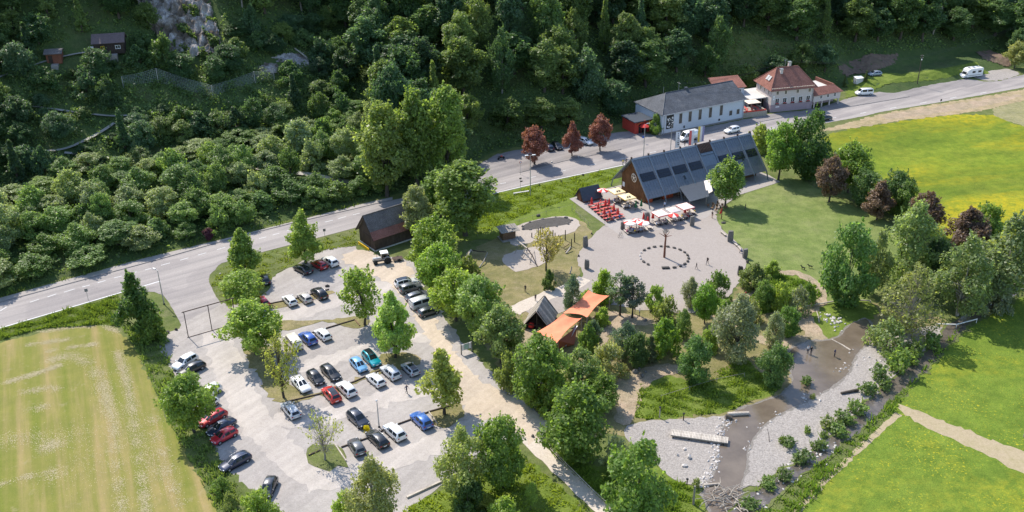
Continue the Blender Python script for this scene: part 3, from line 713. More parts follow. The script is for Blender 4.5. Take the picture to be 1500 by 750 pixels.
def inside(poly, x, y):
    c = np.zeros(len(x), bool); n = len(poly); j = n-1
    for i in range(n):
        xi, yi = poly[i]; xj, yj = poly[j]
        m = ((yi > y) != (yj > y)) & (x < (xj-xi)*(y-yi)/((yj-yi) if yj != yi else 1e-9)+xi)
        c ^= m; j = i
    return c
draped_patch('rock_face', [(196, 0), (205, -30), (300, -30), (316, 30), (325, 60), (328, 88), (300, 84), (278, 92), (262, 100), (250, 84), (232, 62), (214, 36)], M['cliff'], 1.0, 60, .8, 4)
draped_patch('scree', [(372, 104), (395, 84), (440, 80), (462, 92), (440, 104), (400, 112)], M['cliff'], .25, 30, .15, 5)
draped_patch('grass_slope', [(1046, 44), (1100, 46), (1160, 62), (1178, 84), (1130, 100), (1070, 118), (1056, 100), (1050, 70)], M['rough_grass'], .06, 30, .1, 6)
draped_patch('earth_bank', [(1225, 100), (1240, 88), (1290, 80), (1318, 78), (1312, 96), (1280, 106), (1240, 116)], M['bank_soil'], .2, 30, .15, 7)
draped_patch('earth_bank', [(1428, 76), (1450, 72), (1486, 96), (1476, 100), (1440, 88)], M['bank_soil'], .15, 24, .15, 8)
draped_patch('grass_bank', [(1236, 146), (1240, 116), (1290, 106), (1318, 108), (1380, 100), (1430, 90), (1455, 108), (1405, 112), (1373, 118.5), (1279, 134.5)], M['green_grass'], .08, 60, .08, 9)
# ------------------------------------------------------------------ foliage
def unit(v): return v/np.maximum(np.linalg.norm(v, axis=-1, keepdims=True), 1e-9)
def leaves_mesh(name, P, N, S, m, r):
    """loose rhombic leaf sprays at points P facing N"""
    n = len(P); T = unit(np.cross(N, r.normal(size=(n, 3)))); B = np.cross(N, T)
    S = S[:, None]; asp = r.uniform(.55, .95, (n, 1)); fold = r.uniform(-.25, .25, (n, 1))
    Q = np.stack([P - T*S, P - B*S*asp + N*S*fold, P + T*S, P + B*S*asp + N*S*fold], 1)
    return quad_mesh(name, Q, m)
PROF = {
    'round': lambda t: np.sin(np.pi*np.clip(t*.92+.05, 0, 1))**.55,
    'ovoid': lambda t: np.minimum(1, .55+t*2.2)*np.clip(1-t, 0, 1)**.62*1.12,
    'tall': lambda t: np.sin(np.pi*np.clip(t*.8+.12, 0, 1))**.7,
    'cone': lambda t: np.clip(1-t, 0, 1)**.85,
    'dome': lambda t: np.clip(1-t**2.2, 0, 1)**.5,
    'egg': lambda t: np.sin(np.pi*np.clip(t**.75*.93+.06, 0, 1))**.8,
}
def gen_tree(key, seed, H, W, z0, prof, nc, rc, nl, leaf, twig=False, m='leaf', bark='bark', up=.25, sparse=1.0, limbs=9, tr=.022):
    r = np.random.default_rng(seed)
    t = r.uniform(0, 1, nc)**.9; ang = r.uniform(0, 2*np.pi, nc)
    R = W/2*PROF[prof](t); rad = np.clip(R - rc*.75, .05, None)*np.sqrt(r.uniform(.2, 1, nc))*r.uniform(.78, 1.2, nc)
    CZ = z0 + t*(H-z0-rc*.6)
    cc = np.stack([rad*np.cos(ang), rad*np.sin(ang), CZ], 1)
    rr = rc*r.uniform(.5, 1.35, nc)*(0.6+.5*np.clip(R/(W/2), 0, 1))
    ci = r.choice(nc, nl, p=rr**2/np.sum(rr**2))
    d = unit(r.normal(size=(nl, 3)) + np.array([0, 0, up]))
    k = r.uniform(.55, 1.12, (nl, 1))
    P = cc[ci] + d*rr[ci][:, None]*k*np.array([1, 1, .82])
    dist = np.linalg.norm(P[:, None, :]-cc[None], axis=2)/rr[None]
    deep = (dist < .62).sum(1)
    keep = (deep <= (k[:, 0] < .62)) | (r.uniform(size=nl) < .18)
    keep &= P[:, 2] > .08
    P = P[keep]; d = d[keep]
    ctr = np.stack([np.zeros(len(P)), np.zeros(len(P)), np.full(len(P), z0+(H-z0)*.35)], 1)
    N = unit(d*.35 + unit(P-ctr)*.3 + r.normal(size=P.shape)*.55 + np.array([-.12, .16, .7]))
    # young shoots that break the outline of the crown
    ns_ = int(70*W*H/80)+30; si = r.integers(0, len(P), ns_*3); si = si[(P[si]-ctr[0])[:, 2] > -.1*H][:ns_]
    sd = unit(unit(P[si]-np.array([0, 0, z0+(H-z0)*.3]))*.8 + np.array([0, 0, .75]) + r.normal(size=(len(si), 3))*.3)
    kk = 9; ln = r.uniform(.35, 1.0, (len(si), 1, 1))*rc*1.15; tt = np.linspace(.1, 1, kk)[None, :, None]
    SP = (P[si][:, None, :] + sd[:, None, :]*ln*tt + r.normal(size=(len(si), kk, 3))*leaf*.45).reshape(-1, 3)
    P = np.concatenate([P, SP]); N = np.concatenate([N, unit(r.normal(size=SP.shape)*.8+np.array([-.1, .15, .5]))])
    cm = leaves_mesh(key+'_crown', P, N, leaf*r.uniform(.5, 1.3, len(P)), M[m], r)
    b = MB(); rd = random.Random(seed)
    top = z0+(H-z0)*.72; bend = Vector((rd.uniform(-.2, .2), rd.uniform(-.2, .2), 0))
    ns = 6; pts = [Vector((0, 0, -.15))] + [Vector((0, 0, top*i/ns)) + bend*math.sin(i*1.1) for i in range(1, ns+1)]
    r0 = H*tr
    b.tube(pts, [r0*1.25]+[r0*(1-.85*i/ns) for i in range(1, ns+1)], 7)
    order = sorted(range(nc), key=lambda i: -rr[i])[:limbs] if not twig else range(nc)
    for i in order:
        e = Vector(cc[i]); s = rd.uniform(.25, .75)
        zb = min(top*.95, max(z0*.75, e.z*s)); st = Vector((0, 0, zb)) + bend*math.sin(zb/top*6*1.1)
        mid = st.lerp(e, .5) + Vector((0, 0, rd.uniform(-.1, .5)))
        q = r0*(.42 if not twig else .28)
        b.tube([st, mid, e], [q, q*.6, q*.22], 5)
        if twig:
            for _ in range(4):
                w = e + Vector((rd.gauss(0, 1), rd.gauss(0, 1), rd.uniform(0, 1.4))).normalized()*rr[i]*1.1
                b.tube([mid.lerp(e, rd.uniform(.3, 1)), w], [q*.35, q*.1], 4, False)
    me = bpy.data.meshes.new(key+'_trunk'); me.from_pydata(b.v, [], b.f); me.materials.append(M[bark])
    me.polygons.foreach_set('use_smooth', [True]*len(b.f)); me.update()
    PROTO[key] = (cm, me, H, W)
PROTO = {}
for i in range(3): gen_tree('broad%d' % i, 20+i, 10, 8.5, 1.9, 'round', 90, .95, 13000, .2)
for i in range(2): gen_tree('ovoid%d' % i, 30+i, 10, 7.2, 1.3, 'ovoid', 80, .85, 12000, .19)
for i in range(4): gen_tree('tall%d' % i, 40+i, 16, 9, 2.5, 'tall', 120, 1.1, 16000, .26)
for i in range(2): gen_tree('airy%d' % i, 50+i, 10, 8, .9, 'egg', 80, .95, 11000, .17, bark='pale_bark', limbs=24)
gen_tree('willow0', 57, 10, 7.5, .5, 'egg', 90, .9, 12000, .16, limbs=18)
for i in range(2): gen_tree('thin%d' % i, 60+i, 8, 6.5, 2.0, 'round', 44, .8, 1500, .16, True)
gen_tree('bare0', 66, 8, 7.5, 1.6, 'round', 60, .9, 520, .13, True, bark='pale_bark')
gen_tree('halfbare0', 67, 10, 8.5, .8, 'egg', 80, 1.0, 3600, .17, True, bark='pale_bark')
gen_tree('young0', 62, 8, 6, 1.9, 'round', 46, .85, 4200, .19, limbs=22)
gen_tree('young1', 63, 8, 5.4, 1.7, 'ovoid', 46, .8, 4200, .19, limbs=22)
gen_tree('pine0', 70, 9, 5, 3.0, 'round', 26, .75, 3400, .16, limbs=20, up=.6)
gen_tree('spruce0', 71, 12, 5, .6, 'cone', 70, .75, 6500, .2, up=-.2)
for i in range(3): gen_tree('dense%d' % i, 80+i, 9, 8, .35, 'round', 95, .95, 13000, .19)
for i in range(4): gen_tree('bush%d' % i, 90+i, 4, 5.2, .1, 'dome', 40, .65, 6000, .145, limbs=8)
for i in range(2): gen_tree('scrub%d' % i, 96+i, 3, 4.5, .05, 'dome', 24, .62, 3000, .13, limbs=8)
gen_tree('copper0', 100, 10, 7, 1.5, 'round', 80, .8, 11000, .19, m='copper_leaf')
gen_tree('copper1', 101, 10, 7.4, 1.2, 'egg', 80, .85, 11000, .19, m='copper_leaf')
gen_tree('tuft0', 104, 1.4, 1.5, .0, 'dome', 12, .36, 620, .11, limbs=4)
gen_tree('tuft1', 105, 1.2, 1.8, .0, 'dome', 14, .34, 620, .1, limbs=4)

GREEN = (.075, .135, .026); LIME = (.118, .19, .034); DEEP = (.045, .088, .022); PALE = (.135, .175, .065)
OLIVE = (.095, .14, .035); COPPER = (.125, .08, .062); DARK = (.03, .062, .02); GREYG = (.11, .15, .075); YELL = (.13, .17, .035); BLUEG = (.06, .105, .05)
def plant(P, key, h, w, color, label, cat='tree', group=None, name=None, rz=None):
    cm, tm, H0, W0 = PROTO[key]
    name = name or {'tree': 'tree', 'shrub': 'shrub'}.get(cat, 'tree')
    o = thing(name, label, cat, P, random.uniform(0, 6.28) if rz is None else rz, group, (w/W0, w/W0, h/H0))
    k = random.uniform(.9, 1.1)
    link('crown', cm, o, color=tuple(c*k for c in color)); link('trunk', tm, o)
    return o
def ptree(bx, by, topy, wpx, key, color, label, cat='tree', name=None, group=None):
    P = at(bx, by); P.z = -.02
    h = max(.6, height_to(P, topy)); w = wpx/pxm(P+Vector((0, 0, h/2)))
    return plant(P, key, h*1.03, w*1.0, color, label, cat, group, name)
TREES = [
 # car park
 (448, 386, 313, 62, 'ovoid0', LIME, 'lime green pyramidal tree by the road behind the black, red and white cars', 'tree', 'hornbeam_tree'),
 (361, 406, 335, 60, 'ovoid1', LIME, 'lime green pyramidal tree at the corner of the car park entrance', 'tree', 'hornbeam_tree'),
 (362, 452, 397, 70, 'broad0', LIME, 'low round green tree beside the right post of the height barrier', 'tree', 'maple_tree'),
 (375, 519, 446, 88, 'broad1', LIME, 'wide bright green tree on the grass island below the height barrier', 'tree', 'maple_tree'),
 (416, 583, 496, 66, 'thin0', YELL, 'thin yellowish tree with see-through crown above the silver car', 'tree', 'young_tree'),
 (534, 476, 396, 64, 'young0', LIME, 'young round green tree on a thin trunk at the end of the middle parking strip', 'tree', 'young_tree'),
 (579, 524, 428, 72, 'ovoid1', (.12, .2, .045), 'pointed bright green tree behind the teal car', 'tree', 'hornbeam_tree'),
 (651, 607, 514, 74, 'young1', (.14, .19, .045), 'olive green tree right of the blue car beside the sandy drive', 'tree', 'maple_tree'),
 (476, 674, 610, 64, 'bare0', YELL, 'almost bare young tree on the round grass island', 'tree', 'bare_tree'),
 (285, 633, 551, 86, 'broad2', (.11, .18, .03), 'green tree overhanging the red and blue cars at the field edge', 'tree', 'maple_tree'),
 (208, 493, 402, 68, 'ovoid0', (.055, .11, .024), 'dark green conical tree at the corner of the road and the car park', 'tree', 'hornbeam_tree'),
 (222, 500, 456, 50, 'bush0', GREEN, 'bushy green shrub at the foot of the dark conical tree', 'shrub', 'shrub'),
 (552, 778, 672, 88, 'airy0', PALE, 'pale silvery willow on the bottom edge below the black car', 'tree', 'willow_tree'),
 (507, 762, 722, 50, 'bush1', LIME, 'bright green bush left of the pale willow on the bottom edge', 'shrub', 'shrub'),
 (680, 728, 627, 84, 'airy1', (.13, .18, .05), 'tall pale green tree at the lower edge of the car park', 'tree', 'willow_tree'),
 (736, 714, 611, 78, 'dense0', GREEN, 'round deep green tree at the top of the pale footpath', 'tree', 'maple_tree'),
 (686, 752, 702, 52, 'bush2', DEEP, 'dark green bush at the foot of the tall pale green tree', 'shrub', 'shrub'),
 (385, 790, 722, 62, 'broad0', LIME, 'bright green treetop hiding a parked dark car on the bottom edge', 'tree', 'maple_tree'),
 (325, 722, 700, 34, 'scrub0', GREEN, 'small green bush between the field and the lone dark blue car', 'shrub', 'shrub'),
 (338, 742, 722, 30, 'scrub1', OLIVE, 'small olive bush left of the bottom edge treetop', 'shrub', 'shrub'),
 (778, 748, 708, 20, 'young0', LIME, 'small light green sapling on the grass left of the pale footpath', 'tree', 'young_tree'),
 (740, 775, 730, 60, 'bush3', LIME, 'low light green bush on the bottom edge left of the footpath', 'shrub', 'shrub'),
 (712, 748, 722, 26, 'scrub0', YELL, 'yellow green bush in the shade beside the dark green bush', 'shrub', 'shrub'),
 (932, 772, 652, 104, 'dense1', GREEN, 'large round green tree on the bottom edge by the gravel beach', 'tree', 'maple_tree'),
 (844, 672, 568, 106, 'dense2', (.08, .14, .026), 'very large round green tree at the end of the sandy drive', 'tree', 'maple_tree'),
 (812, 604, 546, 58, 'bush0', LIME, 'light green bush above the very large round tree', 'shrub', 'shrub'),
 (902, 692, 640, 56, 'scrub1', GREYG, 'greyish green shrub between the two large round trees at the bottom', 'shrub', 'shrub'),
 (788, 592, 494, 86, 'dense0', GREEN, 'broad green tree at the bend of the sandy drive', 'tree', 'maple_tree'),
 (744, 572, 516, 40, 'bush1', OLIVE, 'olive bush at the edge of the sandy drive near the info board', 'shrub', 'shrub'),
 (852, 580, 514, 66, 'dense1', (.09, .145, .04), 'green tree with pale flower tips above the light green bush', 'tree', 'flowering_tree'),
 (880, 600, 552, 56, 'dense2', GREEN, 'green tree beside the sandy clearing', 'tree', 'maple_tree'),
 (890, 550, 506, 60, 'bush2', PALE, 'bush with pale blossom below the gravelly steps', 'shrub', 'flowering_shrub'),
 # belt between car park and park
 (614, 352, 275, 48, 'tall0', PALE, 'slim pale green tree behind the gable of the old barn', 'tree', 'poplar_tree'),
 (682, 345, 240, 92, 'tall1', (.085, .14, .035), 'tallest broad tree between the barn and the road', 'tree', 'maple_tree'),
 (646, 318, 252, 60, 'tall2', GREEN, 'green tree rising behind the tallest tree near the road', 'tree', 'maple_tree'),
 (636, 396, 318, 76, 'dense0', (.09, .15, .025), 'bright green tree against the right end of the barn', 'tree', 'maple_tree'),
 (646, 432, 360, 72, 'broad1', (.09, .16, .025), 'green tree directly above the row of five cars', 'tree', 'maple_tree'),
 (668, 470, 396, 80, 'broad0', LIME, 'light green tree right of the dark grey hatchback', 'tree', 'maple_tree'),
 (706, 498, 408, 84, 'broad2', (.11, .18, .04), 'large light green tree left of the wooden tent hut', 'tree', 'maple_tree'),
 (734, 532, 452, 72, 'broad1', (.10, .155, .045), 'green tree behind the information board', 'tree', 'maple_tree'),
 (690, 418, 372, 36, 'scrub0', OLIVE, 'olive scrub inside the curved log tunnel', 'shrub', 'shrub'),
 # playground
 (800, 397, 338, 52, 'thin1', (.16, .17, .05), 'thin young tree standing in front of the swing logs', 'tree', 'young_tree'),
 (804, 424, 396, 22, 'bush3', DEEP, 'ivy clad dark green stump bush beside the playground path', 'shrub', 'shrub'),
 (838, 458, 402, 32, 'willow0', BLUEG, 'slim bluish green birch above the orange sails', 'tree', 'birch_tree'),
 # around plaza
 (884, 440, 396, 40, 'bush0', (.09, .16, .02), 'bright bush at the left foot of the plaza', 'shrub', 'shrub'),
 (858, 446, 424, 28, 'scrub0', LIME, 'small lime bush above the upper orange sail', 'shrub', 'shrub'),
 (908, 462, 402, 44, 'pine0', BLUEG, 'slender pine tree on the sandy mound left of its twin', 'tree', 'pine_tree'),
 (926, 466, 408, 40, 'pine0', (.07, .1, .06), 'grey green pine tree beside the two people on the mound', 'tree', 'pine_tree'),
 (958, 452, 420, 36, 'bush1', LIME, 'bright lime bush on the lower edge of the plaza', 'shrub', 'shrub'),
 (978, 470, 436, 44, 'scrub1', OLIVE, 'olive shrub below the bright lime bush', 'shrub', 'shrub'),
 (1011, 450, 405, 30, 'willow0', GREYG, 'small pointed grey green tree on the lower rim of the plaza', 'tree', 'birch_tree'),
 (1032, 474, 418, 40, 'broad0', (.08, .16, .02), 'bright green tree between the plaza and the climbing slope', 'tree', 'maple_tree'),
 (1050, 442, 400, 40, 'bush2', GREEN, 'round green bush at the lower right of the plaza', 'shrub', 'shrub'),
 (868, 510, 468, 34, 'willow0', BLUEG, 'bluish bush hiding the end of the lower orange sail', 'shrub', 'shrub'),
 (862, 520, 474, 30, 'bush3', GREEN, 'leafy green bush in front of the red canvas', 'shrub', 'shrub'),
 (882, 478, 450, 26, 'bush0', LIME, 'lime bush under the right tip of the upper orange sail', 'shrub', 'shrub'),
 (916, 524, 472, 48, 'willow0', BLUEG, 'bluish green tree with pale leaves in the middle of the mound', 'tree', 'birch_tree'),
 (934, 540, 488, 40, 'dense0', DEEP, 'deep green bush right of the bluish tree', 'shrub', 'shrub'),
 (952, 530, 492, 28, 'spruce0', (.08, .11, .05), 'small dull green spruce beside the rock pile', 'tree', 'spruce_tree'),
 (974, 520, 468, 58, 'bush1', (.075, .14, .02), 'wide green bush above the grassy bank', 'shrub', 'shrub'),
 (1000, 496, 452, 30, 'willow0', GREEN, 'narrow green tree right of the wide bush', 'tree', 'birch_tree'),
 (1016, 560, 494, 52, 'dense1', (.06, .12, .03), 'dense dark tree with glossy leaves on the grassy bank', 'tree', 'maple_tree'),
 (1040, 512, 478, 30, 'bush2', LIME, 'lime green bush left of the tall pale willow', 'shrub', 'shrub'),
 (1078, 528, 430, 76, 'willow0', GREYG, 'tall pale willow in the middle of the right hand shrubs', 'tree', 'willow_tree'),
 (1104, 424, 388, 44, 'bush3', OLIVE, 'olive bush next to the wooden screen by the plaza', 'shrub', 'shrub'),
 (1131, 404, 382, 28, 'bush0', LIME, 'small lime bush at the edge of the lawn', 'shrub', 'shrub'),
 (1118, 454, 412, 34, 'dense2', GREEN, 'green bush right of the wooden screen', 'shrub', 'shrub'),
 (1140, 456, 414, 36, 'bush1', (.12, .18, .03), 'yellow green bush in the middle of the mound', 'shrub', 'shrub'),
 (1166, 458, 420, 42, 'scrub0', GREYG, 'pale silvery shrub on the right of the mound', 'shrub', 'shrub'),
 (1182, 444, 414, 30, 'scrub1', GREEN, 'low dark bush behind the silvery shrub', 'shrub', 'shrub'),
 (1152, 492, 450, 40, 'dense0', (.07, .14, .022), 'round green tree above the bathing pond', 'tree', 'maple_tree'),
 (1132, 510, 456, 36, 'willow0', GREYG, 'pale green tree left of the round green one above the pond', 'tree', 'birch_tree'),
 (1132, 566, 506, 50, 'dense2', (.06, .115, .028), 'dark green tree on the bank of the stream', 'tree', 'maple_tree'),
 (1100, 470, 440, 36, 'scrub1', PALE, 'pale scrub beside the path from the plaza', 'shrub', 'shrub'),
 (1062, 462, 440, 40, 'bush3', (.11, .19, .025), 'light bush below the round bush at the plaza corner', 'shrub', 'shrub'),
 # hall and right clump
 (1062, 303, 236, 60, 'broad2', (.10, .17, .04), 'round green tree standing in front of the hall roof', 'tree', 'lime_tree'),
 (1140, 263, 181, 58, 'broad0', (.08, .15, .025), 'green tree at the right end of the hall', 'tree', 'lime_tree'),
 (1182, 262, 164, 66, 'dense1', (.045, .095, .022), 'dark green tree right of the hall end', 'tree', 'maple_tree'),
 (1112, 222, 182, 40, 'bush0', (.14, .2, .04), 'light bush beside the road behind the hall', 'shrub', 'shrub'),
 (1214, 296, 231, 44, 'copper0', COPPER, 'dark copper tree nearest to the hall on the lawn edge', 'tree', 'copper_tree'),
 (1242, 282, 212, 66, 'broad1', GREEN, 'green tree behind the copper tree nearest the hall', 'tree', 'maple_tree'),
 (1262, 300, 248, 48, 'dense0', (.065, .12, .03), 'dark bushy tree between the first two copper trees', 'tree', 'maple_tree'),
 (1284, 322, 266, 46, 'copper1', COPPER, 'second copper tree along the lawn edge', 'tree', 'copper_tree'),
 (1306, 312, 252, 60, 'dense2', DEEP, 'deep green tree behind the second copper tree', 'tree', 'maple_tree'),
 (1322, 322, 268, 40, 'broad2', GREEN, 'green tree between the second and third copper trees', 'tree', 'maple_tree'),
 (1351, 346, 284, 54, 'copper0', (.11, .07, .058), 'third copper tree behind the tall birch', 'tree', 'copper_tree'),
 (1412, 372, 306, 72, 'copper1', (.115, .075, .062), 'largest copper tree by the buttercup meadow', 'tree', 'copper_tree'),
 (1438, 360, 300, 54, 'broad0', GREEN, 'green tree behind the largest copper tree', 'tree', 'maple_tree'),
 (1236, 446, 330, 80, 'dense1', (.065, .13, .03), 'big glossy dark green tree on the lower edge of the lawn', 'tree', 'maple_tree'),
 (1278, 430, 340, 50, 'airy0', (.10, .15, .05), 'slim light tree between the glossy tree and the birch', 'tree', 'willow_tree'),
 (1326, 420, 293, 84, 'willow0', (.10, .16, .055), 'tall light birch in front of the copper trees', 'tree', 'birch_tree'),
 (1366, 420, 350, 50, 'dense2', DARK, 'dark tree right behind the tall birch', 'tree', 'maple_tree'),
 (1328, 492, 388, 92, 'halfbare0', (.115, .15, .045), 'half leafless alder at the head of the pond', 'tree', 'alder_tree'),
 (1402, 462, 348, 92, 'airy1', (.085, .13, .045), 'grey green willow above the brook', 'tree', 'willow_tree'),
 (1462, 446, 318, 112, 'airy0', (.085, .13, .05), 'large grey green willow at the right edge', 'tree', 'willow_tree'),
 (1452, 455, 392, 50, 'bush2', GREYG, 'pale bush under the large willow by the brook', 'shrub', 'shrub'),
 (1520, 428, 350, 70, 'dense0', GREEN, 'green tree cut by the right edge above the brook', 'tree', 'maple_tree'),
 (1296, 510, 468, 62, 'scrub0', (.10, .15, .05), 'low broad willow scrub on the gravel by the pond', 'shrub', 'shrub'),
 # front of the hill, large trees seen one by one
 (783, 241, 187, 43, 'copper0', (.21, .085, .075), 'copper red tree by the road, leftmost of three on the forecourt', 'tree', 'copper_tree'),
 (838, 229, 180, 31, 'copper1', (.19, .075, .065), 'copper red tree, middle of the three on the forecourt', 'tree', 'copper_tree'),
 (879, 221, 170, 33, 'copper0', (.2, .08, .07), 'copper red tree, rightmost of the three on the forecourt', 'tree', 'copper_tree'),
 (567, 288, 154, 76, 'tall0', (.10, .15, .04), 'large pale crowned tree beside the road, left of a close pair', 'tree', 'forest_tree'),
 (612, 276, 134, 66, 'tall2', (.085, .14, .03), 'large green tree beside the road, middle of the tall group', 'tree', 'forest_tree'),
 (656, 268, 130, 70, 'tall3', (.085, .145, .03), 'large green tree beside the road, right of the tall group', 'tree', 'forest_tree'),
 (960, 196, 168, 26, 'bush1', GREEN, 'green shrub at the corner of the pale long building', 'shrub', 'shrub'),
 (1486, 100, 62, 34, 'broad1', (.13, .17, .06), 'pale round tree beside the gravel yard on the right edge', 'tree', 'maple_tree'),
]
for tr_ in TREES: ptree(*tr_)

# forest and scrub on the hillside
def forest():
    r = random.Random(5); out = []
    def excl(px, py):
        for poly in EX:
            if inside(poly, np.array([px]), np.array([py]))[0]: return True
        return False
    EX = [np.array(p, float) for p in (
        [(188, -60), (322, -60), (330, 95), (262, 104), (232, 70)],
        [(56, 70), (130, 44), (186, 52), (190, 84), (150, 104), (60, 108)],
        [(1046, 40), (1130, 46), (1186, 74), (1176, 96), (1100, 118), (1052, 110)],
        [(372, 110), (392, 80), (450, 76), (470, 94), (430, 110)],
        [(1225, 150), (1225, 84), (1330, 76), (1430, 66), (1500, 92), (1600, 100), (1500, 125)],
        [(172, 108), (240, 112), (312, 128), (372, 108), (410, 104), (408, 150), (312, 166), (176, 150)],
        [(66, 222), (98, 216), (122, 204), (150, 190), (168, 176), (170, 186), (130, 214), (98, 226)])]
    LOW = [np.array(p, float) for p in ([(66, 214), (122, 198), (172, 174), (176, 204), (130, 236), (66, 250)], [(20, 148), (204, 162), (206, 194), (20, 180)], [(84, 220), (310, 232), (460, 250), (560, 268), (560, 290), (300, 262), (84, 250)], [(40, 122), (40, 96), (200, 76), (196, 106), (120, 120)], [(172, 130), (410, 130), (408, 165), (312, 182), (176, 168)])]
    def px_(x, y): return proj((x, y, hz(x, y)))[0]
    # sunlit scrub, left
    n = 0; pts = []
    for _ in range(9000):
        x = r.uniform(-150, 10); y = r.uniform(120, 260)
        d = float(foot_dist(np.array([x]), np.array([y]))[0])
        if not (2.6 < d < 40): continue
        P = Vector((x, y, hz(x, y))); px, py, zz = proj(P)
        if not (-90 < px < 560): continue
        if any((x-a)**2+(y-b)**2 < s*s for a, b, s in pts): continue
        if d > 35: continue
        s = r.uniform(3.5, 5.2); pts.append((x, y, s)); n += 1
        w = s*r.uniform(1.35, 1.9); h = r.uniform(4.2, 7.6)*(.6 if d > 27 else 1.15 if d > 12 else .85)
        col = r.choice([(.08, .145, .035), (.095, .16, .042), (.11, .165, .06), (.075, .135, .038), (.12, .175, .07), (.06, .115, .03)])
        key = r.choice(['bush0', 'bush2', 'dense0', 'dense1', 'dense2', 'willow0', 'airy1', 'airy0', 'broad1', 'broad2'])
        lab = 'sunlit leafy shrub in the thicket between the road and the hill path'
        plant(P, key, h, w, col, lab, 'shrub', 'thicket shrubs beside the road', 'thicket_shrub')
        if n > 190: break
    # wooded slope
    pts = []; n = 0
    for _ in range(16000):
        x = r.uniform(-170, 190); y = r.uniform(130, 400)
        d = float(foot_dist(np.array([x]), np.array([y]))[0])
        if d < 4: continue
        if x < -12 and d < 37 and px_(x, y) < 556: continue
        z = hz(x, y); P = Vector((x, y, z)); px, py, zz = proj(P)
        if not (-70 < px < 1570) or py < -58: continue
        if excl(px, py): continue
        left = px < 500 and py > 40
        mid = px < 520
        s = r.uniform(3.2, 5.0) if left else r.uniform(5.2, 7.6)
        if any((x-a)**2+(y-b)**2 < ((s+q)/2)**2 for a, b, q in pts): continue
        pts.append((x, y, s)); n += 1
        if left:
            h = r.uniform(3.6, 8); w = r.uniform(5.5, 8.5); key = r.choice(['bush0', 'bush2', 'bush3', 'dense0', 'dense2', 'broad1', 'willow0'])
            if r.random() < .1: h = r.uniform(8, 11); w = 4.5; key = 'spruce0'
        else:
            h = r.uniform(11, 18); w = r.uniform(8.5, 12.5); key = 'tall%d' % r.randrange(4)
            if px > 1190 and py < 60: h *= .9
            if mid: h *= .8
            if d < 9: h *= .6; w *= .8; key = r.choice(['dense0', 'dense1', 'tall2'])
            if r.random() < .1: key = 'spruce0'; w = r.uniform(4.5, 6)
            elif r.random() < .25: key = r.choice(['broad0', 'broad2', 'airy0', 'willow0', 'dense1'])
        col = r.choice([(.044, .092, .028), (.055, .105, .03), (.04, .085, .03), (.07, .12, .032), (.05, .1, .04), (.034, .07, .027), (.08, .13, .035)])
        if any(inside(q, np.array([px]), np.array([py]))[0] for q in LOW): h = r.uniform(1.5, 2.6); w = r.uniform(3.2, 5); key = r.choice(['bush0', 'bush1', 'bush3'])
        if px < 420 and py < 120: lab = 'shaded tree on the slope around the rock face'
        elif px < 520: lab = 'shaded bushy tree on the slope above the hill path'
        elif px < 1000: lab = 'tall deciduous tree in the shaded forest behind the road'
        else: lab = 'dark forest tree on the slope behind the houses'
        plant(P, key, h, w, col, lab, 'tree', lab.replace('tree', 'trees', 1), 'forest_tree')
        if n >= 330: break
    print('forest', n)
forest()
ptree(307, 352, 334, 16, 'dense0', (.045, .022, .03), 'small dark red leaved bush in the thicket by the road', 'shrub', 'thicket_shrub')
# undergrowth, grass: nobody could count it
def scatter_leaves(name, n, reg, size, col, zoff=(0, .8), cond=None, m='leaf', seed=1):
    r = np.random.default_rng(seed)
    x = r.uniform(reg[0], reg[1], n); y = r.uniform(reg[2], reg[3], n)
    d = foot_dist(x, y); z = hill(x, y)
    k = d > 1.0
    q = np.stack([x, y, z], 1); c = np.array(CAM); v = q-c; zz = v@np.array(FW)
    px = 750+F*(v@np.array(RT))/zz; py = 375-F*(v@np.array(UP))/zz
    k &= (px > -60) & (px < 1560) & (py > -60)
    if cond is not None: k &= cond(px, py, d)
    q = q[k]; n = len(q)
    clump = np.sin(q[:, 0]*.9+np.sin(q[:, 1]*.7)*2)*np.cos(q[:, 1]*.8)
    q[:, 2] += r.uniform(*zoff, n)*(.5+.5*np.clip(clump+.6, 0, 1.6))
    N = unit(r.normal(size=(n, 3))*.8+np.array([0, -.15, .9]))
    o = link(name, leaves_mesh(name, q, N, size*r.uniform(.5, 1.4, n), M[m], r), color=col)
    return tag(o, kind='stuff')
def notrock(px, py, d):
    a = inside(np.array([(196, -60), (320, -60), (328, 90), (262, 100), (232, 62)], float), px, py)
    b = inside(np.array([(376, 104), (395, 84), (440, 80), (462, 92), (400, 112)], float), px, py)
    b2 = inside(np.array([(1225, 150), (1228, 84), (1330, 76), (1430, 66), (1500, 92), (1600, 100), (1500, 125)], float), px, py)
    b3 = inside(np.array([(60, 75), (130, 48), (186, 56), (186, 84), (150, 104), (60, 108)], float), px, py)
    pth = np.zeros(len(px), bool)
    for seg, wd in (([(72, 222), (98, 218), (122, 206), (150, 192), (168, 179)], 4), ([(80, 160), (120, 165), (165, 171), (198, 168)], 3), ([(95, 224), (150, 228), (220, 236), (300, 240), (380, 246), (460, 256), (552, 274)], 4)):
        for (ax, ay), (bx, by) in zip(seg[:-1], seg[1:]):
            dx, dy = bx-ax, by-ay; t = np.clip(((px-ax)*dx+(py-ay)*dy)/(dx*dx+dy*dy), 0, 1)
            pth |= np.hypot(px-ax-t*dx, py-ay-t*dy) < wd
    return ~(a | b | b2 | b3 | pth)
scatter_leaves('undergrowth', 150000, (-150, 160, 140, 380), .34, (.075, .13, .036), (0, 1.1), notrock)
def overgrow(px, py, d):
    a = inside(np.array([(196, -60), (320, -60), (328, 90), (262, 100), (232, 62)], float), px, py)
    k = np.sin(px*.21+np.sin(py*.17)*1.6)+np.cos(py*.19-px*.08)
    return a & (k > .75)
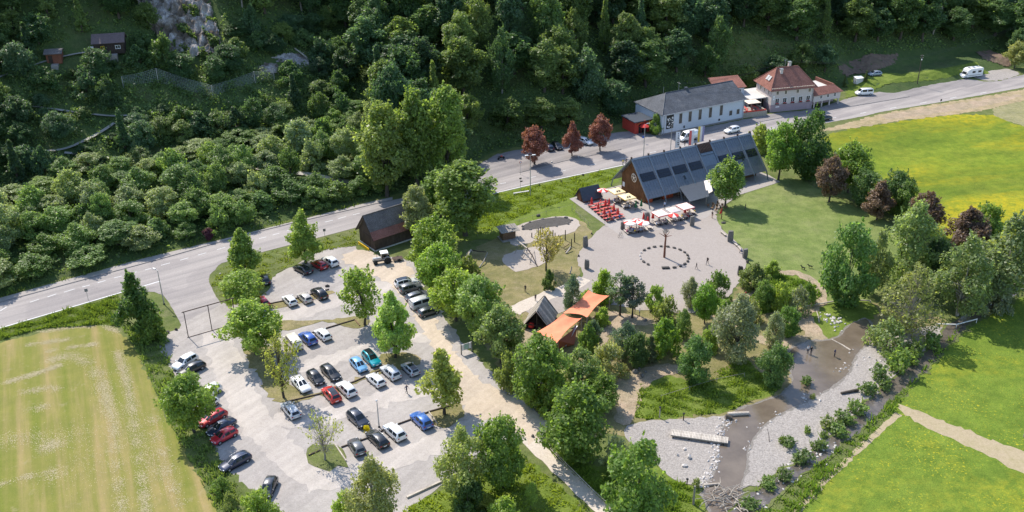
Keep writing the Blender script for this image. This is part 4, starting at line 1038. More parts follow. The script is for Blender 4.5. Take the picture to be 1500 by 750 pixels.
scatter_leaves('cliff_plants', 220000, (-85, -40, 190, 260), .3, (.05, .09, .025), (.5, 2.4), overgrow, seed=4)
scatter_leaves('slope_scrub', 260000, (-130, -10, 175, 270), .24, (.06, .11, .032), (.2, 2.4), lambda px, py, d: notrock(px, py, d) & (px < 520) & (py > 95) & (d > 38) & (np.sin(px*.17+np.sin(py*.2)*1.7)+np.cos(py*.23-px*.07) > .3), seed=9)
def tufts(name, px, n, h, col, seed=1, m='grass', size=.12):
    r = np.random.default_rng(seed); poly = np.array([at(*p)[:2] for p in px])
    a = poly.min(0); b = poly.max(0)
    x = r.uniform(a[0], b[0], n*3); y = r.uniform(a[1], b[1], n*3); k = inside(poly, x, y)
    x = x[k][:n]; y = y[k][:n]; n = len(x)
    cl = np.clip(np.sin(x*1.1+2*np.sin(y*.6))*np.cos(y*1.3+np.sin(x*.5))+.7, .15, 1.6)
    hh = h*cl*r.uniform(.5, 1.3, n); an = r.uniform(0, 6.28, n); ln = r.normal(0, .35, (n, 2))*hh[:, None]
    dx = np.stack([np.cos(an), np.sin(an), np.zeros(n)], 1)*size*r.uniform(.6, 1.5, n)[:, None]
    B = np.stack([x, y, np.zeros(n)+.01], 1); T = B + np.stack([ln[:, 0], ln[:, 1], hh], 1)
    Q = np.stack([B-dx, B+dx, T+dx*.35, T-dx*.35], 1)
    return tag(link(name, quad_mesh(name, Q, M[m]), color=col), kind='stuff')
tufts('verge_grass', [(-80, 505), (0, 484), (173, 433), (180, 445), (176, 478), (150, 476), (60, 482), (-80, 520)], 9000, .5, (.10, .165, .03), 1)
tufts('verge_grass', [(178, 480), (200, 480), (238, 502), (258, 552), (300, 625), (345, 708), (385, 745), (330, 780), (286, 690), (248, 620), (222, 560), (200, 512)], 9000, .55, (.10, .165, .045), 2)
tufts('brook_grass', [(1395, 488), (1408, 480), (1392, 506), (1350, 548), (1318, 594), (1245, 672), (1185, 738), (1120, 800), (1085, 790), (1108, 752), (1180, 695), (1262, 628), (1345, 550)], 14000, .6, (.11, .19, .03), 3)
tufts('brook_grass', [(1092, 736), (1138, 692), (1208, 640), (1278, 576), (1356, 510), (1376, 490), (1336, 520), (1264, 590), (1194, 648), (1122, 704)], 9000, .75, (.12, .19, .04), 4)
tufts('roadside_grass', [(720, 287), (905, 246), (900, 262), (850, 285), (838, 290), (760, 318), (700, 345), (690, 330)], 9000, .35, (.14, .21, .03), 5)
tufts('island_grass', [(324, 390), (440, 358), (522, 338), (522, 360), (455, 371), (398, 404), (390, 432), (335, 450), (310, 420)], 5000, .3, (.13, .19, .04), 6)
tufts('hillfoot_grass', [(-60, 455), (0, 438), (207, 381), (334, 350), (422, 328), (520, 303), (545, 292), (520, 290), (330, 335), (0, 425)], 6000, .5, (.09, .15, .03), 7)
tufts('bank_grass', [(930, 612), (938, 562), (1010, 562), (1090, 525), (1145, 570), (1060, 605), (950, 615)], 6000, .35, (.11, .18, .03), 8)
tufts('foreground_tufts', [(592, 745), (640, 722), (770, 670), (880, 765), (860, 800), (580, 800)], 6000, .3, (.14, .21, .03), 9)
tufts('foreground_tufts', [(805, 662), (880, 692), (1000, 708), (1030, 730), (1000, 790), (930, 780)], 6000, .4, (.12, .2, .03), 10)
tufts('mound_grass_tufts', [(1142, 402), (1196, 418), (1204, 436), (1150, 452), (1100, 465), (1092, 440)], 4000, .4, (.10, .18, .03), 12)
# drying hay lying in rows
def hay_rows():
    r = np.random.default_rng(3); rows = [
        ([(172, 515), (186, 560), (197, 620), (206, 690), (214, 752)], 2200, .34), ([(150, 560), (166, 618), (172, 690), (180, 756)], 1700, .4),
        ([(72, 528), (100, 520), (128, 530), (146, 550), (160, 600)], 1300, .5), ([(10, 560), (50, 548), (90, 534)], 700, .3), ([(60, 516), (110, 508), (140, 504)], 700, .3),
        ([(222, 610), (240, 670), (262, 740)], 1300, .45), ([(-20, 715), (40, 698), (80, 690)], 500, .3), ([(30, 575), (70, 568), (85, 570)], 380, .35), ([(0, 645), (60, 640), (130, 632)], 500, .8), ([(50, 600), (64, 595), (76, 596)], 260, .4),
        ([(60, 486), (110, 479), (152, 478), (178, 488)], 700, .25), ([(40, 505), (100, 497)], 400, .3), ([(180, 600), (205, 640), (232, 700)], 700, .9), ([(60, 700), (100, 690)], 300, .7), ([(66, 655), (84, 650)], 300, .6), ([(120, 620), (130, 700)], 500, 1.5)]
    P = []
    for px, n, w in rows:
        pts = [at(*p) for p in px]
        for _ in range(n*4):
            i = r.integers(0, len(pts)-1); p = pts[i].lerp(pts[i+1], r.uniform())
            k = math.sin(p.x*1.7+p.y*.9)+math.sin(p.x*.6-p.y*1.3)
            if k < r.uniform(-1.6, 1.0): continue
            P.append((p.x+r.normal(0, w*1.4), p.y+r.normal(0, w*1.4), r.uniform(.008, .035)))
    P = np.array(P); N = unit(r.normal(size=P.shape)*.2+np.array([0, 0, 1]))
    tag(link('hay_rows', leaves_mesh('hay_rows', P, N, r.uniform(.03, .09, len(P)), M['straw_bit'], r)), kind='stuff')
hay_rows()
# plants along the brook and on the gravel
n_ = 0
for px, py, hp, wp, lab in [(1365, 508, 22, 26, 'green willow bush on the far bank by the brook, farthest upstream'), (1345, 520, 26, 30, 'tall leafy bush where the brook bends'), (1312, 545, 40, 34, 'tall dark leaved bush on the gravel bank near the bend'), (1336, 532, 24, 26, 'dense bush right of the tall dark leaved one'),
    (1288, 556, 26, 24, 'thin reedy plant on the gravel bank'), (1300, 572, 18, 22, 'rounded bush on the brook side of the gravel'), (1270, 576, 20, 24, 'spreading weed clump above the drift log'), (1250, 606, 24, 30, 'large clump of weeds below the drift log'),
    (1236, 618, 18, 26, 'broad weed clump by the brook'), (1180, 634, 14, 12, 'single tall weed on the open gravel'), (1154, 654, 16, 20, 'leafy weed clump around a drift branch'), (1146, 650, 14, 12, 'small weed left of the drift branch'), (1212, 626, 18, 20, 'weed clump in the middle of the gravel bank'), (1204, 640, 10, 12, 'low weed near the gravel middle'),
    (1228, 636, 18, 26, 'bright green clump at the brook edge'), (1200, 660, 16, 24, 'bright clump midway along the brook'), (1176, 676, 16, 26, 'green clump overhanging the brook'), (1146, 698, 16, 26, 'green clump on the brook edge near the branch pile'), (1126, 712, 14, 24, 'small green clump right of the branch pile'), (1096, 738, 14, 30, 'green clump beside the branch pile'),
    (1180, 563, 14, 16, 'small willow sprout standing in the stream'), (1192, 584, 8, 10, 'low tuft at the lower edge of the stream')]:
    P = at(px, py); s = pxm(P)
    o = plant(P, 'tuft%d' % (n_ % 2), hp/s*1.0, wp/s*1.1, random.choice([(.075, .13, .03), (.065, .11, .032), (.085, .125, .04)]), lab, 'shrub', None, 'waterside_plant'); n_ += 1
# ------------------------------------------------------------------ buildings
def wpart(parent, name, m, fn, label=None, color=None):
    b = MB(); fn(b); o = b.build(name, m, parent, color)
    if label: o['label'] = label
    return o
def window(parent, x0, x1, z0, z1, y, out=-1, frame='white', pane='window', axis='y', bars=1, depth=.06, label=None):
    """window in a wall facing -y (or -x): frame with proud edges, recessed pane as sub-part"""
    def T(u, d, z): return (u, y+out*d, z) if axis == 'y' else (y+out*d, u, z)
    def bar(b, u0, u1, za, zb, d0, d1):
        p = T(u0, d0, za); q = T(u1, d1, zb)
        b.box(min(p[0], q[0]), max(p[0], q[0]), min(p[1], q[1]), max(p[1], q[1]), za, zb)
    b = MB(); w = .09
    bar(b, x0, x0+w, z0, z1, -.02, depth); bar(b, x1-w, x1, z0, z1, -.02, depth)
    bar(b, x0+w, x1-w, z0, z0+w, -.02, depth); bar(b, x0+w, x1-w, z1-w, z1, -.02, depth)
    for i in range(bars):
        c = x0 + (x1-x0)*(i+1)/(bars+1); bar(b, c-.03, c+.03, z0+w, z1-w, -.02, depth*.7)
    f = b.build('window', M[frame], parent)
    b = MB(); bar(b, x0+w*.5, x1-w*.5, z0+w*.5, z1-w*.5, -.01, .012); b.build('pane', M[pane], f)
    if label: f['label'] = label
    return f

# --- big hall with the steep metal roof
hall = thing('hall', 'large hall with a steep grey metal roof, brown gable and slanting struts', 'building', HO, HA)
HW, HE, HR, HLn = 13.2, 2.35, 9.15, 33.6
U0, U1 = -.5, 33.5
ribs = [-.3, 4.25, 8.5, 13.0, 17.3, 21.4, 25.5, 29.5, 33.2]
def roofpt(u, t, side=0, up=0.0):
    """t = 0 at the eave, 1 at the ridge"""
    v = t*HW/2; z = HE + t*(HR-HE)
    sl = math.atan2(HR-HE, HW/2); v -= math.sin(sl)*up; z += math.cos(sl)*up
    return (u, v if side == 0 else HW-v, z)
def gable(b, u, th=.18):
    pts = [(2.3, 0), (HW-2.0, 0), (HW-2.0, HE+(2.0)/(HW/2)*(HR-HE)-.25), (HW/2, HR-.3), (2.3, HE+2.3/(HW/2)*(HR-HE)-.25)]
    b.slab([(u, v, z) for v, z in pts], th)
wpart(hall, 'gable_wall', M['cladding'], lambda b: gable(b, .7))
wpart(hall, 'gable_wall', M['cladding'], lambda b: gable(b, 32.6))
wpart(hall, 'front_wall', M['brown_wood'], lambda b: b.box(.75, 32.4, 2.35, 2.55, 0, HE+2.0))
wpart(hall, 'back_wall', M['brown_wood'], lambda b: b.box(.75, 32.4, HW-2.2, HW-2.02, 0, HE+1.7))
def batten(b):
    for k in range(24):
        v = 2.6+k*.36; top = HE+min(v, HW-v)/(HW/2)*(HR-HE)-.45
        b.box(.46, .52, v, v+.05, 0, top)
wpart(hall, 'cladding_batten', M['cladding'], batten)['kind'] = 'stuff'
em = wpart(hall, 'gable_emblem', M['cream'], lambda b: b.lathe([(.78, 0), (.82, .03), (.98, .03), (1.02, 0), (.98, -.03), (.8, -.03)], 28, M=Matrix.Translation((.40, HW/2-.3, 4.7)) @ Matrix.Rotation(math.pi/2, 4, 'Y')))
def emblem(b):
    c = Vector((.33, HW/2-.3, 4.7))
    for a in (.3, 1.5, 2.6, 3.9, 5.2): b.beam(c, c+Vector((0, math.cos(a)*.86, math.sin(a)*.86)), .05, .14)
    b.lathe([(.25, -.03), (.3, 0), (.25, .03)], 14, M=Matrix.Translation(c) @ Matrix.Rotation(math.pi/2, 4, 'Y'))
wpart(em, 'emblem_spokes', M['cream'], emblem)
wpart(em, 'emblem_disc', M['brown_wood'], lambda b: b.lathe([(.8, -.012), (.8, .012)], 24, M=Matrix.Translation((.358, HW/2-.3, 4.7)) @ Matrix.Rotation(math.pi/2, 4, 'Y')))
for side in (0, 1):
    for i in range(8):
        a, c = ribs[i]+.14, ribs[i+1]-.14
        # each bay is split into standing-seam sheets
        q = [roofpt(a, -.04, side), roofpt(c, -.04, side), roofpt(c, .995, side), roofpt(a, .995, side)]
        if side: q = q[::-1]
        p = wpart(hall, 'roof_panel', M['metal_roof'], lambda b: b.slab(q, .16))
        def seams(b):
            k = 6
            for j in range(1, k):
                u = a+(c-a)*j/k
                b.beam(roofpt(u, -.03, side, .02), roofpt(u, .985, side, .02), .05, .05)
        wpart(p, 'standing_seam', M['metal_roof'], seams)['kind'] = 'stuff'
        if side == 0 and i != 4:
            t0, t1 = .40, .60
            sk = wpart(hall, 'skylight', M['dark_metal'], lambda b: b.slab([roofpt(a+.35, t0, 0, .14), roofpt(c-.35, t0, 0, .14), roofpt(c-.35, t1, 0, .14), roofpt(a+.35, t1, 0, .14)], .16))
            for (ta, tb) in ((t0+.008, (t0+t1)/2-.006), ((t0+t1)/2+.006, t1-.008)):
                wpart(sk, 'pane', M['solar'], lambda b: b.slab([roofpt(a+.45, ta, 0, .16), roofpt(c-.45, ta, 0, .16), roofpt(c-.45, tb, 0, .16), roofpt(a+.45, tb, 0, .16)], .04))
    for u in ribs:
        wpart(hall, 'roof_rib', M['metal_trim'], lambda b: b.beam(roofpt(u, -.07, side, .06), roofpt(u, 1.0, side, .06), .26, .26))
        f = roofpt(u, -.07, side, 0)
        wpart(hall, 'strut', M['metal_trim'], lambda b: b.beam((f[0], f[1], f[2]), (u+.1, -1.15 if side == 0 else HW+1.15, 0), .2, .2))
for u in ribs:
    wpart(hall, 'ridge_post', M['rust'], lambda b: b.box(u-.12, u+.12, HW/2-.2, HW/2+.2, HR+.0, HR+.55))
wpart(hall, 'ridge_cap', M['metal_trim'], lambda b: (b.slab([(U0, HW/2-.35, HR-.16), (U1, HW/2-.35, HR-.16), (U1, HW/2, HR+.16), (U0, HW/2, HR+.16)], .05), b.slab([(U0, HW/2, HR+.16), (U1, HW/2, HR+.16), (U1, HW/2+.35, HR-.16), (U0, HW/2+.35, HR-.16)], .05)))
# louvred vent over the fifth bay
vt = wpart(hall, 'ridge_vent', M['metal_trim'], lambda b: (b.slab([roofpt(17.6, .70, 0, .2), roofpt(21.1, .70, 0, .2), roofpt(21.1, .76, 0, .2), roofpt(17.6, .76, 0, .2)], .24)))
for k in range(9):
    u = 17.8+k*.39
    wpart(vt, 'louvre', M['rust'], lambda b: b.beam(roofpt(u, .77, 0, .25), roofpt(u, 1.0, 0, .3), .2, .3))
wpart(hall, 'roof_panel', M['metal_trim'], lambda b: b.slab([roofpt(17.55, .42, 0, .04), roofpt(21.2, .42, 0, .04), roofpt(21.2, .695, 0, .04), roofpt(17.55, .695, 0, .04)], .05), 'paler sheet below the ridge vent')
for u, t in ((10.6, .2), (27.8, .33)):
    w = wpart(hall, 'roof_window', M['metal_trim'], lambda b: b.slab([roofpt(u, t, 0, .12), roofpt(u+.8, t, 0, .12), roofpt(u+.8, t+.14, 0, .12), roofpt(u, t+.14, 0, .12)], .14))
    wpart(w, 'pane', M['glass'], lambda b: b.slab([roofpt(u+.1, t+.015, 0, .14), roofpt(u+.7, t+.015, 0, .14), roofpt(u+.7, t+.125, 0, .14), roofpt(u+.1, t+.125, 0, .14)], .04))
# porch roof in front of bays 3 and 4
wpart(hall, 'porch_roof', M['slate'], lambda b: b.slab([(6.6, -6.2, 2.35), (12.0, -6.0, 2.35), (17.0, 1.6, 3.0), (9.0, 1.6, 3.0)], .12))
wpart(hall, 'porch_roof', M['white_fabric'], lambda b: b.slab([(12.15, -5.0, 2.42), (14.4, -4.2, 2.42), (17.3, .5, 2.95), (15.6, .5, 2.95)], .05), 'pale awning beside the porch')
wpart(hall, 'porch_beam', M['white'], lambda b: b.beam((8.6, 1.5, 3.1), (18, 1.5, 3.1), .2, .25))
for u, v in ((7.0, -5.7), (11.6, -5.6), (9.2, 1.2), (9.6, -.5), (16.2, .8)):
    wpart(hall, 'porch_post', M['grey_wood'], lambda b: b.beam((u, v, 0), (u, v, 2.4), .16, .16))
for u, c in ((1.2, 'orange_red'), (5.4, 'orange_red'), (6.8, 'orange_red')):
    wpart(hall, 'counter', M[c], lambda b: b.box(u, u+1.3, 1.75, 2.3, 0, 1.1, bev=.03))
wpart(hall, 'door', M['dark_wood'], lambda b: b.box(2.9, 4.9, 2.24, 2.36, .02, 2.2))
for u in (10.2, 13.2, 18.6, 22.4, 26.0, 29.4): window(hall, u, u+1.8, .7, 2.2, 2.34, -1, 'dark_metal', 'window')
wpart(hall, 'hatch_board', M['white'], lambda b: b.slab([(.9, 1.0, 2.05), (3.0, 1.0, 2.05), (3.0, 2.3, 2.3), (.9, 2.3, 2.3)], .06), 'white serving hatch cover')
wpart(hall, 'menu_board', M['white'], lambda b: b.box(.42, .5, HW-3.3, HW-2.5, 1.2, 2.3))

# --- small dark-roofed shed at the beer garden
sh = thing('shed', 'small gabled shed with a dark roof at the corner of the beer garden', 'shed', HL(-11.3, 8.9), HA)
wpart(sh, 'wall', M['red_shed'], lambda b: (b.slab([(.25, .1, 0), (.25, 2.9, 0), (.25, 2.9, 1.0), (.25, 1.5, 2.9), (.25, .1, 1.0)][::-1], .12), b.slab([(4.7, .1, 0), (4.7, 2.9, 0), (4.7, 2.9, 1.0), (4.7, 1.5, 2.9), (4.7, .1, 1.0)][::-1], .12), b.box(.25, 4.6, .1, .2, 0, .75), b.box(.25, 4.6, 2.8, 2.9, 0, .75)))
wpart(sh, 'roof', M['slate'], lambda b: (b.slab([(-.1, -.35, .55), (5.0, -.35, .55), (5.0, 1.5, 3.15), (-.1, 1.5, 3.15)], .12), b.slab([(-.1, 1.505, 3.15), (5.0, 1.505, 3.15), (5.0, 3.35, .55), (-.1, 3.35, .55)], .12)))
wpart(sh, 'door', M['red_shed'], lambda b: b.box(.10, .14, 1.0, 2.0, .02, 1.9))
wpart(sh, 'roof_edge', M['dark_wood'], lambda b: (b.beam((-.16, -.35, .45), (-.16, 1.5, 3.05), .06, .2), b.beam((-.16, 1.5, 3.05), (-.16, 3.35, .45), .06, .2)))

# --- long pale building on the road
WO = Vector((39.6, 244.9, 0)); WA = math.radians(27.1)
wb = thing('long_building', 'long pale grey building with a dark hipped roof beside the road', 'building', WO, WA)
WLn, WW, WE, WRz = 26.8, 12.5, 5.75, 9.0
wpart(wb, 'wall', M['white_wall'], lambda b: (b.box(0, WLn, 0, .3, 0, WE), b.box(0, WLn, WW-.3, WW, 0, WE), b.box(0, .3, .3, WW-.3, 0, WE), b.slab([(WLn, .302, 0), (WLn, WW-.302, 0), (WLn, WW-.302, WE), (WLn, WW/2, WRz-.2), (WLn, .302, WE)], .3)))
wpart(wb, 'plinth', M['kerb'], lambda b: b.box(-.04, WLn+.04, -.05, -.003, 0, .45))
e = .45
def froof(b):
    A = (-e, -e, WE-.15); B = (WLn+e, -e, WE-.15); R1 = (WLn+e, WW/2, WRz); R0 = (5.0, WW/2, WRz); Cc = (-e, WW+e, WE-.15); D = (WLn+e, WW+e, WE-.15)
    b.slab([A, B, R1, R0], .18); b.slab([R0, R1, D, Cc], .18); b.slab([Cc, A, R0], .18)
rf = wpart(wb, 'roof', M['dark_tiles'], froof)
wpart(rf, 'ridge', M['slate'], lambda b: b.tube([(5, WW/2, WRz+.02), (WLn+e, WW/2, WRz+.02)], .12, 6))
wpart(rf, 'hip_ridge', M['slate'], lambda b: (b.tube([(-e, -e, WE-.1), (5, WW/2, WRz+.02)], .11, 6)))
wpart(rf, 'aerial_mast', M['steel'], lambda b: (b.tube([(9.5, WW/2+.3, WRz-.2), (9.5, WW/2+.3, WRz+2.2)], .05, 6), b.tube([(9.5, WW/2-.5, WRz+1.9), (9.5, WW/2+1.1, WRz+1.9)], .03, 5)))
wpart(rf, 'aerial_mast', M['steel'], lambda b: (b.tube([(5.8, WW/2+2, WRz-1), (5.8, WW/2+2, WRz+1.0)], .04, 6)))
wpart(rf, 'vent', M['slate'], lambda b: b.box(11.3, 12.1, WW/2-.35, WW/2+.45, WRz-.2, WRz+.55))
wpart(wb, 'gutter', M['steel'], lambda b: b.tube([(-e, -e-.06, WE-.18), (WLn+e, -e-.06, WE-.18)], .08, 6))
wpart(wb, 'downpipe', M['steel'], lambda b: b.tube([(.55, -.08, 0), (.55, -.08, WE-.2)], .06, 6))
wpart(wb, 'downpipe', M['steel'], lambda b: b.tube([(WLn-.3, -.08, 0), (WLn-.3, -.08, WE-.2)], .06, 6))
for u in (5.3, 8.35, 11.6, 15.0, 18.6): window(wb, u, u+.95, 2.3, 5.1, 0, -1, 'grey_wood', 'window', bars=1)
for u in (21.9, 24.4): window(wb, u, u+.95, 1.7, 3.1, 0, -1, 'grey_wood', 'window', bars=1)
wpart(wb, 'wall_lamp', M['dark_metal'], lambda b: b.box(6.9, 7.2, -.2, 0, .9, 1.5))
wpart(wb, 'wall_box', M['dark_metal'], lambda b: b.box(18.4, 18.8, -.2, 0, .9, 1.4))
po = wpart(wb, 'poster', M['black'], lambda b: (b.box(1.25, 3.5, -.07, 0, 3.3, 5.2), b.box(1.25, 3.5, -.07, 0, 1.5, 3.22)))
def marks(b):
    r = random.Random(4)
    for z0 in (3.45, 1.7):
        for k in range(13):
            u = 1.4+r.random()*1.7; z = z0+r.random()*1.2
            b.box(u, u+r.uniform(.12, .5), -.085-.001*k, -.07, z, z+r.uniform(.06, .28))
wpart(po, 'poster_print', M['white'], marks)['kind'] = 'stuff'

# red entrance pavilion at its left end
en = thing('entrance_pavilion', 'red glazed entrance pavilion with a flat roof at the end of the long building', 'building', WO + Vector((math.cos(WA)*-5.6+math.sin(WA)*-4.2, math.sin(WA)*-5.6+math.cos(WA)*4.2, 0)), WA)
wpart(en, 'wall', M['red'], lambda b: (b.box(0, .2, 0, 6.0, 0, 3.2), b.box(.2, 5.5, 5.8, 6.0, 0, 3.2), b.box(.2, 5.2, 0, .2, 2.5, 3.2), b.box(.2, 1.0, .0, .2, 0, 2.5), b.box(3.9, 5.2, 0, .2, 0, 2.5)))
wpart(en, 'roof', M['slate'], lambda b: b.box(-.4, 5.55, -.4, 6.3, 3.2, 3.45))
wpart(en, 'glazing', M['window'], lambda b: b.box(1.0, 3.9, .08, .12, .05, 2.5))
for u in (1.0, 1.9, 2.9, 3.8): wpart(en, 'mullion', M['red'], lambda b: b.box(u, u+.1, -.03, .07, .02, 2.5))
wpart(en, 'arch', M['orange_red'], lambda b: [b.beam((.4+k*.8, -.25, 2.55+math.sin(k/6*math.pi)*.75), (.4+(k+1)*.8, -.25, 2.55+math.sin((k+1)/6*math.pi)*.75), .2, .35) for k in range(6)])

# --- guest house with the red hipped roof
GO = Vector((72.0, 262.0, 0)); GA = math.radians(13.5)
gh = thing('guest_house', 'pinkish guest house with a red hipped tile roof and white framed windows', 'house', GO, GA)
GL, GW, GE, GR = 12.6, 9.2, 6.55, 11.2
wpart(gh, 'wall', M['pink_wall'], lambda b: b.box(0, GL, 0, GW, 2.1, GE))
wpart(gh, 'plinth', M['mauve_wall'], lambda b: b.box(-.04, GL+.04, -.04, GW+.04, 0, 2.1))
def groof(b):
    o = .75; A = (-o, -o, GE-.25); B = (GL+o, -o, GE-.25); D = (GL+o, GW+o, GE-.25); E = (-o, GW+o, GE-.25)
    R0 = (3.1, GW/2, GR); R1 = (GL-3.1, GW/2, GR)
    b.slab([A, B, R1, R0], .18); b.slab([R0, R1, D, E], .18); b.slab([E, A, R0], .18); b.slab([B, D, R1], .18)
gr = wpart(gh, 'roof', M['red_tiles'], groof)
for p, q in (((-.75, -.75, GE-.2), (3.1, GW/2, GR)), ((GL+.75, -.75, GE-.2), (GL-3.1, GW/2, GR)), ((-.75, GW+.75, GE-.2), (3.1, GW/2, GR)), ((3.1, GW/2, GR), (GL-3.1, GW/2, GR))):
    wpart(gr, 'ridge_tiles', M['dull_red_tiles'], lambda b: b.tube([p, q], .13, 6))
def snow(b):
    for k in range(26): b.box(-.3+k*.5, .0+k*.5, -.42, -.3, GE+.22, GE+.36)
wpart(gr, 'snow_guard', M['cream'], snow)['kind'] = 'stuff'
for x, y, h in ((4.0, 3.4, 11.0), (7.2, GW/2+.5, 12.3)):
    ch = wpart(gh, 'chimney', M['pink_wall'], lambda b: b.box(x-.35, x+.35, y-.35, y+.35, 9.2, h))
    wpart(ch, 'chimney_cap', M['steel'], lambda b: b.box(x-.45, x+.45, y-.45, y+.45, h, h+.15))
wpart(gh, 'aerial_mast', M['steel'], lambda b: (b.tube([(5.6, GW/2, GR-.1), (5.6, GW/2, GR+2.2)], .05, 6), b.tube([(5.1, GW/2, GR+1.9), (6.1, GW/2, GR+1.9)], .04, 5)))
for k, y in enumerate((3.1, 4.3)):       # roof windows on the left hip
    def rp(yy, t): return (-.75+t*3.85, yy, GE-.25+t*(GR-GE+.25))
    w = wpart(gh, 'roof_window', M['steel'], lambda b: b.slab([Vector(rp(y, .34))+Vector((-.08, 0, .08)), Vector(rp(y, .56))+Vector((-.08, 0, .08)), Vector(rp(y+.95, .56))+Vector((-.08, 0, .08)), Vector(rp(y+.95, .34))+Vector((-.08, 0, .08))][::-1], .14, None))
    wpart(w, 'pane', M['blue'] if False else M['glass'], lambda b: b.slab([Vector(rp(y+.1, .37))+Vector((-.1, 0, .1)), Vector(rp(y+.1, .53))+Vector((-.1, 0, .1)), Vector(rp(y+.85, .53))+Vector((-.1, 0, .1)), Vector(rp(y+.85, .37))+Vector((-.1, 0, .1))][::-1], .04))
for u in (1.7, 4.2, 7.8, 11.4): window(gh, u-.4, u+.4, 4.9, 6.0, 0, -1, 'cream', 'window')
for u in (1.8, 4.1, 6.5, 8.9, 11.2):
    w = window(gh, u-.62, u+.62, 2.5, 3.95, 0, -1, 'white', 'window', depth=.09)
    wpart(w, 'flower_box', M['dark_wood'], lambda b: b.box(u-.55, u+.55, -.35, -.1, 2.25, 2.47))
    wpart(w, 'flowers', M['red_fabric'], lambda b: [b.box(u-.5+k*.2, u-.36+k*.2, -.36, -.14, 2.47, 2.55+.04*(k % 3)) for k in range(5)])['kind'] = 'stuff'
for y in (1.8, 4.2, 6.5): window(gh, y-.4, y+.4, 4.7, 6.0, 0, -1, 'cream', 'window', 'x')
for y in (2.2, 6.4): window(gh, y-.5, y+.5, 2.5, 3.9, 0, -1, 'white', 'window', 'x')
wpart(gh, 'wall_sign', M['white'], lambda b: (b.box(.5, .95, -.06, 0, 4.2, 4.7), b.box(.5, .95, -.06, 0, 3.5, 4.0)))
wpart(gh, 'nameplate', M['white'], lambda b: b.box(1.5, 2.6, -.08, -.04, 1.3, 1.6))
wpart(gh, 'downpipe', M['steel'], lambda b: b.tube([(GL-.2, -.08, 0), (GL-.2, -.08, GE-.2)], .06, 6))
wpart(gh, 'door', M['mauve_wall'], lambda b: b.box(10.9, 11.9, -.09, -.045, .02, 2.0))

# --- annex on stilts to its right
an = thing('annex', 'low annex on stilts with a red tile roof edge beside the guest house', 'building', GO + Vector((math.cos(GA)*13.0, math.sin(GA)*13.0, 0)), math.radians(24))
wpart(an, 'wall', M['pink_wall'], lambda b: b.box(0, 9.4, 0, 9.5, 1.7, 3.9))
wpart(an, 'back_wall', M['mauve_wall'], lambda b: b.box(0, 9.4, 2.6, 9.5, 0, 1.7))
wpart(an, 'roof', M['red_tiles'], lambda b: (b.slab([(-.3, -.5, 3.75), (9.9, -.5, 3.75), (8.6, 2.2, 5.25), (.5, 2.2, 5.25)], .15), b.slab([(9.9, -.5, 3.75), (9.9, 10, 3.75), (8.6, 9.8, 5.25), (8.6, 2.2, 5.25)], .15)))
wpart(an, 'flat_roof', M['pale_kerb'], lambda b: b.box(.2, 8.55, 2.25, 9.6, 3.9, 4.3))
wpart(an, 'parapet', M['red_tiles'], lambda b: b.box(8.3, 8.7, 2.2, 9.8, 4.3, 5.35))
for u in (.4, 3.1, 5.8, 8.9): wpart(an, 'stilt', M['pink_wall'], lambda b: b.box(u, u+.3, .1, .4, 0, 1.7))
for u in (2.6, 5.0, 7.4): window(an, u-.45, u+.45, 2.4, 3.5, 0, -1, 'white', 'window')

# --- low buildings and terrace between the two
TO = GO + Vector((math.cos(GA)*-8.4, math.sin(GA)*-8.4, 0))
lk = thing('link_building', 'flat roofed link between the long building and the guest house', 'building', TO + Vector((2.3, 4.5, 0)), math.radians(20))
wpart(lk, 'wall', M['pink_wall'], lambda b: b.box(0, 6.8, 0, 6.5, 0, 3.4))
wpart(lk, 'roof', M['pale_kerb'], lambda b: b.box(-.5, 7.2, -1.8, 6.8, 3.4, 3.65))
wpart(lk, 'opening', M['dark_wood'], lambda b: b.box(.4, 6.4, -.05, -.003, .5, 3.0))
for u in (.2, 3.3, 6.6): wpart(lk, 'post', M['grey_wood'], lambda b: b.box(u, u+.16, -1.6, -1.44, 0, 3.4))
ob = thing('outbuilding', 'small outbuilding with a red roof behind the long building', 'building', WO + Vector((math.cos(WA)*25.5-math.sin(WA)*10.5, math.sin(WA)*25.5+math.cos(WA)*10.5, 0)), math.radians(15))
wpart(ob, 'wall', M['white_wall'], lambda b: b.box(0, 8.5, 0, 5, 0, 5.6))
wpart(ob, 'roof', M['red_tiles'], lambda b: b.slab([(-.4, -.5, 5.7), (9, -.5, 5.7), (9, 5.4, 7.4), (-.4, 5.4, 7.4)], .2))
for u in (2.6, 3.7, 6.0, 7.2): window(ob, u-.4, u+.4, 3.9, 5.1, 0, -1, 'white', 'window')
te = thing('terrace_wall', 'stone walled raised terrace beside the guest house', 'terrace', TO + Vector((-.6, -2.6, 0)), math.radians(16))
wpart(te, 'stone_wall', M['stone_wall'], lambda b: (b.box(0, 7.6, 0, .4, 0, 1.5), b.box(7.2, 7.6, .4, 5.5, 0, 1.5), b.box(0, .4, .4, 5.5, 0, 1.5)))
wpart(te, 'floor', M['terrace'], lambda b: b.box(.4, 7.2, .4, 5.5, .9, 1.1))
for k in range(7):
    f = tag(MB().box(-.45, .45, -.18, .18, 0, .35).build('flower_trough', M['red']), 'red flower trough on the terrace wall', 'planter', 'flower troughs on the terrace wall')
    f.location = te.location + Matrix.Rotation(math.radians(16), 3, 'Z') @ Vector((.7+k*1.02, .2, 1.5)); f.rotation_euler.z = math.radians(16)

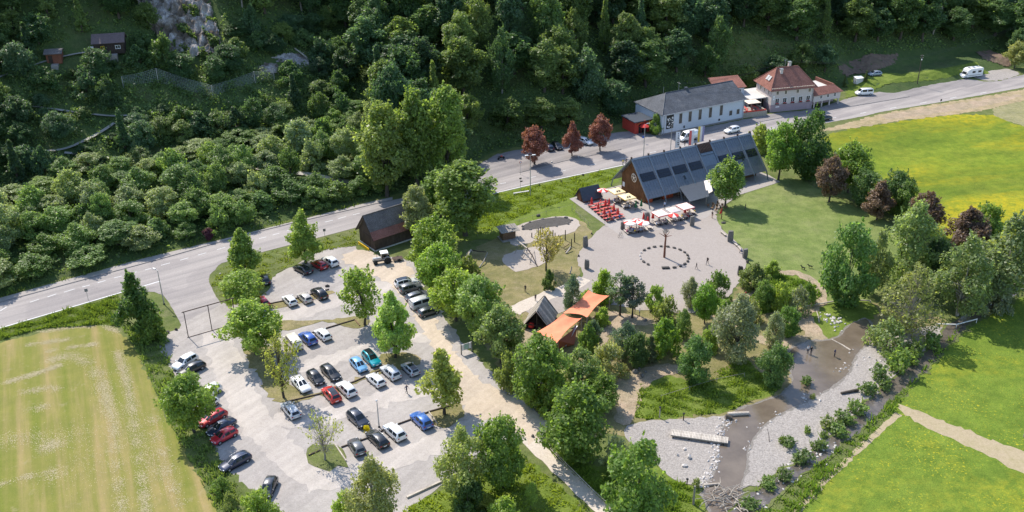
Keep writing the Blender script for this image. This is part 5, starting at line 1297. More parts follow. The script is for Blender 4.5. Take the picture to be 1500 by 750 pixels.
# --- old barn
BO = Vector((-27.7, 179.5, 0)); BA = math.radians(37.6)          # front right corner, u along the long wall, v along the gable to the left
barn = thing('barn', 'old dark wooden barn with a grey tiled roof and a red lower strip', 'barn', BO, BA)
BL, BW, BE, BRz = 9.6, 6.1, 3.15, 6.9
def bwall(b):
    b.box(0, BL, 0, .15, 0, BE); b.box(0, BL, BW-.15, BW, 0, BE)
    for u in (0.0, BL-.15): b.slab([(u, .152, 0), (u, .152, BE), (u, BW/2, BRz-.15), (u, BW-.152, BE), (u, BW-.152, 0)], -.15, (1, 0, 0))
wpart(barn, 'wall', M['barn_wood'], bwall)
def bb(b):
    r = random.Random(3)
    for k in range(32): u = .05+k*.3; b.box(u, u+.22, -.03-r.random()*.02, -.003, .1+r.random()*.25, BE-.08)
    for k in range(20):
        v = .05+k*.3; b.box(-.03-r.random()*.02, -.003, v, v+.22, .05, BE+(BRz-BE)*(1-abs(v+.1-BW/2)/(BW/2))-.35)
wpart(barn, 'wall_board', M['barn_wood'], bb)['kind'] = 'stuff'
def brp(u, t, side, up=0.0):
    v = -.5+t*(BW/2+.5); z = BE-.45+t*(BRz+.1-BE+.45); return (u, v if side == 0 else BW-v, z+up)
wpart(barn, 'roof', M['grey_tiles'], lambda b: (b.slab([brp(-.55, .34, 0), brp(BL+.5, .34, 0), brp(BL+.5, 1, 0), brp(-.55, 1, 0)], .14), b.slab([brp(-.55, 1, 1), brp(BL+.5, 1, 1), brp(BL+.5, 0, 1), brp(-.55, 0, 1)], .14)))
wpart(barn, 'roof', M['dull_red_tiles'], lambda b: b.slab([brp(-.55, 0, 0), brp(BL+.5, 0, 0), brp(BL+.5, .335, 0), brp(-.55, .335, 0)], .13), 'red lower strip of the roof')
wpart(barn, 'ridge_tiles', M['grey_tiles'], lambda b: b.tube([brp(-.55, 1, 0, .03), brp(BL+.5, 1, 0, .03)], .13, 6))
wpart(barn, 'barge_board', M['dark_wood'], lambda b: (b.beam(brp(-.58, 0, 0, -.06), brp(-.58, 1, 0, -.06), .05, .2), b.beam(brp(-.58, 0, 1, -.06), brp(-.58, 1, 1, -.06), .05, .2)))
wpart(barn, 'door', M['dark_wood'], lambda b: b.box(-.1, -.055, 1.6, 4.4, .05, 2.9))
wpart(barn, 'plinth', M['pale_kerb'], lambda b: (b.box(-.12, -.1, 0, BW, 0, .35), b.box(0, BL, -.1, -.06, 0, .3)))
yl = thing('snow_plough', 'yellow metal plough blade lying along the barn gable', 'plough', BO + Matrix.Rotation(BA, 3, 'Z') @ Vector((-.75, 3.1, 0)), BA)
wpart(yl, 'blade', M['yellow'], lambda b: [b.add([(-.25+.12*math.sin(i), -2.1, i*.16), (-.25+.12*math.sin(i), 2.1, i*.16), (-.25+.12*math.sin(i+1), 2.1, i*.16+.16), (-.25+.12*math.sin(i+1), -2.1, i*.16+.16)], [(0, 1, 2, 3)]) for i in range(4)] and b.box(-.2, -.1, -2.1, 2.1, 0, .6))
wpart(yl, 'frame', M['yellow'], lambda b: (b.beam((-.1, -1.2, .3), (.35, 0, .2), .12, .12), b.beam((-.1, 1.2, .3), (.35, 0, .2), .12, .12)))

# --- wooden tent-shaped hut and the little playground hut
R0, R1 = at(786, 455.3, 4.0), at(797.5, 433, 4.0)
hd = (R1-R0); hl = hd.length; ha = math.atan2(hd.y, hd.x)
hut = thing('tent_hut', 'tent shaped wooden hut with a slatted roof reaching almost to the ground', 'hut', (R0.x, R0.y, 0), ha)
HH, HWd = 4.0, 2.5
def hp(u, t, s): return (u, s*HWd*(1-t), .75+(HH-.75)*t)
for s in (-1, 1):
    for k in range(11):
        u0 = -.2+k*(hl+.4)/11; u1 = u0+(hl+.4)/11-.05; z = .02*(k % 2)
        q = [hp(u0, 0, s), hp(u1, 0, s), hp(u1, 1, s), hp(u0, 1, s)]
        if s > 0: q = q[::-1]
        q = [(x, y, zz+z) for x, y, zz in q]
        wpart(hut, 'roof_plank', M['grey_wood'] if k % 3 else M['log'], lambda b: b.slab(q, .09))
wpart(hut, 'frame', M['dark_wood'], lambda b: [b.beam(hp(u, 0, s), hp(u, .98, s), .14, .2) for u in (.05, hl-.05) for s in (-.94, .94)] + [b.beam((u, -2.2, 1.0), (u, 2.2, 1.0), .12, .16) for u in (.08, hl-.1)] + [b.beam((.1, 0, 0), (.1, 0, HH-.3), .14, .14)])
wpart(hut, 'back_wall', M['dark_wood'], lambda b: b.slab([(hl-.3, -2.3, 0), (hl-.3, 2.3, 0), (hl-.3, 2.3, .7), (hl-.3, 0, HH-.25), (hl-.3, -2.3, .7)], .1))
wpart(hut, 'floor', M['dark_wood'], lambda b: b.box(0, hl-.35, -2.2, 2.2, .05, .2))
wpart(hut, 'side_wall', M['dark_wood'], lambda b: (b.box(0, hl-.35, -2.32, -2.22, 0, .8), b.box(0, hl-.35, 2.22, 2.32, 0, .8)))
tag(MB().lathe([(.3, 0), (.55, .1), (.5, .6), (.3, .8)], 12).build('bean_bag', M['red_fabric']), 'red seat inside the mouth of the tent shaped hut', 'seat').location = tuple(Vector((R0.x, R0.y, .2)) + Matrix.Rotation(ha, 3, 'Z') @ Vector((.6, 1.1, 0)))
ph = thing('play_hut', 'small brown playground hut with a flat plank roof by the paddling pool', 'hut', at(737, 353), math.radians(22))
wpart(ph, 'wall', M['brown_wood'], lambda b: (b.box(0, 2.8, 0, .1, 0, 1.9), b.box(0, .1, .1, 2.0, 0, 1.9), b.box(2.7, 2.8, .1, 2.0, 0, 1.9), b.box(0, 2.8, 2.0, 2.1, 0, 1.9)))
for k in range(8): wpart(ph, 'roof_plank', M['grey_wood'], lambda b: b.slab([(-.5+k*.52, -.5, 2.0), (-.02+k*.52, -.5, 2.0), (-.02+k*.52, 2.5, 2.35), (-.5+k*.52, 2.5, 2.35)], .07))
wpart(ph, 'platform', M['grey_wood'], lambda b: b.box(-.4, 3.6, -.8, 2.4, .01, .12))

# --- two huts on the wooded slope
def slope_hut(px, py, rz, L, W, E, R, wm, rm, label, extra=None):
    P = hit(px, py); g = P.z-.4
    o = thing('slope_hut', label, 'hut', (P.x, P.y, g), rz)
    wpart(o, 'wall', M[wm], lambda b: (b.box(0, L, 0, .12, 0, E), b.box(0, L, W-.12, W, 0, E), b.box(0, .12, .12, W-.12, 0, E), b.box(L-.12, L, .12, W-.12, 0, E)))
    wpart(o, 'roof', M[rm], lambda b: (b.slab([(-.4, -.5, E-.1), (L+.4, -.5, E-.1), (L+.4, W*.55, R), (-.4, W*.55, R)], .12), b.slab([(-.4, W*.55, R), (L+.4, W*.55, R), (L+.4, W+.5, E-.05), (-.4, W+.5, E-.05)], .12)))
    wpart(o, 'foundation', M['pavement'], lambda b: b.box(L*.3, L*.75, -1.6, -.02, -1.6, .1))
    if extra: extra(o)
    return o
def ex1(o):
    window(o, 1.6, 2.5, 1.2, 2.1, 0, -1, 'yellow', 'window'); window(o, 5.0, 6.2, 1.2, 2.1, 0, -1, 'white', 'window')
    wpart(o, 'side_box', M['white'], lambda b: b.box(-1.3, -.1, .2, 1.2, .9, 1.9))
slope_hut(139, 79, math.radians(12), 7.0, 4.2, 2.9, 4.6, 'dark_wood', 'brown_tiles', 'dark wooden hut with a brown roof on the wooded slope', ex1)
slope_hut(69, 92, math.radians(12), 3.4, 3.0, 2.6, 3.3, 'red_shed', 'grey_tiles', 'small reddish cabin with a pale roof left of the dark slope hut', lambda o: wpart(o, 'door', M['dark_wood'], lambda b: b.box(.5, 1.4, -.05, -.003, .1, 2.1)))
# ------------------------------------------------------------------ cars
# stations from tail to nose: x, bottom z, belt z, top z, half width, half width of the top
CARS = {
 'suv': (4.45, [(-2.22, .46, .72, .80, .78, .66), (-2.16, .30, .98, 1.06, .89, .76), (-1.82, .24, 1.0, 1.56, .92, .63), (-.75, .22, .98, 1.66, .93, .66), (.32, .22, .96, 1.61, .93, .65), (1.05, .22, .94, 1.04, .92, .76), (1.85, .24, .86, .93, .90, .72), (2.14, .30, .74, .80, .84, .60), (2.23, .44, .6, .66, .74, .5)]),
 'hatch': (4.0, [(-2.0, .44, .68, .76, .74, .62), (-1.95, .28, .90, .98, .85, .72), (-1.62, .22, .93, 1.36, .87, .58), (-.65, .2, .91, 1.49, .88, .61), (.28, .2, .89, 1.44, .88, .60), (1.05, .2, .87, .95, .87, .72), (1.68, .22, .78, .84, .85, .66), (1.93, .28, .66, .72, .79, .55), (2.0, .4, .54, .6, .70, .45)]),
 'estate': (4.7, [(-2.35, .42, .66, .74, .78, .66), (-2.3, .26, .90, .97, .88, .75), (-1.85, .21, .92, 1.36, .90, .58), (-.7, .19, .90, 1.47, .91, .62), (.3, .19, .88, 1.42, .91, .61), (1.2, .19, .86, .93, .90, .75), (1.98, .22, .76, .82, .88, .70), (2.27, .28, .64, .70, .82, .58), (2.35, .4, .52, .58, .72, .48)]),
 'sedan': (4.65, [(-2.32, .42, .70, .78, .78, .66), (-2.26, .26, .90, .96, .88, .74), (-1.62, .21, .93, 1.02, .90, .74), (-.85, .19, .90, 1.42, .91, .58), (.2, .19, .88, 1.42, .91, .6), (1.12, .19, .86, .94, .90, .75), (1.95, .22, .76, .82, .88, .70), (2.24, .28, .64, .70, .82, .58), (2.32, .4, .52, .58, .72, .48)]),
 'van': (4.95, [(-2.47, .46, .8, .9, .88, .80), (-2.44, .30, 1.08, 1.75, .94, .80), (-2.32, .26, 1.08, 1.90, .95, .80), (-.6, .24, 1.06, 1.95, .95, .82), (1.0, .24, 1.04, 1.90, .95, .80), (1.72, .24, 1.0, 1.14, .94, .80), (2.2, .26, .92, 1.0, .92, .76), (2.42, .32, .78, .84, .86, .66), (2.48, .46, .62, .68, .78, .55)]),
 'cargo': (5.6, [(-2.8, .46, .9, 1.0, .92, .86), (-2.78, .34, 1.15, 2.25, .98, .90), (-2.6, .30, 1.15, 2.42, 1.0, .88), (-.4, .28, 1.13, 2.45, 1.0, .9), (1.2, .28, 1.1, 2.36, 1.0, .88), (2.05, .28, 1.06, 1.22, .98, .84), (2.5, .3, .95, 1.04, .95, .78), (2.74, .36, .8, .88, .9, .68), (2.8, .48, .66, .72, .8, .58)]),
}
def car_ring(st):
    x, zb, zbelt, zt, hw, wt = st
    half = [(hw*.86, zb), (hw, zb+.16), (hw, (zb+.16+zbelt)/2+.03), (hw*.965, zbelt), (wt, zt-.05), (wt*.84, zt)]
    full = half + [(0, zt+.025)] + [(-y, z) for y, z in reversed(half)]
    return [Vector((x, y, z)) for y, z in full]
def quad_panel(b, A, B, Cc, D, iu=.08, iv=.1, off=.012):
    """panel on the bilinear patch A B C D, inset, proud by off"""
    def P(u, v): return A.lerp(B, u).lerp(D.lerp(Cc, u), v)
    n = (B-A).cross(D-A).normalized()
    p = [P(iu, iv), P(1-iu, iv), P(1-iu, 1-iv), P(iu, 1-iv)]
    b.add([q+n*off for q in p] + [q-n*.02 for q in p], [(0, 1, 2, 3), (7, 6, 5, 4), (0, 4, 5, 1), (1, 5, 6, 2), (2, 6, 7, 3), (3, 7, 4, 0)])
def make_car(kind):
    L, sts = CARS[kind]; rings = [car_ring(s) for s in sts]; n = len(rings[0]); vs = [v for r in rings for v in r]; fs = []
    for i in range(len(rings)-1):
        for k in range(n): fs.append((i*n+(k+1) % n, i*n+k, (i+1)*n+k, (i+1)*n+(k+1) % n))
    fs.append(tuple(range(n))); fs.append(tuple(reversed([(len(rings)-1)*n+k for k in range(n)])))
    parts = []
    b = MB(); b.add(vs, fs, True)
    parts.append(('body', b, 'car_paint', []))
    rg = rings; cowl, rf_, rr_ = 5, 4, 2
    if kind == 'sedan': rr_ = 3
    def gp(fn):
        b = MB(); fn(b); return b
    parts.append(('windscreen', gp(lambda b: quad_panel(b, rg[rf_][7], rg[rf_][5], rg[cowl][5], rg[cowl][7], .0, .06)), 'glass', []))
    r0 = (2, 3) if kind == 'sedan' else (1, 2)
    parts.append(('rear_window', gp(lambda b: quad_panel(b, rg[r0[0]][7], rg[r0[0]][5], rg[r0[1]][5], rg[r0[1]][7], .02, .1)), 'glass', []))
    spans = [(2, 3), (3, 4)] if kind != 'sedan' else [(3, 4)]
    for s in (1, -1):
        i1, i2 = (3, 4) if s > 0 else (n-4, n-5)
        for a, c in spans:
            if kind == 'cargo' and a == 2: continue
            if s > 0: parts.append(('side_window', gp(lambda b: quad_panel(b, rg[c][i1], rg[a][i1], rg[a][i2], rg[c][i2], .06, .12)), 'glass', []))
            else: parts.append(('side_window', gp(lambda b: quad_panel(b, rg[a][i1], rg[c][i1], rg[c][i2], rg[a][i2], .06, .12)), 'glass', []))
        A, B_, Cc = rg[4][i1], rg[cowl][i1], rg[4][i2]
        D = rg[cowl][i2].lerp(rg[4][i2], .05)
        if s > 0: parts.append(('side_window', gp(lambda b: quad_panel(b, B_, A, Cc, D, .1, .16)), 'glass', []))
        else: parts.append(('side_window', gp(lambda b: quad_panel(b, A, B_, D, Cc, .1, .16)), 'glass', []))
    R = .34 if kind in ('suv', 'van', 'cargo') else .31
    hw = sts[3][4]
    for x in (sts[-1][0]-.82*L/4.4, sts[0][0]+.80*L/4.4):
        for s in (1, -1):
            Mx = Matrix.Translation((x, s*(hw-.09), R)) @ Matrix.Rotation(math.pi/2, 4, 'X')
            w = gp(lambda b: b.lathe([(R*.62, -.11), (R*.95, -.11), (R, -.06), (R, .06), (R*.95, .11), (R*.62, .11)], 16, M=Mx))
            rim = gp(lambda b: b.lathe([(R*.15, -.125), (R*.6, -.118), (R*.62, -.1), (R*.62, .1), (R*.6, .118), (R*.15, .125)], 12, M=Mx))
            parts.append(('wheel', w, 'rubber', [('rim', rim, 'rim')]))
            arch = gp(lambda b: b.lathe([(R*1.16, -.088), (R*1.2, -.05), (R*1.2, .05), (R*1.16, .088)], 16, M=Mx))
            parts.append(('wheel_arch', arch, 'black', []))
    nx, tx = sts[-1][0], sts[0][0]; bz = sts[-3][2]; hz_ = sts[-2][2]-.02
    for s in (1, -1):
        parts.append(('headlight', gp(lambda b: b.box(nx-.28, nx-.06, s*.5-.17+.08*s, s*.5+.17+.08*s, hz_-.1, hz_+.07, bev=.02)), 'lamp_lens', []))
        tz = sts[1][2]
        parts.append(('taillight', gp(lambda b: b.box(tx+.0, tx+.14, s*.66-.12, s*.66+.12, tz-.22, tz+.0, bev=.02)), 'tail_lens', []))
        mx = sts[5][0]-.1
        parts.append(('mirror', gp(lambda b: b.box(mx-.1, mx+.08, s*(hw+.1)-.1, s*(hw+.1)+.1, sts[5][2]+.02, sts[5][2]+.18, bev=.03)), 'car_paint', []))
    parts.append(('licence_plate', gp(lambda b: b.box(tx-.03, tx+.01, -.26, .26, .56, .68)), 'white', []))
    parts.append(('licence_plate', gp(lambda b: b.box(nx-.01, nx+.03, -.26, .26, .46, .57)), 'white', []))
    parts.append(('bumper_trim', gp(lambda b: (b.box(tx-.015, tx+.2, -.72, .72, .3, .46, bev=.03), b.box(nx-.2, nx+.015, -.66, .66, .26, .42, bev=.03), b.box(-1.2, 1.2, -hw-.008, hw+.008, .18, .3))), 'black', []))
    root = bpy.data.objects.new('parked_car', None)
    C.objects.link(root)
    for nm, b, m, sub in parts:
        o = b.build(nm, M[m], root)
        for n2, b2, m2 in sub: b2.build(n2, M[m2], o)
    return root
CARP = {}
CAR_EXTRA = {}
def extra_mesh(kind, what):
    if (kind, what) in CAR_EXTRA: return CAR_EXTRA[(kind, what)]
    L, sts = CARS[kind]; b = MB(); a, c = sts[2], sts[4]
    if what == 'sunroof':
        zt = max(sts[3][3], sts[2][3])+.03; w = sts[3][5]*.8
        q = []
        for st in (sts[2], sts[3], sts[4]): q.append((st[0], st[3]))
        vs = []
        for x, z in q: vs += [(x, -w, z+.035), (x, w, z+.035)]
        b.add(vs, [(1, 0, 2, 3), (3, 2, 4, 5)]); m = 'glass'
    elif what == 'rails':
        w = sts[3][5]*.93
        for s in (-1, 1): b.tube([(sts[2][0]+.1, s*w, sts[2][3]-.02), (sts[2][0]+.3, s*w, sts[2][3]+.07), (sts[3][0], s*w, sts[3][3]+.07), (sts[4][0], s*w, sts[4][3]+.05), (sts[4][0]+.15, s*w, sts[4][3]-.02)], .03, 6)
        m = 'rim'
    else: m = 'black'
    o = b.build(what, M[m]); CAR_EXTRA[(kind, what)] = o.data; bpy.data.objects.remove(o)
    return CAR_EXTRA[(kind, what)]
WHITE = (.78, .78, .77); BLK = (.012, .013, .015); NAVY = (.016, .025, .06); BLUE = (.03, .10, .38); RED = (.46, .012, .018); SILV = (.42, .44, .46); GREY = (.09, .095, .10); TEAL = (.0, .30, .36); LBLUE = (.16, .38, .62); BEIGE = (.50, .46, .42); CREAMC = (.74, .70, .60)
def car(px, py, fx, fy, kind, color, label, extra=(), cat='car', group=None, name='parked_car', z=None):
    """(px,py) centre on the ground, (fx,fy) a pixel the nose points at"""
    if kind not in CARP:
        root = CARP[kind] = make_car(kind)
    else: root = copy_tree(CARP[kind])
    P = at(px, py) if z is None else hit(px, py); Q = at(px+fx, py+fy)
    A = at(px, py); rz = math.atan2(Q.y-A.y, Q.x-A.x)
    root.location = (P.x, P.y, (.02 if z is None else P.z+.05)); root.rotation_euler = (0, 0, rz); root.name = name
    tag(root, label, cat, group)
    for ch in root.children:
        ch.color = (*color, 1)
        if ch.name.startswith('sunroof') or ch.name.startswith('rails'): pass
    for e_ in extra:
        nm = {'sunroof': 'sunroof', 'rails': 'roof_rails'}[e_]
        o = bpy.data.objects.new(nm, extra_mesh(kind, e_)); C.objects.link(o); o.parent = root
    return root
for kind_ in CARS:                                                   # prototypes stay clean of extras: the first car of a kind gets none
    pass
G1 = 'cars parked in the upper gravel rows'; G2 = 'cars parked in the middle gravel rows'; G3 = 'cars parked in the lower gravel row'; G4 = 'cars parked along the field edge'; G5 = 'cars parked nose to the tree belt'
UL = (-10, -8.2); DR = (10, 8.2)
car(444, 398, -14, -7, 'sedan', BLK, 'black car in the shade of the pyramidal tree, left of a red car', (), group=G1)
car(468, 392, -12, -7, 'hatch', RED, 'dark red hatchback between a black and a white car near the road', (), group=G1)
car(484, 387, -12, -8, 'suv', WHITE, 'white SUV at the right end of the top row by the road', (), group=G1)
car(388.5, 413, -3, -9, 'hatch', BLK, 'dark hatchback half hidden beside the low round tree', (), group=G1)
car(384, 446, -8, -7, 'hatch', (.55, .03, .06), 'bright red car half hidden under two round trees', (), group=G1)
car(425, 444, -9, -9, 'hatch', WHITE, 'white hatchback left of the beige car in the second row', (), group=G1)
car(447, 440, -9, -8, 'hatch', BEIGE, 'beige hatchback between the white and the dark car in the second row', (), group=G1)
car(468, 434, -10, -8.4, 'suv', BLK, 'black SUV at the right end of the second row', ('rails',), group=G1)
car(430, 506, -10, -12, 'van', CREAMC, 'cream coloured van behind the thin yellowish tree', (), 'van', group=G2)
car(451.5, 500, -10, -9, 'suv', BLUE, 'blue SUV between the cream van and the small white car', ('rails',), group=G2)
car(473.5, 494, -10, -9, 'hatch', WHITE, 'small white hatchback right of the blue SUV', (), group=G2)
car(441.5, 567, 9, 10, 'sedan', WHITE, 'white saloon left of two black cars', (), group=G2)
car(463, 557.5, 9, 9.6, 'hatch', BLK, 'black hatchback between the white saloon and another black car', (), group=G2)
car(485, 550, 10, 9.6, 'estate', BLK, 'long black estate car right of the black hatchback', (), group=G2)
car(526, 539, 9, 9.4, 'hatch', LBLUE, 'light blue hatchback left of the teal car', (), group=G2)
car(544.5, 530, 9, 9.2, 'suv', TEAL, 'teal car with a dark roof next to the pointed tree', ('sunroof',), group=G2)
car(486, 582.5, -8, -9.6, 'suv', (.55, .03, .015), 'bright red compact SUV with a dark roof in the middle row', ('sunroof',), group=G2)
car(508, 574.5, -10, -9.6, 'suv', WHITE, 'white SUV right of the bright red one', (), group=G2)
car(551, 561, -10, -8.6, 'hatch', WHITE, 'white hatchback alone in the middle of the row', (), group=G2)
car(572.5, 550, -10, -9, 'suv', (.6, .62, .64), 'silvery white SUV partly in the tree shade', ('rails',), group=G2)
car(601.5, 545, -10, -9.6, 'hatch', SILV, 'silver car in the shade at the right end of the row', ('sunroof',), group=G2)
car(426.5, 605, -8, -10, 'estate', (.5, .52, .54), 'silver estate car in dappled shade below the thin tree', (), group=G2)
car(525, 618.5, 10, 9, 'suv', (.022, .028, .045), 'dark blue SUV parked alone above the lower row', ('rails',), group=G3)
car(523, 659, -6.5, -10.5, 'hatch', GREY, 'dark grey hatchback at the left end of the lower row', (), group=G3)
car(553, 647, -9.6, -9.4, 'estate', BLK, 'black car with silver roof rails next to the white one', ('rails',), group=G3)
car(578.5, 637.5, -10, -9, 'suv', WHITE, 'white SUV in the lower row right of the black car', (), group=G3)
car(617.5, 620.5, -9.6, -9.2, 'suv', (.04, .13, .42), 'blue SUV alone at the right of the lower row', (), group=G3)
car(272, 535, -12, 7, 'suv', WHITE, 'white off-roader at the upper end of the field edge row', (), group=G4)
car(281, 544.5, -13, 6, 'estate', BLK, 'black estate car beside the white off-roader', (), group=G4)
car(306, 580, -13, 8, 'suv', (.72, .72, .72), 'white car hidden under the tree at the field edge', (), group=G4)
car(303, 598, -13, 8, 'hatch', WHITE, 'second white car hidden under the tree at the field edge', (), group=G4)
car(311.5, 617, -13, 7, 'estate', (.4, .012, .02), 'dark red estate car half under the tree at the field edge', (), group=G4)
car(325, 630, -13, 8, 'sedan', NAVY, 'navy blue saloon between two red cars', (), group=G4)
car(329, 643, -13, 7, 'hatch', (.5, .012, .03), 'red hatchback at the lower end of the field edge row', (), group=G4)
car(345, 681, -13, 7, 'estate', NAVY, 'lone dark blue estate car below the red hatchback', ('rails', ), group=G4)
car(394, 719, -5, 11, 'hatch', (.03, .035, .045), 'dark car half hidden by the treetop on the bottom edge', (), group=G4)
car(595, 418, 14, -3.2, 'suv', WHITE, 'white SUV with a dark roof at the top of the row by the tree belt', ('sunroof',), group=G5)
car(601.5, 426, 14, -4, 'suv', (.11, .12, .13), 'dark grey SUV between a white and a black car at the tree belt', (), group=G5)
car(612, 437.5, 14, -4.5, 'estate', (.10, .11, .14), 'grey estate car squeezed beside the silver van', (), group=G5)
car(619.5, 448.5, 14, -4.5, 'van', (.5, .51, .52), 'silver van in the row by the tree belt', (), 'van', group=G5)
car(628, 460.5, 14, -4.5, 'hatch', (.05, .06, .065), 'dark grey hatchback at the lower end of the row by the tree belt', (), group=G5)
car(804, 219, -6, -6, 'hatch', NAVY, 'dark blue car half hidden by the leftmost copper tree', (), group='cars on the forecourt')
car(816, 217, 6, 5, 'hatch', BLK, 'black car under the forest between two copper trees', (), group='cars on the forecourt')
car(857, 210, 8, 3, 'estate', WHITE, 'white car between the middle and right copper trees', (), group='cars on the forecourt')
car(1008, 205, -14, 3.2, 'cargo', WHITE, 'white delivery van driving behind the flags', (), 'van', name='delivery_van')
car(1072, 194, -14, 3.2, 'suv', WHITE, 'white car driving past the end of the long building', (), name='moving_car')
car(1066, 176, 14, -2.2, 'sedan', BLK, 'black car driving below the guest house', (), name='moving_car') if False else car(1206, 176.5, -14, 2.2, 'sedan', BLK, 'black car driving below the guest house', (), name='moving_car')
car(1265, 139, -14, .8, 'van', WHITE, 'white minivan parked at the foot of the grass bank', (), 'van')
car(1281, 111, -12, 1, 'hatch', (.25, .3, .36), 'small silvery blue car above the grass bank', (), z=1)

# motorhome
def motorhome():
    P = at(1421, 113); Q = at(1421-14, 113+1.8); rz = math.atan2(Q.y-P.y, Q.x-P.x)
    o = thing('motorhome', 'white motorhome parked on the forecourt by the gravel yard', 'motorhome', (P.x, P.y, .02), rz)
    b = MB()
    prof = [(-3.5, .5), (-3.5, 2.75), (-3.3, 2.9), (1.3, 2.9), (2.2, 2.55), (2.45, 2.2)]
    body = [(-3.5, .45), (-3.5, 2.75), (-3.3, 2.92), (1.2, 2.92), (2.1, 2.55), (2.2, 1.9), (2.2, .45)]
    b.slab([(x, -1.12, z) for x, z in body], 2.24, (0, -1, 0)); b.build('body', M['white'], o)
    cab = [(2.2, .4), (2.2, 1.95), (2.75, 1.25), (3.35, 1.05), (3.5, .8), (3.5, .4)]
    wpart(o, 'cab', M['white'], lambda b: b.slab([(x, -1.0, z) for x, z in cab], 2.0, (0, -1, 0)))
    wpart(o, 'windscreen', M['glass'], lambda b: b.slab([(2.24, -.85, 1.93), (2.78, -.9, 1.25), (2.78, .9, 1.25), (2.24, .85, 1.93)], .02, (1, 0, .8)))
    for s in (-1, 1):
        y = s*1.125
        for x0, x1, z0, z1 in ((-2.8, -1.6, 1.6, 2.2), (-.6, .5, 1.6, 2.2)):
            wpart(o, 'side_window', M['glass'], lambda b: b.box(x0, x1, min(y, y+s*.02), max(y, y+s*.02), z0, z1))
        wpart(o, 'cab_window', M['glass'], lambda b: b.slab([(2.25, s*1.01, 1.25), (2.7, s*1.01, 1.25), (2.3, s*1.01, 1.8), (2.25, s*1.01, 1.8)], .02, (0, s, 0)))
        wpart(o, 'side_stripe', M['rim'], lambda b: b.box(-3.3, 2.0, min(y, y+s*.01), max(y, y+s*.01), .8, 1.0))
        for x in (2.6, -1.9):
            Mx = Matrix.Translation((x, s*.98, .36)) @ Matrix.Rotation(math.pi/2, 4, 'X')
            w = wpart(o, 'wheel', M['rubber'], lambda b: b.lathe([(.22, -.12), (.34, -.12), (.36, -.06), (.36, .06), (.34, .12), (.22, .12)], 16, M=Mx))
            wpart(w, 'rim', M['rim'], lambda b: b.lathe([(.05, -.13), (.22, -.12), (.22, .12), (.05, .13)], 12, M=Mx))
        wpart(o, 'headlight', M['lamp_lens'], lambda b: b.box(3.4, 3.52, s*.7-.18, s*.7+.18, .75, .92))
        wpart(o, 'mirror', M['black'], lambda b: b.box(2.5, 2.65, min(s*1.02, s*1.25), max(s*1.02, s*1.25), 1.3, 1.6))
        wpart(o, 'taillight', M['tail_lens'], lambda b: b.box(-3.53, -3.49, s*.95-.1, s*.95+.1, .7, 1.2))
    for x, w in ((-2.4, .5), (-.6, .6), (.9, .45)):
        wpart(o, 'roof_hatch', M['glass'] if x > 0 else M['steel'], lambda b: b.box(x-.35, x+.35, -w, w, 2.92, 3.0))
    wpart(o, 'door', M['pale_kerb'], lambda b: b.box(.7, 1.3, -1.14, -1.125, .55, 2.3))
motorhome()

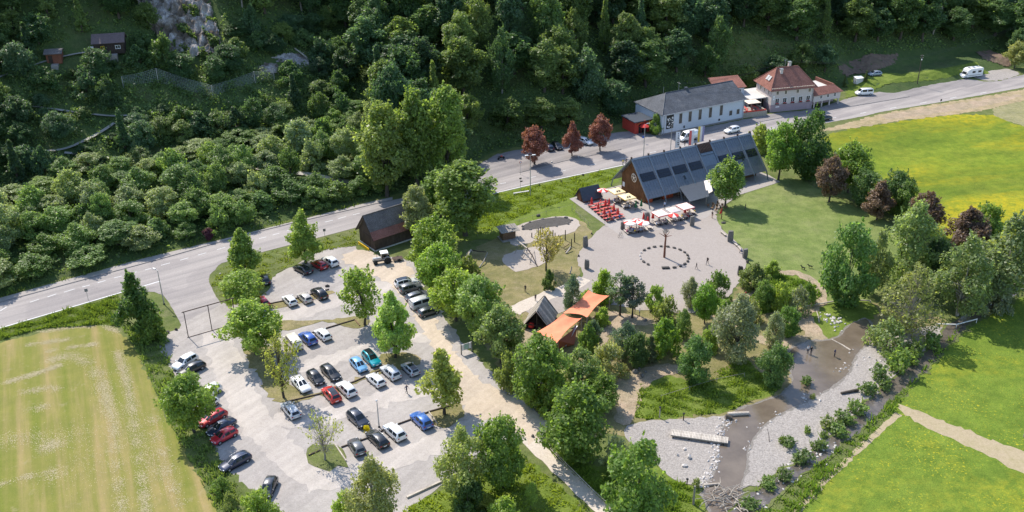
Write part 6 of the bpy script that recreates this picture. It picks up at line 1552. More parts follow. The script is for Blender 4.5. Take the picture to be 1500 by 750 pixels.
# tractor in front of the barn
def tractor():
    P = at(561.5, 385); Q = at(561.5-13, 385+2); rz = math.atan2(Q.y-P.y, Q.x-P.x)
    o = thing('tractor', 'old grey tractor with a pale cab roof in front of the barn', 'tractor', (P.x, P.y, .02), rz)
    wpart(o, 'bonnet', M['steel'], lambda b: b.box(.35, 2.0, -.32, .32, .75, 1.35, bev=.08))
    wpart(o, 'chassis', M['dark_metal'], lambda b: b.box(-.8, 1.9, -.22, .22, .45, .8))
    wpart(o, 'cab', M['grey_wood'], lambda b: (b.box(-.9, .35, -.62, .62, .85, 1.2), [b.box(x, x+.08, y, y+.08, 1.2, 2.25) for x in (-.9, .27) for y in (-.62, .54)], b.box(-.9, .35, -.62, -.56, 1.2, 2.0)))
    wpart(o, 'cab_window', M['glass'], lambda b: b.box(.28, .33, -.52, .52, 1.25, 2.2))
    wpart(o, 'cab_roof', M['white'], lambda b: b.box(-1.05, .5, -.75, .75, 2.25, 2.4, bev=.05))
    wpart(o, 'seat', M['black'], lambda b: b.box(-.65, -.25, -.25, .25, 1.2, 1.6))
    for x, R, y, w in ((-.75, .72, .78, .2), (1.6, .42, .62, .13)):
        for s in (-1, 1):
            Mx = Matrix.Translation((x, s*y, R)) @ Matrix.Rotation(math.pi/2, 4, 'X')
            t = wpart(o, 'wheel', M['rubber'], lambda b: b.lathe([(R*.5, -w), (R*.93, -w), (R, -w*.6), (R, w*.6), (R*.93, w), (R*.5, w)], 18, M=Mx))
            wpart(t, 'rim', M['rim'], lambda b: b.lathe([(R*.12, -w*.8), (R*.5, -w*.7), (R*.5, w*.7), (R*.12, w*.8)], 12, M=Mx))
    for s in (-1, 1):
        wpart(o, 'mudguard', M['steel'], lambda b: [b.beam((-.75+math.cos(a)*.82, s*.78, .72+math.sin(a)*.82), (-.75+math.cos(a+.5)*.82, s*.78, .72+math.sin(a+.5)*.82), .42, .05) for a in (.4, .9, 1.4, 1.9, 2.4)])
        wpart(o, 'headlight', M['lamp_lens'], lambda b: b.box(1.98, 2.05, s*.2-.08, s*.2+.08, 1.0, 1.16))
    wpart(o, 'exhaust', M['rust'], lambda b: b.tube([(1.2, .2, 1.35), (1.2, .2, 2.1)], .04, 8))
    t = thing('farm_trailer', 'low dark farm implement beside the tractor', 'implement', tuple(Vector((P.x, P.y, .02)) - Vector((math.cos(rz), math.sin(rz), 0))*2.9), rz)
    wpart(t, 'frame', M['rust'], lambda b: (b.box(-1.0, 1.0, -.6, .6, .5, .62), b.beam((1.0, 0, .5), (1.9, 0, .5), .1, .1)))
    for s in (-1, 1):
        Mx = Matrix.Translation((-.2, s*.7, .35)) @ Matrix.Rotation(math.pi/2, 4, 'X')
        wpart(t, 'wheel', M['rubber'], lambda b: b.lathe([(.1, -.08), (.33, -.08), (.35, 0), (.33, .08), (.1, .08)], 14, M=Mx))
    for k in range(5): wpart(t, 'tine', M['rust'], lambda b: b.beam((-.8+k*.35, -.6, .5), (-.9+k*.35, -.7, .1), .06, .06))
tractor()
# ------------------------------------------------------------------ people
def person_mesh(key, pose):
    """one continuous skinned body; pose gives the joints"""
    J = dict(pel=(0, 0, .95), sp=(0, .0, 1.18), ch=(0, 0, 1.38), nk=(0, .01, 1.5), hd=(0, .03, 1.6), tp=(0, .02, 1.74),
             lsh=(.18, 0, 1.42), lel=(.25, -.02, 1.15), lwr=(.26, .06, .92), rsh=(-.18, 0, 1.42), rel=(-.25, -.02, 1.15), rwr=(-.26, .06, .92),
             lhp=(.1, 0, .92), lkn=(.11, .03, .5), lan=(.11, -.01, .09), lto=(.12, .16, .04), rhp=(-.1, 0, .92), rkn=(-.11, .03, .5), ran=(-.11, -.01, .09), rto=(-.12, .16, .04))
    J.update(pose)
    R = dict(pel=.135, sp=.125, ch=.145, nk=.055, hd=.095, tp=.07, lsh=.065, lel=.045, lwr=.032, rsh=.065, rel=.045, rwr=.032, lhp=.09, lkn=.06, lan=.042, lto=.035, rhp=.09, rkn=.06, ran=.042, rto=.035)
    E = [('pel', 'sp'), ('sp', 'ch'), ('ch', 'nk'), ('nk', 'hd'), ('hd', 'tp'), ('ch', 'lsh'), ('lsh', 'lel'), ('lel', 'lwr'), ('ch', 'rsh'), ('rsh', 'rel'), ('rel', 'rwr'), ('pel', 'lhp'), ('lhp', 'lkn'), ('lkn', 'lan'), ('lan', 'lto'), ('pel', 'rhp'), ('rhp', 'rkn'), ('rkn', 'ran'), ('ran', 'rto')]
    J['ns'] = tuple(Vector(J['hd'])+Vector((0, .11, .0))); R['ns'] = .02; E.append(('hd', 'ns'))
    for s in 'lr':
        w = Vector(J[s+'wr']); d = (w-Vector(J[s+'el'])).normalized(); sd = Vector((0, 1, 0)) if abs(d.y) < .8 else Vector((0, 0, 1))
        J[s+'pm'] = tuple(w+d*.08); R[s+'pm'] = .036; E.append((s+'wr', s+'pm'))
        for k, (o, L) in enumerate(((-.033, .06), (-.012, .075), (.011, .08), (.033, .07))):
            J[s+'f%d' % k] = tuple(w+d*(.09+L)+sd*o+Vector((0, .012*k, 0))*0); R[s+'f%d' % k] = .0085; E.append((s+'pm', s+'f%d' % k))
        J[s+'th'] = tuple(w+d*.075+sd*.065); R[s+'th'] = .01; E.append((s+'wr', s+'th'))
    names = list(J); ix = {n: i for i, n in enumerate(names)}
    me = bpy.data.meshes.new(key); me.from_pydata([J[n] for n in names], [(ix[a], ix[b]) for a, b in E], []); me.update()
    o = bpy.data.objects.new(key, me); C.objects.link(o)
    md = o.modifiers.new('skin', 'SKIN'); o.modifiers.new('sub', 'SUBSURF').levels = 1
    for n in names:
        sv = me.skin_vertices[0].data[ix[n]]; sv.radius = (R[n], R[n]*(.72 if n in ('pel', 'sp', 'ch') else 1)); sv.use_root = n == 'pel'
    dg = bpy.context.evaluated_depsgraph_get(); ev = o.evaluated_get(dg)
    out = bpy.data.meshes.new_from_object(ev); out.name = 'person'
    bpy.data.objects.remove(o); bpy.data.meshes.remove(me)
    out.materials.clear()
    for m in ('skin', 'cloth', 'trousers', 'hair', 'black'): out.materials.append(M[m])
    seg = [(Vector(J[a]), Vector(J[b]), a, b) for a, b in E]
    cls = []
    hd = Vector(J['hd'])
    for p in out.polygons:
        c = p.center; best = 9; k = 0
        for A, B, a, b in seg:
            ab = B-A; t = max(0, min(1, (c-A).dot(ab)/max(ab.length_squared, 1e-9))); d = (c-A-ab*t).length
            if d < best: best = d; nm = (a, b); tt = t
        a, b = nm
        if b in ('tp', 'hd', 'ns') or a in ('hd',):
            k = 3 if (c.z > hd.z+.07 or (c.y < hd.y-.03 and c.z > hd.z-.05)) else 0
        elif b in ('sp', 'ch', 'lsh', 'rsh') or b in ('lel', 'rel'): k = 1
        elif b == 'nk': k = 1 if tt < .45 else 0
        elif b in ('lhp', 'rhp', 'lkn', 'rkn', 'lan', 'ran'): k = 2
        elif b in ('lto', 'rto'): k = 4
        cls.append(k)
    out.polygons.foreach_set('material_index', cls); out.polygons.foreach_set('use_smooth', [True]*len(cls))
    return out
PM = {
 'stand': person_mesh('stand', dict(lel=(.24, -.03, 1.14), lwr=(.22, .1, .93))),
 'walk': person_mesh('walk', dict(lkn=(.1, .2, .52), lan=(.1, .28, .1), lto=(.1, .43, .07), rkn=(-.1, -.06, .5), ran=(-.1, -.34, .16), rto=(-.1, -.24, .05), lel=(.25, -.16, 1.17), lwr=(.25, -.12, .94), rel=(-.25, .12, 1.17), rwr=(-.23, .28, 1.02))),
 'sit': person_mesh('sit', dict(pel=(0, 0, .52), sp=(0, .03, .76), ch=(0, .08, .95), nk=(0, .1, 1.07), hd=(0, .13, 1.17), tp=(0, .12, 1.3), lsh=(.18, .08, .99), rsh=(-.18, .08, .99), lel=(.24, .2, .78), lwr=(.16, .42, .80), rel=(-.24, .2, .78), rwr=(-.14, .42, .80),
              lhp=(.1, .04, .5), lkn=(.13, .43, .50), lan=(.13, .42, .1), lto=(.13, .57, .05), rhp=(-.1, .04, .5), rkn=(-.13, .43, .50), ran=(-.13, .40, .1), rto=(-.13, .55, .05))),
}
SH = {'white': (.75, .74, .72), 'black': (.02, .02, .022), 'blue': (.06, .13, .4), 'red': (.5, .04, .05), 'pink': (.7, .25, .32), 'grey': (.2, .2, .21), 'navy': (.025, .04, .1), 'green': (.08, .2, .08), 'pale blue': (.4, .52, .68), 'yellow': (.75, .55, .05), 'beige': (.55, .45, .33)}
def person(P, rz, pose, shirt, label, sc=1.0, group=None, hair=None, legs=None):
    o = bpy.data.objects.new('person', PM[pose]); C.objects.link(o)
    o.location = P; o.rotation_euler = (0, 0, rz); o.scale = (sc, sc, sc); o.color = (*SH[shirt], 1)
    if legs: o.material_slots[2].link = 'OBJECT'; o.material_slots[2].material = M[legs]
    return tag(o, label, 'person', group)
def P_(px, py, z=.03):
    v = at(px, py); v.z = z; return v
person(P_(1036, 388), 2.5, 'walk', 'black', 'person in dark clothes walking across the plaza, nearest the ring of seats')
person(P_(1020, 394.5), 2.0, 'walk', 'black', 'smaller person in black walking left of the other one on the plaza', .82)
person(P_(1043, 320), -1.0, 'stand', 'black', 'person with bare legs standing between the white parasols and the flag tree', 1, legs='skin')
person(P_(973.5, 306), .4, 'stand', 'pale blue', 'tall person in pale blue standing in front of the hall', 1.02)
person(P_(1091.5, 308), 1.0, 'stand', 'black', 'person in black on the lawn beside the tree shadow', .9)
person(P_(596, 577), -2.2, 'walk', 'navy', 'person in dark clothes walking in the tree shade of the car park')
person(P_(1183, 518.5), .3, 'stand', 'white', 'person in a white shirt wading in the pond, left of a pair', .95)
person(P_(1187.5, 520), -2.8, 'stand', 'black', 'person in black wading in the pond, right of a pair')
person(P_(1222, 523), -2.4, 'stand', 'navy', 'lone person wading in the middle of the pond', .95)
person(P_(1091.5, 438), -1.9, 'walk', 'red', 'person in red walking past the wooden screen', 1.0, legs='red')
person(P_(769.5, 428), -.5, 'stand', 'black', 'person with a pale hat standing on the grass above the tent hut', .9)
person(P_(784.5, 441), .6, 'stand', 'black', 'dark figure on the path above the tent hut', .85)
person(P_(930, 460), 1.5, 'stand', 'black', 'person in black on the mound under the pines', .95)
person(P_(936.5, 463), -1.7, 'stand', 'pale blue', 'person in pale blue on the mound under the pines', .9)
person(P_(912.5, 243), .6, 'walk', 'yellow', 'person with a yellow top on the road edge behind the hall gable')
person(P_(917, 242), .6, 'walk', 'black', 'person in black on the road edge behind the hall gable')
person(P_(1086.5, 371), 1.2, 'sit', 'blue', 'person in blue sitting beside a standing stone on the right of the plaza', .9)
person(P_(1183, 457), -2.0, 'walk', 'red', 'child in red walking down to the pond', .65)
person(P_(1003, 214), 0.5, 'stand', 'black', 'person in dark clothes at the roadside behind the hall', .9)
for i, (px, py) in enumerate(((1176.5, 395), (1187, 393))):
    # dogs on the worn lawn
    o = thing('dog', ('dark dog on the worn lawn, left of two', 'dark dog on the worn lawn, right of two')[i], 'dog', P_(px, py, .0), (2.4, 2.7)[i])
    b = MB(); b.tube([(-.36, 0, .46), (-.2, 0, .5), (.1, 0, .49), (.3, 0, .52), (.42, 0, .64), (.5, 0, .74), (.6, 0, .76), (.72, 0, .70)], [.1, .125, .115, .14, .1, .085, .085, .04], 8)
    for x, y, k in ((-.3, .09, -1), (-.28, -.09, -1), (.26, .09, 1), (.28, -.09, 1)):
        b.tube([(x, y, .45), (x+.05*k*-1*.6, y, .26), (x-.03*k, y, .2), (x, y, .03), (x+.07, y, .02)], [.075, .045, .035, .03, .03], 6)
    b.tube([(-.36, 0, .5), (-.5, 0, .6), (-.58, 0, .75)], [.035, .03, .015], 6)
    for s in (-1, 1): b.tube([(.52, s*.06, .8), (.5, s*.09, .9)], [.035, .01], 5)
    me_ = b.build('body', M['black'], o)

# ------------------------------------------------------------------ beer garden
def bench_set(parts):
    out = []
    return out
def make_table(name, top, leg, L=2.2, W=.62, H=.75):
    b = MB(); n = 3; w = W/n
    o = bpy.data.objects.new(name, None); C.objects.link(o)
    for k in range(n): MB().box(-L/2, L/2, -W/2+k*w+.012, -W/2+(k+1)*w-.012, H-.04, H).build('plank', M[top], o)
    for s in (-1, 1):
        b = MB(); b.beam((s*L*.36, -W*.4, 0), (s*L*.36, -W*.25, H-.04), .05, .05); b.beam((s*L*.36, W*.4, 0), (s*L*.36, W*.25, H-.04), .05, .05); b.beam((s*L*.36, -W*.33, .35), (s*L*.36, W*.33, .35), .04, .04)
        b.build('leg', M[leg], o)
    return o
def make_bench(name, top, leg, L=2.2, W=.27, H=.46):
    o = bpy.data.objects.new(name, None); C.objects.link(o)
    MB().box(-L/2, L/2, -W/2, W/2, H-.04, H).build('seat', M[top], o)
    for s in (-1, 1):
        b = MB(); b.beam((s*L*.36, -W*.4, 0), (s*L*.36, -W*.3, H-.04), .05, .05); b.beam((s*L*.36, W*.4, 0), (s*L*.36, W*.3, H-.04), .05, .05)
        b.build('leg', M[leg], o)
    return o
M['red_table'] = plain('red_painted_wood', (.50, .10, .085), .6, 0, .15); M['pale_wood'] = plain('pale_table_wood', (.5, .44, .37), .7, 0, .15)
PT = {'red': (make_table('beer_table', 'red_table', 'dark_metal'), make_bench('beer_bench', 'red_table', 'dark_metal')), 'pale': (make_table('picnic_table', 'pale_wood', 'dark_wood', 2.0, .75), make_bench('picnic_bench', 'pale_wood', 'dark_wood', 2.0, .3))}
USED = {}
def put(proto, P, rz, label, cat, group):
    o = proto if proto not in USED else copy_tree(proto); USED[proto] = 1
    o.location = P; o.rotation_euler = (0, 0, rz); return tag(o, label, cat, group)
SHK = list(SH)
def place_set(kind, u, v, rot=0.0, diners=0, where='', seed=0):
    r = random.Random(seed); rz = HA+rot; c = HL(u, v, .055); a = Vector((math.cos(rz), math.sin(rz), 0)); n = Vector((-a.y, a.x, 0))
    t, b = PT[kind]; rk = 'red' if kind == 'red' else 'pale wooden'
    put(t, c, rz, '%s %s %s' % (rk, 'beer table' if kind == 'red' else 'picnic table', where), 'table', '%s tables %s' % (rk, where))
    for s in (-1, 1): put(b, c+n*s*.62, rz, '%s bench at a table %s' % (rk, where), 'bench', '%s benches %s' % (rk, where))
    seats = [(s, k) for s in (-1, 1) for k in (-.75, -.25, .3, .8)]; r.shuffle(seats)
    for s, k in seats[:diners]:
        p = c + n*s*.68 + a*k
        sh = r.choice(SHK + ['red', 'red', 'pink'] if kind == 'red' else SHK)
        person(p+Vector((0, 0, -.02)), rz + (0 if s < 0 else math.pi), 'sit', sh, 'person in %s sitting at a table %s' % (sh, where), r.uniform(.92, 1.02), 'diners %s' % where)
k_ = 0
for col, u in enumerate((-10.4, -7.9)):
    for row in range(6):
        v = 6.0 - row*1.52
        place_set('red', u-.16*row, v, 0, (1, 2, 2, 4, 6, 6)[row] if col == 0 else (1, 1, 3, 5, 2, 1)[row], 'in the red rows of the beer garden', k_); k_ += 1
for i, (u, v, d) in enumerate(((-4.6, 5.6, 3), (-3.0, 6.0, 0), (-4.4, 2.2, 3), (-2.2, 2.6, 1), (-1.0, 4.0, 0))): place_set('pale', u, v, 1.3, d, 'under the yellow parasols', 30+i)
for i, (u, v, d) in enumerate(((-11.0, -8.8, 4), (-9.4, -9.0, 5), (-7.9, -9.2, 3), (-6.4, -9.2, 0))): place_set('pale', u, v, 1.45, d, 'under the round parasols', 40+i)
for i, (u, v, d) in enumerate(((-3.4, -8.4, 3), (-2.0, -8.6, 4), (.1, -8.4, 0), (1.8, -8.6, 1), (3.4, -8.6, 2), (5.0, -8.2, 4), (6.2, -7.6, 2))): place_set('pale', u, v, 1.4, d, 'under the white parasols', 50+i)

def square_parasol(u, v, w, h, top, rim, label, group, rot=0.0, ribs_=True):
    o = thing('parasol', label, 'parasol', HL(u, v, .05), HA+rot, group)
    wpart(o, 'pole', M['grey_wood'], lambda b: b.tube([(0, 0, 0), (0, 0, h+.25)], .04, 8))
    a = w/2; ap = (0, 0, h+.55); c4 = [(-a, -a, h-.02), (a, -a, h-.02), (a, a, h-.02), (-a, a, h-.02)]
    for k in range(4):
        p, q = Vector(c4[k]), Vector(c4[(k+1) % 4]); mid = (p+q)/2; mid = mid + (Vector(ap)-mid)*.02 - Vector((0, 0, .03))
        wpart(o, 'canopy_panel', M[top], lambda b: b.add([p, mid, q, Vector(ap), p-Vector((0, 0, .02)), mid-Vector((0, 0, .02)), q-Vector((0, 0, .02)), Vector(ap)-Vector((0, 0, .02))], [(0, 1, 3), (1, 2, 3), (5, 4, 7), (6, 5, 7)]))
        wpart(o, 'valance', M[rim], lambda b: b.slab([p+Vector((0, 0, .01)), q+Vector((0, 0, .01)), q-Vector((0, 0, .2)), p-Vector((0, 0, .2))], .02))
    wpart(o, 'rib', M['grey_wood'], lambda b: [b.beam((0, 0, h+.1), (c[0]*.9, c[1]*.9, h-.06), .04, .04) for c in c4])
    wpart(o, 'base', M['kerb'], lambda b: b.box(-.35, .35, -.35, .35, 0, .1))
    return o
yp = square_parasol(-4.1, 6.3, 2.9, 2.5, 'pale_yellow', 'yellow_fabric', 'pale yellow square parasol by the hall gable, farther of two', 'yellow parasols by the gable')
yp2 = square_parasol(-3.9, 2.5, 2.9, 2.5, 'pale_yellow', 'yellow_fabric', 'pale yellow square parasol by the hall gable, nearer of two', 'yellow parasols by the gable')
for y_ in (yp, yp2):
    wpart(y_, 'print', M['brown_wood'], lambda b: [b.lathe([(.12, 0), (.22, .004), (.22, -.01)], 12, M=Matrix.Translation((x, -.82, 2.79)) @ Matrix.Rotation(.36, 4, 'X')) for x in (-.45, .1)])
    wpart(y_, 'print', M['brown_wood'], lambda b: b.lathe([(.12, 0), (.22, .004), (.22, -.01)], 12, M=Matrix.Translation((.1, .8, 2.8)) @ Matrix.Rotation(-.36, 4, 'X')))
square_parasol(-2.6, -8.1, 2.8, 2.4, 'white_fabric', 'red_fabric', 'white square parasol with red edge, leftmost of three before the hall', 'white parasols before the hall')
square_parasol(.8, -8.0, 2.3, 2.4, 'white_fabric', 'white_fabric', 'all white square parasol, middle of three before the hall', 'white parasols before the hall')
square_parasol(4.1, -7.9, 2.9, 2.45, 'white_fabric', 'red_fabric', 'white square parasol with red edge, rightmost of three before the hall', 'white parasols before the hall')
def round_parasol(u, v, R, h, cols, label, group=None):
    o = thing('parasol', label, 'parasol', HL(u, v, .05), HA, group)
    wpart(o, 'pole', M['grey_wood'], lambda b: b.tube([(0, 0, 0), (0, 0, h+.2)], .035, 8))
    n = 8
    for k in range(n):
        a0, a1 = 2*math.pi*k/n, 2*math.pi*(k+1)/n; am = (a0+a1)/2
        p = Vector((R*math.cos(a0), R*math.sin(a0), h)); q = Vector((R*math.cos(a1), R*math.sin(a1), h)); ap = Vector((0, 0, h+.48)); m_ = Vector((R*.94*math.cos(am), R*.94*math.sin(am), h+.02))
        d = Vector((0, 0, .02)); e_ = Vector((0, 0, .16))
        wpart(o, 'canopy_panel', M[cols[k % len(cols)]], lambda b: b.add([p, m_, q, ap, p-d, m_-d, q-d, ap-d, p-e_, m_-e_, q-e_], [(0, 1, 3), (1, 2, 3), (5, 4, 7), (6, 5, 7), (8, 9, 1, 0), (9, 10, 2, 1)]))
    wpart(o, 'base', M['kerb'], lambda b: b.lathe([(.28, 0), (.28, .08), (.08, .12)], 12))
    return o
round_parasol(-10.6, -8.5, 1.35, 2.2, ['white_fabric', 'white_fabric', 'white_fabric', 'red_fabric'], 'pale round parasol with red segments, leftmost of three', 'round parasols')
round_parasol(-8.9, -8.6, 1.25, 2.2, ['red_fabric', 'white_fabric'], 'red and white round parasol, middle of three', 'round parasols')
round_parasol(-8.3, -10.0, 1.35, 2.2, ['red_fabric', 'white_fabric', 'white_fabric', 'white_fabric'], 'pale round parasol with one red side, rightmost of three', 'round parasols')
round_parasol(-.6, -10.0, 1.2, 2.2, ['red_fabric', 'red_fabric', 'white_fabric'], 'red and white round parasol between two white square ones')
round_parasol(-6.3, 8.6, 1.3, 2.2, ['red_fabric', 'white_fabric'], 'red and white striped round parasol behind the dark shed')
def closed_parasol(px, py, col, label, h=2.1):
    o = thing('closed_parasol', label, 'parasol', P_(px, py, .05))
    wpart(o, 'pole', M['grey_wood'], lambda b: b.tube([(0, 0, 0), (0, 0, h)], .03, 6))
    wpart(o, 'folded_canopy', M[col], lambda b: b.lathe([(.06, h+.1), (.14, h-.2), (.3, .9), (.34, .7), (.2, .72)][::-1], 9))
    wpart(o, 'base', M['kerb'], lambda b: b.lathe([(.26, 0), (.26, .08), (.06, .1)], 10))
for px, py, c_, l_ in ((866.5, 303, 'red_fabric', 'folded red parasol beside the dark shed'), (886.7, 305, 'red_fabric', 'folded red parasol at the back of the red tables, left of a pair'), (892, 304, 'red_fabric', 'folded red parasol at the back of the red tables, right of a pair'), (885, 318, 'red_fabric', 'folded red parasol in the middle of the red tables'), (899, 312, 'red_fabric', 'folded red parasol on the right side of the red tables'),
    (876, 310, 'red_fabric', 'folded red parasol on the left side of the red tables'), (893, 322, 'red_fabric', 'folded red parasol at the front of the red tables'), (905, 318, 'red_fabric', 'folded red parasol at the right front corner of the red tables'), (1003, 316, 'red_fabric', 'folded red parasol right of the white square parasols'),
    (956, 324, 'red_fabric', 'folded red parasol left of the white square parasols'), (942.5, 325, 'red_fabric', 'slim folded red parasol beside the tall standing stone'), (948.5, 331, 'red_fabric', 'folded red parasol beside the round parasols'), (931, 308, 'green_fabric', 'folded green parasol beside the yellow ones, left of a pair'), (939, 306, 'green_fabric', 'folded green parasol beside the yellow ones, right of a pair')):
    closed_parasol(px, py, c_, l_)

# ------------------------------------------------------------------ plaza
def stone(px, py, topy, wpx, seed, label, mm='stone', deep=.6, name='standing_stone', pointed=.25):
    import bmesh
    P = P_(px, py, 0); h = height_to(P, topy); w = wpx/pxm(P)
    r = random.Random(seed); bm = bmesh.new(); bmesh.ops.create_cube(bm, size=1)
    bmesh.ops.subdivide_edges(bm, edges=bm.edges[:], cuts=3, use_grid_fill=True)
    sk = (r.uniform(-.12, .12), r.uniform(-.12, .12)); tl = r.uniform(-.12, .12)
    for v in bm.verts:
        z = v.co.z+.5; k = 1-pointed*.7*z; e = 1-.16*(abs(v.co.x*2)**4+abs(v.co.y*2)**4)/2*(abs(v.co.z*2)**2)
        v.co = ((v.co.x*k*e+sk[0]*z*.3+r.gauss(0, .025))*w, (v.co.y*k*e+sk[1]*z*.3+r.gauss(0, .025))*w*deep, (z*(1+tl*v.co.x*(z > .9))+r.gauss(0, .012)-.02)*h)
    me = bpy.data.meshes.new(name); bm.to_mesh(me); bm.free(); me.materials.append(M[mm])
    o = bpy.data.objects.new(name, me); C.objects.link(o)
    o.location = P; o.rotation_euler = (0, 0, r.uniform(-.5, .5)); return tag(o, label, 'standing stone')
stone(857.5, 362, 346, 7.5, 1, 'pointed pale standing stone at the left edge of the plaza')
stone(859.5, 394, 380.5, 7, 2, 'blunt dark standing stone above the path to the tent hut', pointed=.05)
stone(912, 336, 325, 6, 3, 'short standing stone behind the round parasols', pointed=.1)
stone(947.5, 326, 311, 7.5, 4, 'tall dark standing stone in front of the hall', pointed=.1)
stone(1013.5, 331, 316.5, 6.5, 5, 'standing stone on the grass strip at the front of the terrace', pointed=.1)
stone(1069.5, 354, 338, 8, 6, 'broad standing stone on the right rim of the plaza', pointed=.1)
stone(1091, 378, 364.5, 7, 7, 'standing stone beside the sitting person', pointed=.08)
stone(1084, 403.5, 390, 7.5, 8, 'dark leaning standing stone by the olive bush', 'dark_stone', pointed=.2)
def boulder(px, py, wpx, hpx, seed, label, mm='stone', name='boulder', group=None, z=0.0):
    P = P_(px, py, z); s = pxm(P); w = wpx/s/2
    o = bpy.data.objects.new(name, rock_mesh(name, M[mm], seed, w, w*.75, hpx/s*.55, .35, 1)); C.objects.link(o)
    o.location = (P.x, P.y, z+hpx/s*.25); o.rotation_euler = (0, 0, random.Random(seed).uniform(0, 3)); return tag(o, label, 'rock', group)
for px, py, w, h, s, l in ((1094.5, 385, 9, 7, 11, 'dark boulder with a pale top at the right rim of the plaza'), (867, 343, 6, 4, 12, 'dark boulder at the upper left corner of the plaza'), (847.5, 376, 5, 5, 13, 'boulder at the left rim of the plaza'), (1060, 327, 9, 4, 14, 'flat stone beside the flag tree'), (1168, 394, 0, 0, 15, '')):
    if w: boulder(px, py, w, h, s, l, 'dark_stone')
for px, py, px2, py2, l in ((1056, 341, 1063, 347, 'pale log bench on the upper right rim of the plaza'), (1073, 355.5, 1080, 362, 'pale log bench beside the broad standing stone'), (1081, 362.5, 1086, 369, 'pale log bench left of the sitting person')):
    a, c = at(px, py), at(px2, py2)
    o = thing('log_bench', l, 'bench', tuple(a), math.atan2(c.y-a.y, c.x-a.x))
    L_ = (c-a).length; wpart(o, 'seat', M['log'], lambda b: b.box(0, L_, -.2, .2, .3, .45, bev=.03)); wpart(o, 'leg', M['dark_wood'], lambda b: (b.box(.2, .45, -.15, .15, 0, .3))); wpart(o, 'leg', M['dark_wood'], lambda b: b.box(L_-.45, L_-.2, -.15, .15, 0, .3))
pc = at(973, 377.3)
seatb = rock_mesh('ring_seat', M['dark_stone'], 31, .52, .34, .36, .25, 1)
seatp = rock_mesh('ring_seat', M['pale_stone'], 32, .46, .32, .34, .25, 1)
for k in range(22):
    a = 2*math.pi*(k+.5)/22
    if 4.1 < a < 4.45: continue
    pale = 2.7 < a < 3.35 or abs(a-4.05) < .12 or (a < .35) and k % 2
    o = bpy.data.objects.new('ring_seat', seatp if pale else seatb); C.objects.link(o)
    q = pc + Vector((math.cos(a)*4.75, math.sin(a)*4.75, .16))
    o.location = q; o.rotation_euler = (0, 0, a+math.pi/2); o.scale = (random.uniform(.85, 1.15), 1, random.uniform(.85, 1.15))
    tag(o, 'dark stone seat in the ring round the wooden pole' if not pale else 'pale stone seat in the ring round the wooden pole', 'stone seat', 'seats in the ring' if not pale else 'pale seats in the ring')
o = thing('slab_seat', 'wide dark slab seat at the front of the ring', 'stone seat', tuple(pc+Vector((-.45, -4.75, 0))), .05)
wpart(o, 'slab', M['dark_stone'], lambda b: b.box(-.75, .75, -.28, .28, .2, .42, bev=.05)); wpart(o, 'foot', M['dark_stone'], lambda b: b.box(-.6, -.3, -.2, .2, 0, .2)); wpart(o, 'foot', M['dark_stone'], lambda b: b.box(.3, .6, -.2, .2, 0, .2))
mp = thing('tree_sculpture', 'red brown wooden pole with bare branches and a nest inside the ring of seats', 'sculpture', tuple(pc))
wpart(mp, 'pole', M['pole_red'], lambda b: b.tube([(0, 0, 0), (0, 0, 2.5), (.05, 0, 4.75)], [.24, .2, .17], 12))
for k, (dx, dy, dz) in enumerate(((-1.3, .2, .75), (-1.0, -.5, .85), (-.6, .5, 1.2), (1.25, -.1, .35), (.9, .5, .9), (.5, -.7, 1.2), (.2, .2, 1.6), (-.3, -.2, 1.5))):
    wpart(mp, 'branch', M['pole_red'], lambda b: b.tube([(0, 0, 4.55), (dx*.5, dy*.5, 4.6+dz*.5), (dx, dy, 4.6+dz)], [.085, .06, .03], 6))
def nest(b):
    r = random.Random(2)
    for k in range(46):
        a = r.uniform(0, 6.28); q = r.uniform(.3, .62); h = 5.8+r.uniform(-.12, .3)
        b.tube([(q*math.cos(a), q*math.sin(a), h), (q*math.cos(a+1.1), q*math.sin(a+1.1), h+r.uniform(-.1, .15))], .03, 4, False)
wpart(mp, 'nest', M['grey_wood'], nest)
fs = thing('flag_tree', 'reddish carved post with a pennant at the edge of the lawn', 'post', P_(1056.5, 321, 0))
wpart(fs, 'post', M['pole_red'], lambda b: b.tube([(0, 0, 0), (.05, 0, 1.6), (0, 0, 3.4)], [.1, .09, .05], 8)); wpart(fs, 'pennant', M['red_fabric'], lambda b: b.slab([(-.05, 0, 2.6), (-.5, .1, 1.3), (-.3, .1, 1.1), (-.05, 0, 1.4)], .03, (0, -1, 0)))
b1 = thing('bicycle', 'dark bicycle leaning at the left end of the round parasols', 'bicycle', P_(908.5, 347, .05), HA+.4)
for x in (-.52, .52): wpart(b1, 'wheel', M['rubber'], lambda b: [b.tube([(x+.33*math.cos(a), 0, .34+.33*math.sin(a)) for a in [2*math.pi*k/14 for k in range(15)]], .022, 5, False)])
wpart(b1, 'frame', M['dark_metal'], lambda b: (b.tube([(-.52, 0, .34), (-.1, 0, .34), (.36, 0, .8), (-.2, 0, .82), (-.1, 0, .34)], .022, 6), b.tube([(-.2, 0, .82), (-.52, 0, .34)], .018, 6), b.tube([(.52, 0, .34), (.36, 0, .95)], .022, 6)))
wpart(b1, 'saddle', M['black'], lambda b: b.box(-.34, -.1, -.07, .07, .92, .98)); wpart(b1, 'handlebar', M['dark_metal'], lambda b: b.tube([(.34, -.28, .98), (.38, 0, .96), (.34, .28, .98)], .016, 6))
mb = thing('motorcycle', 'dark motorcycle parked in the forest shade on the forecourt', 'motorcycle', P_(734, 233.5, .04), .5)
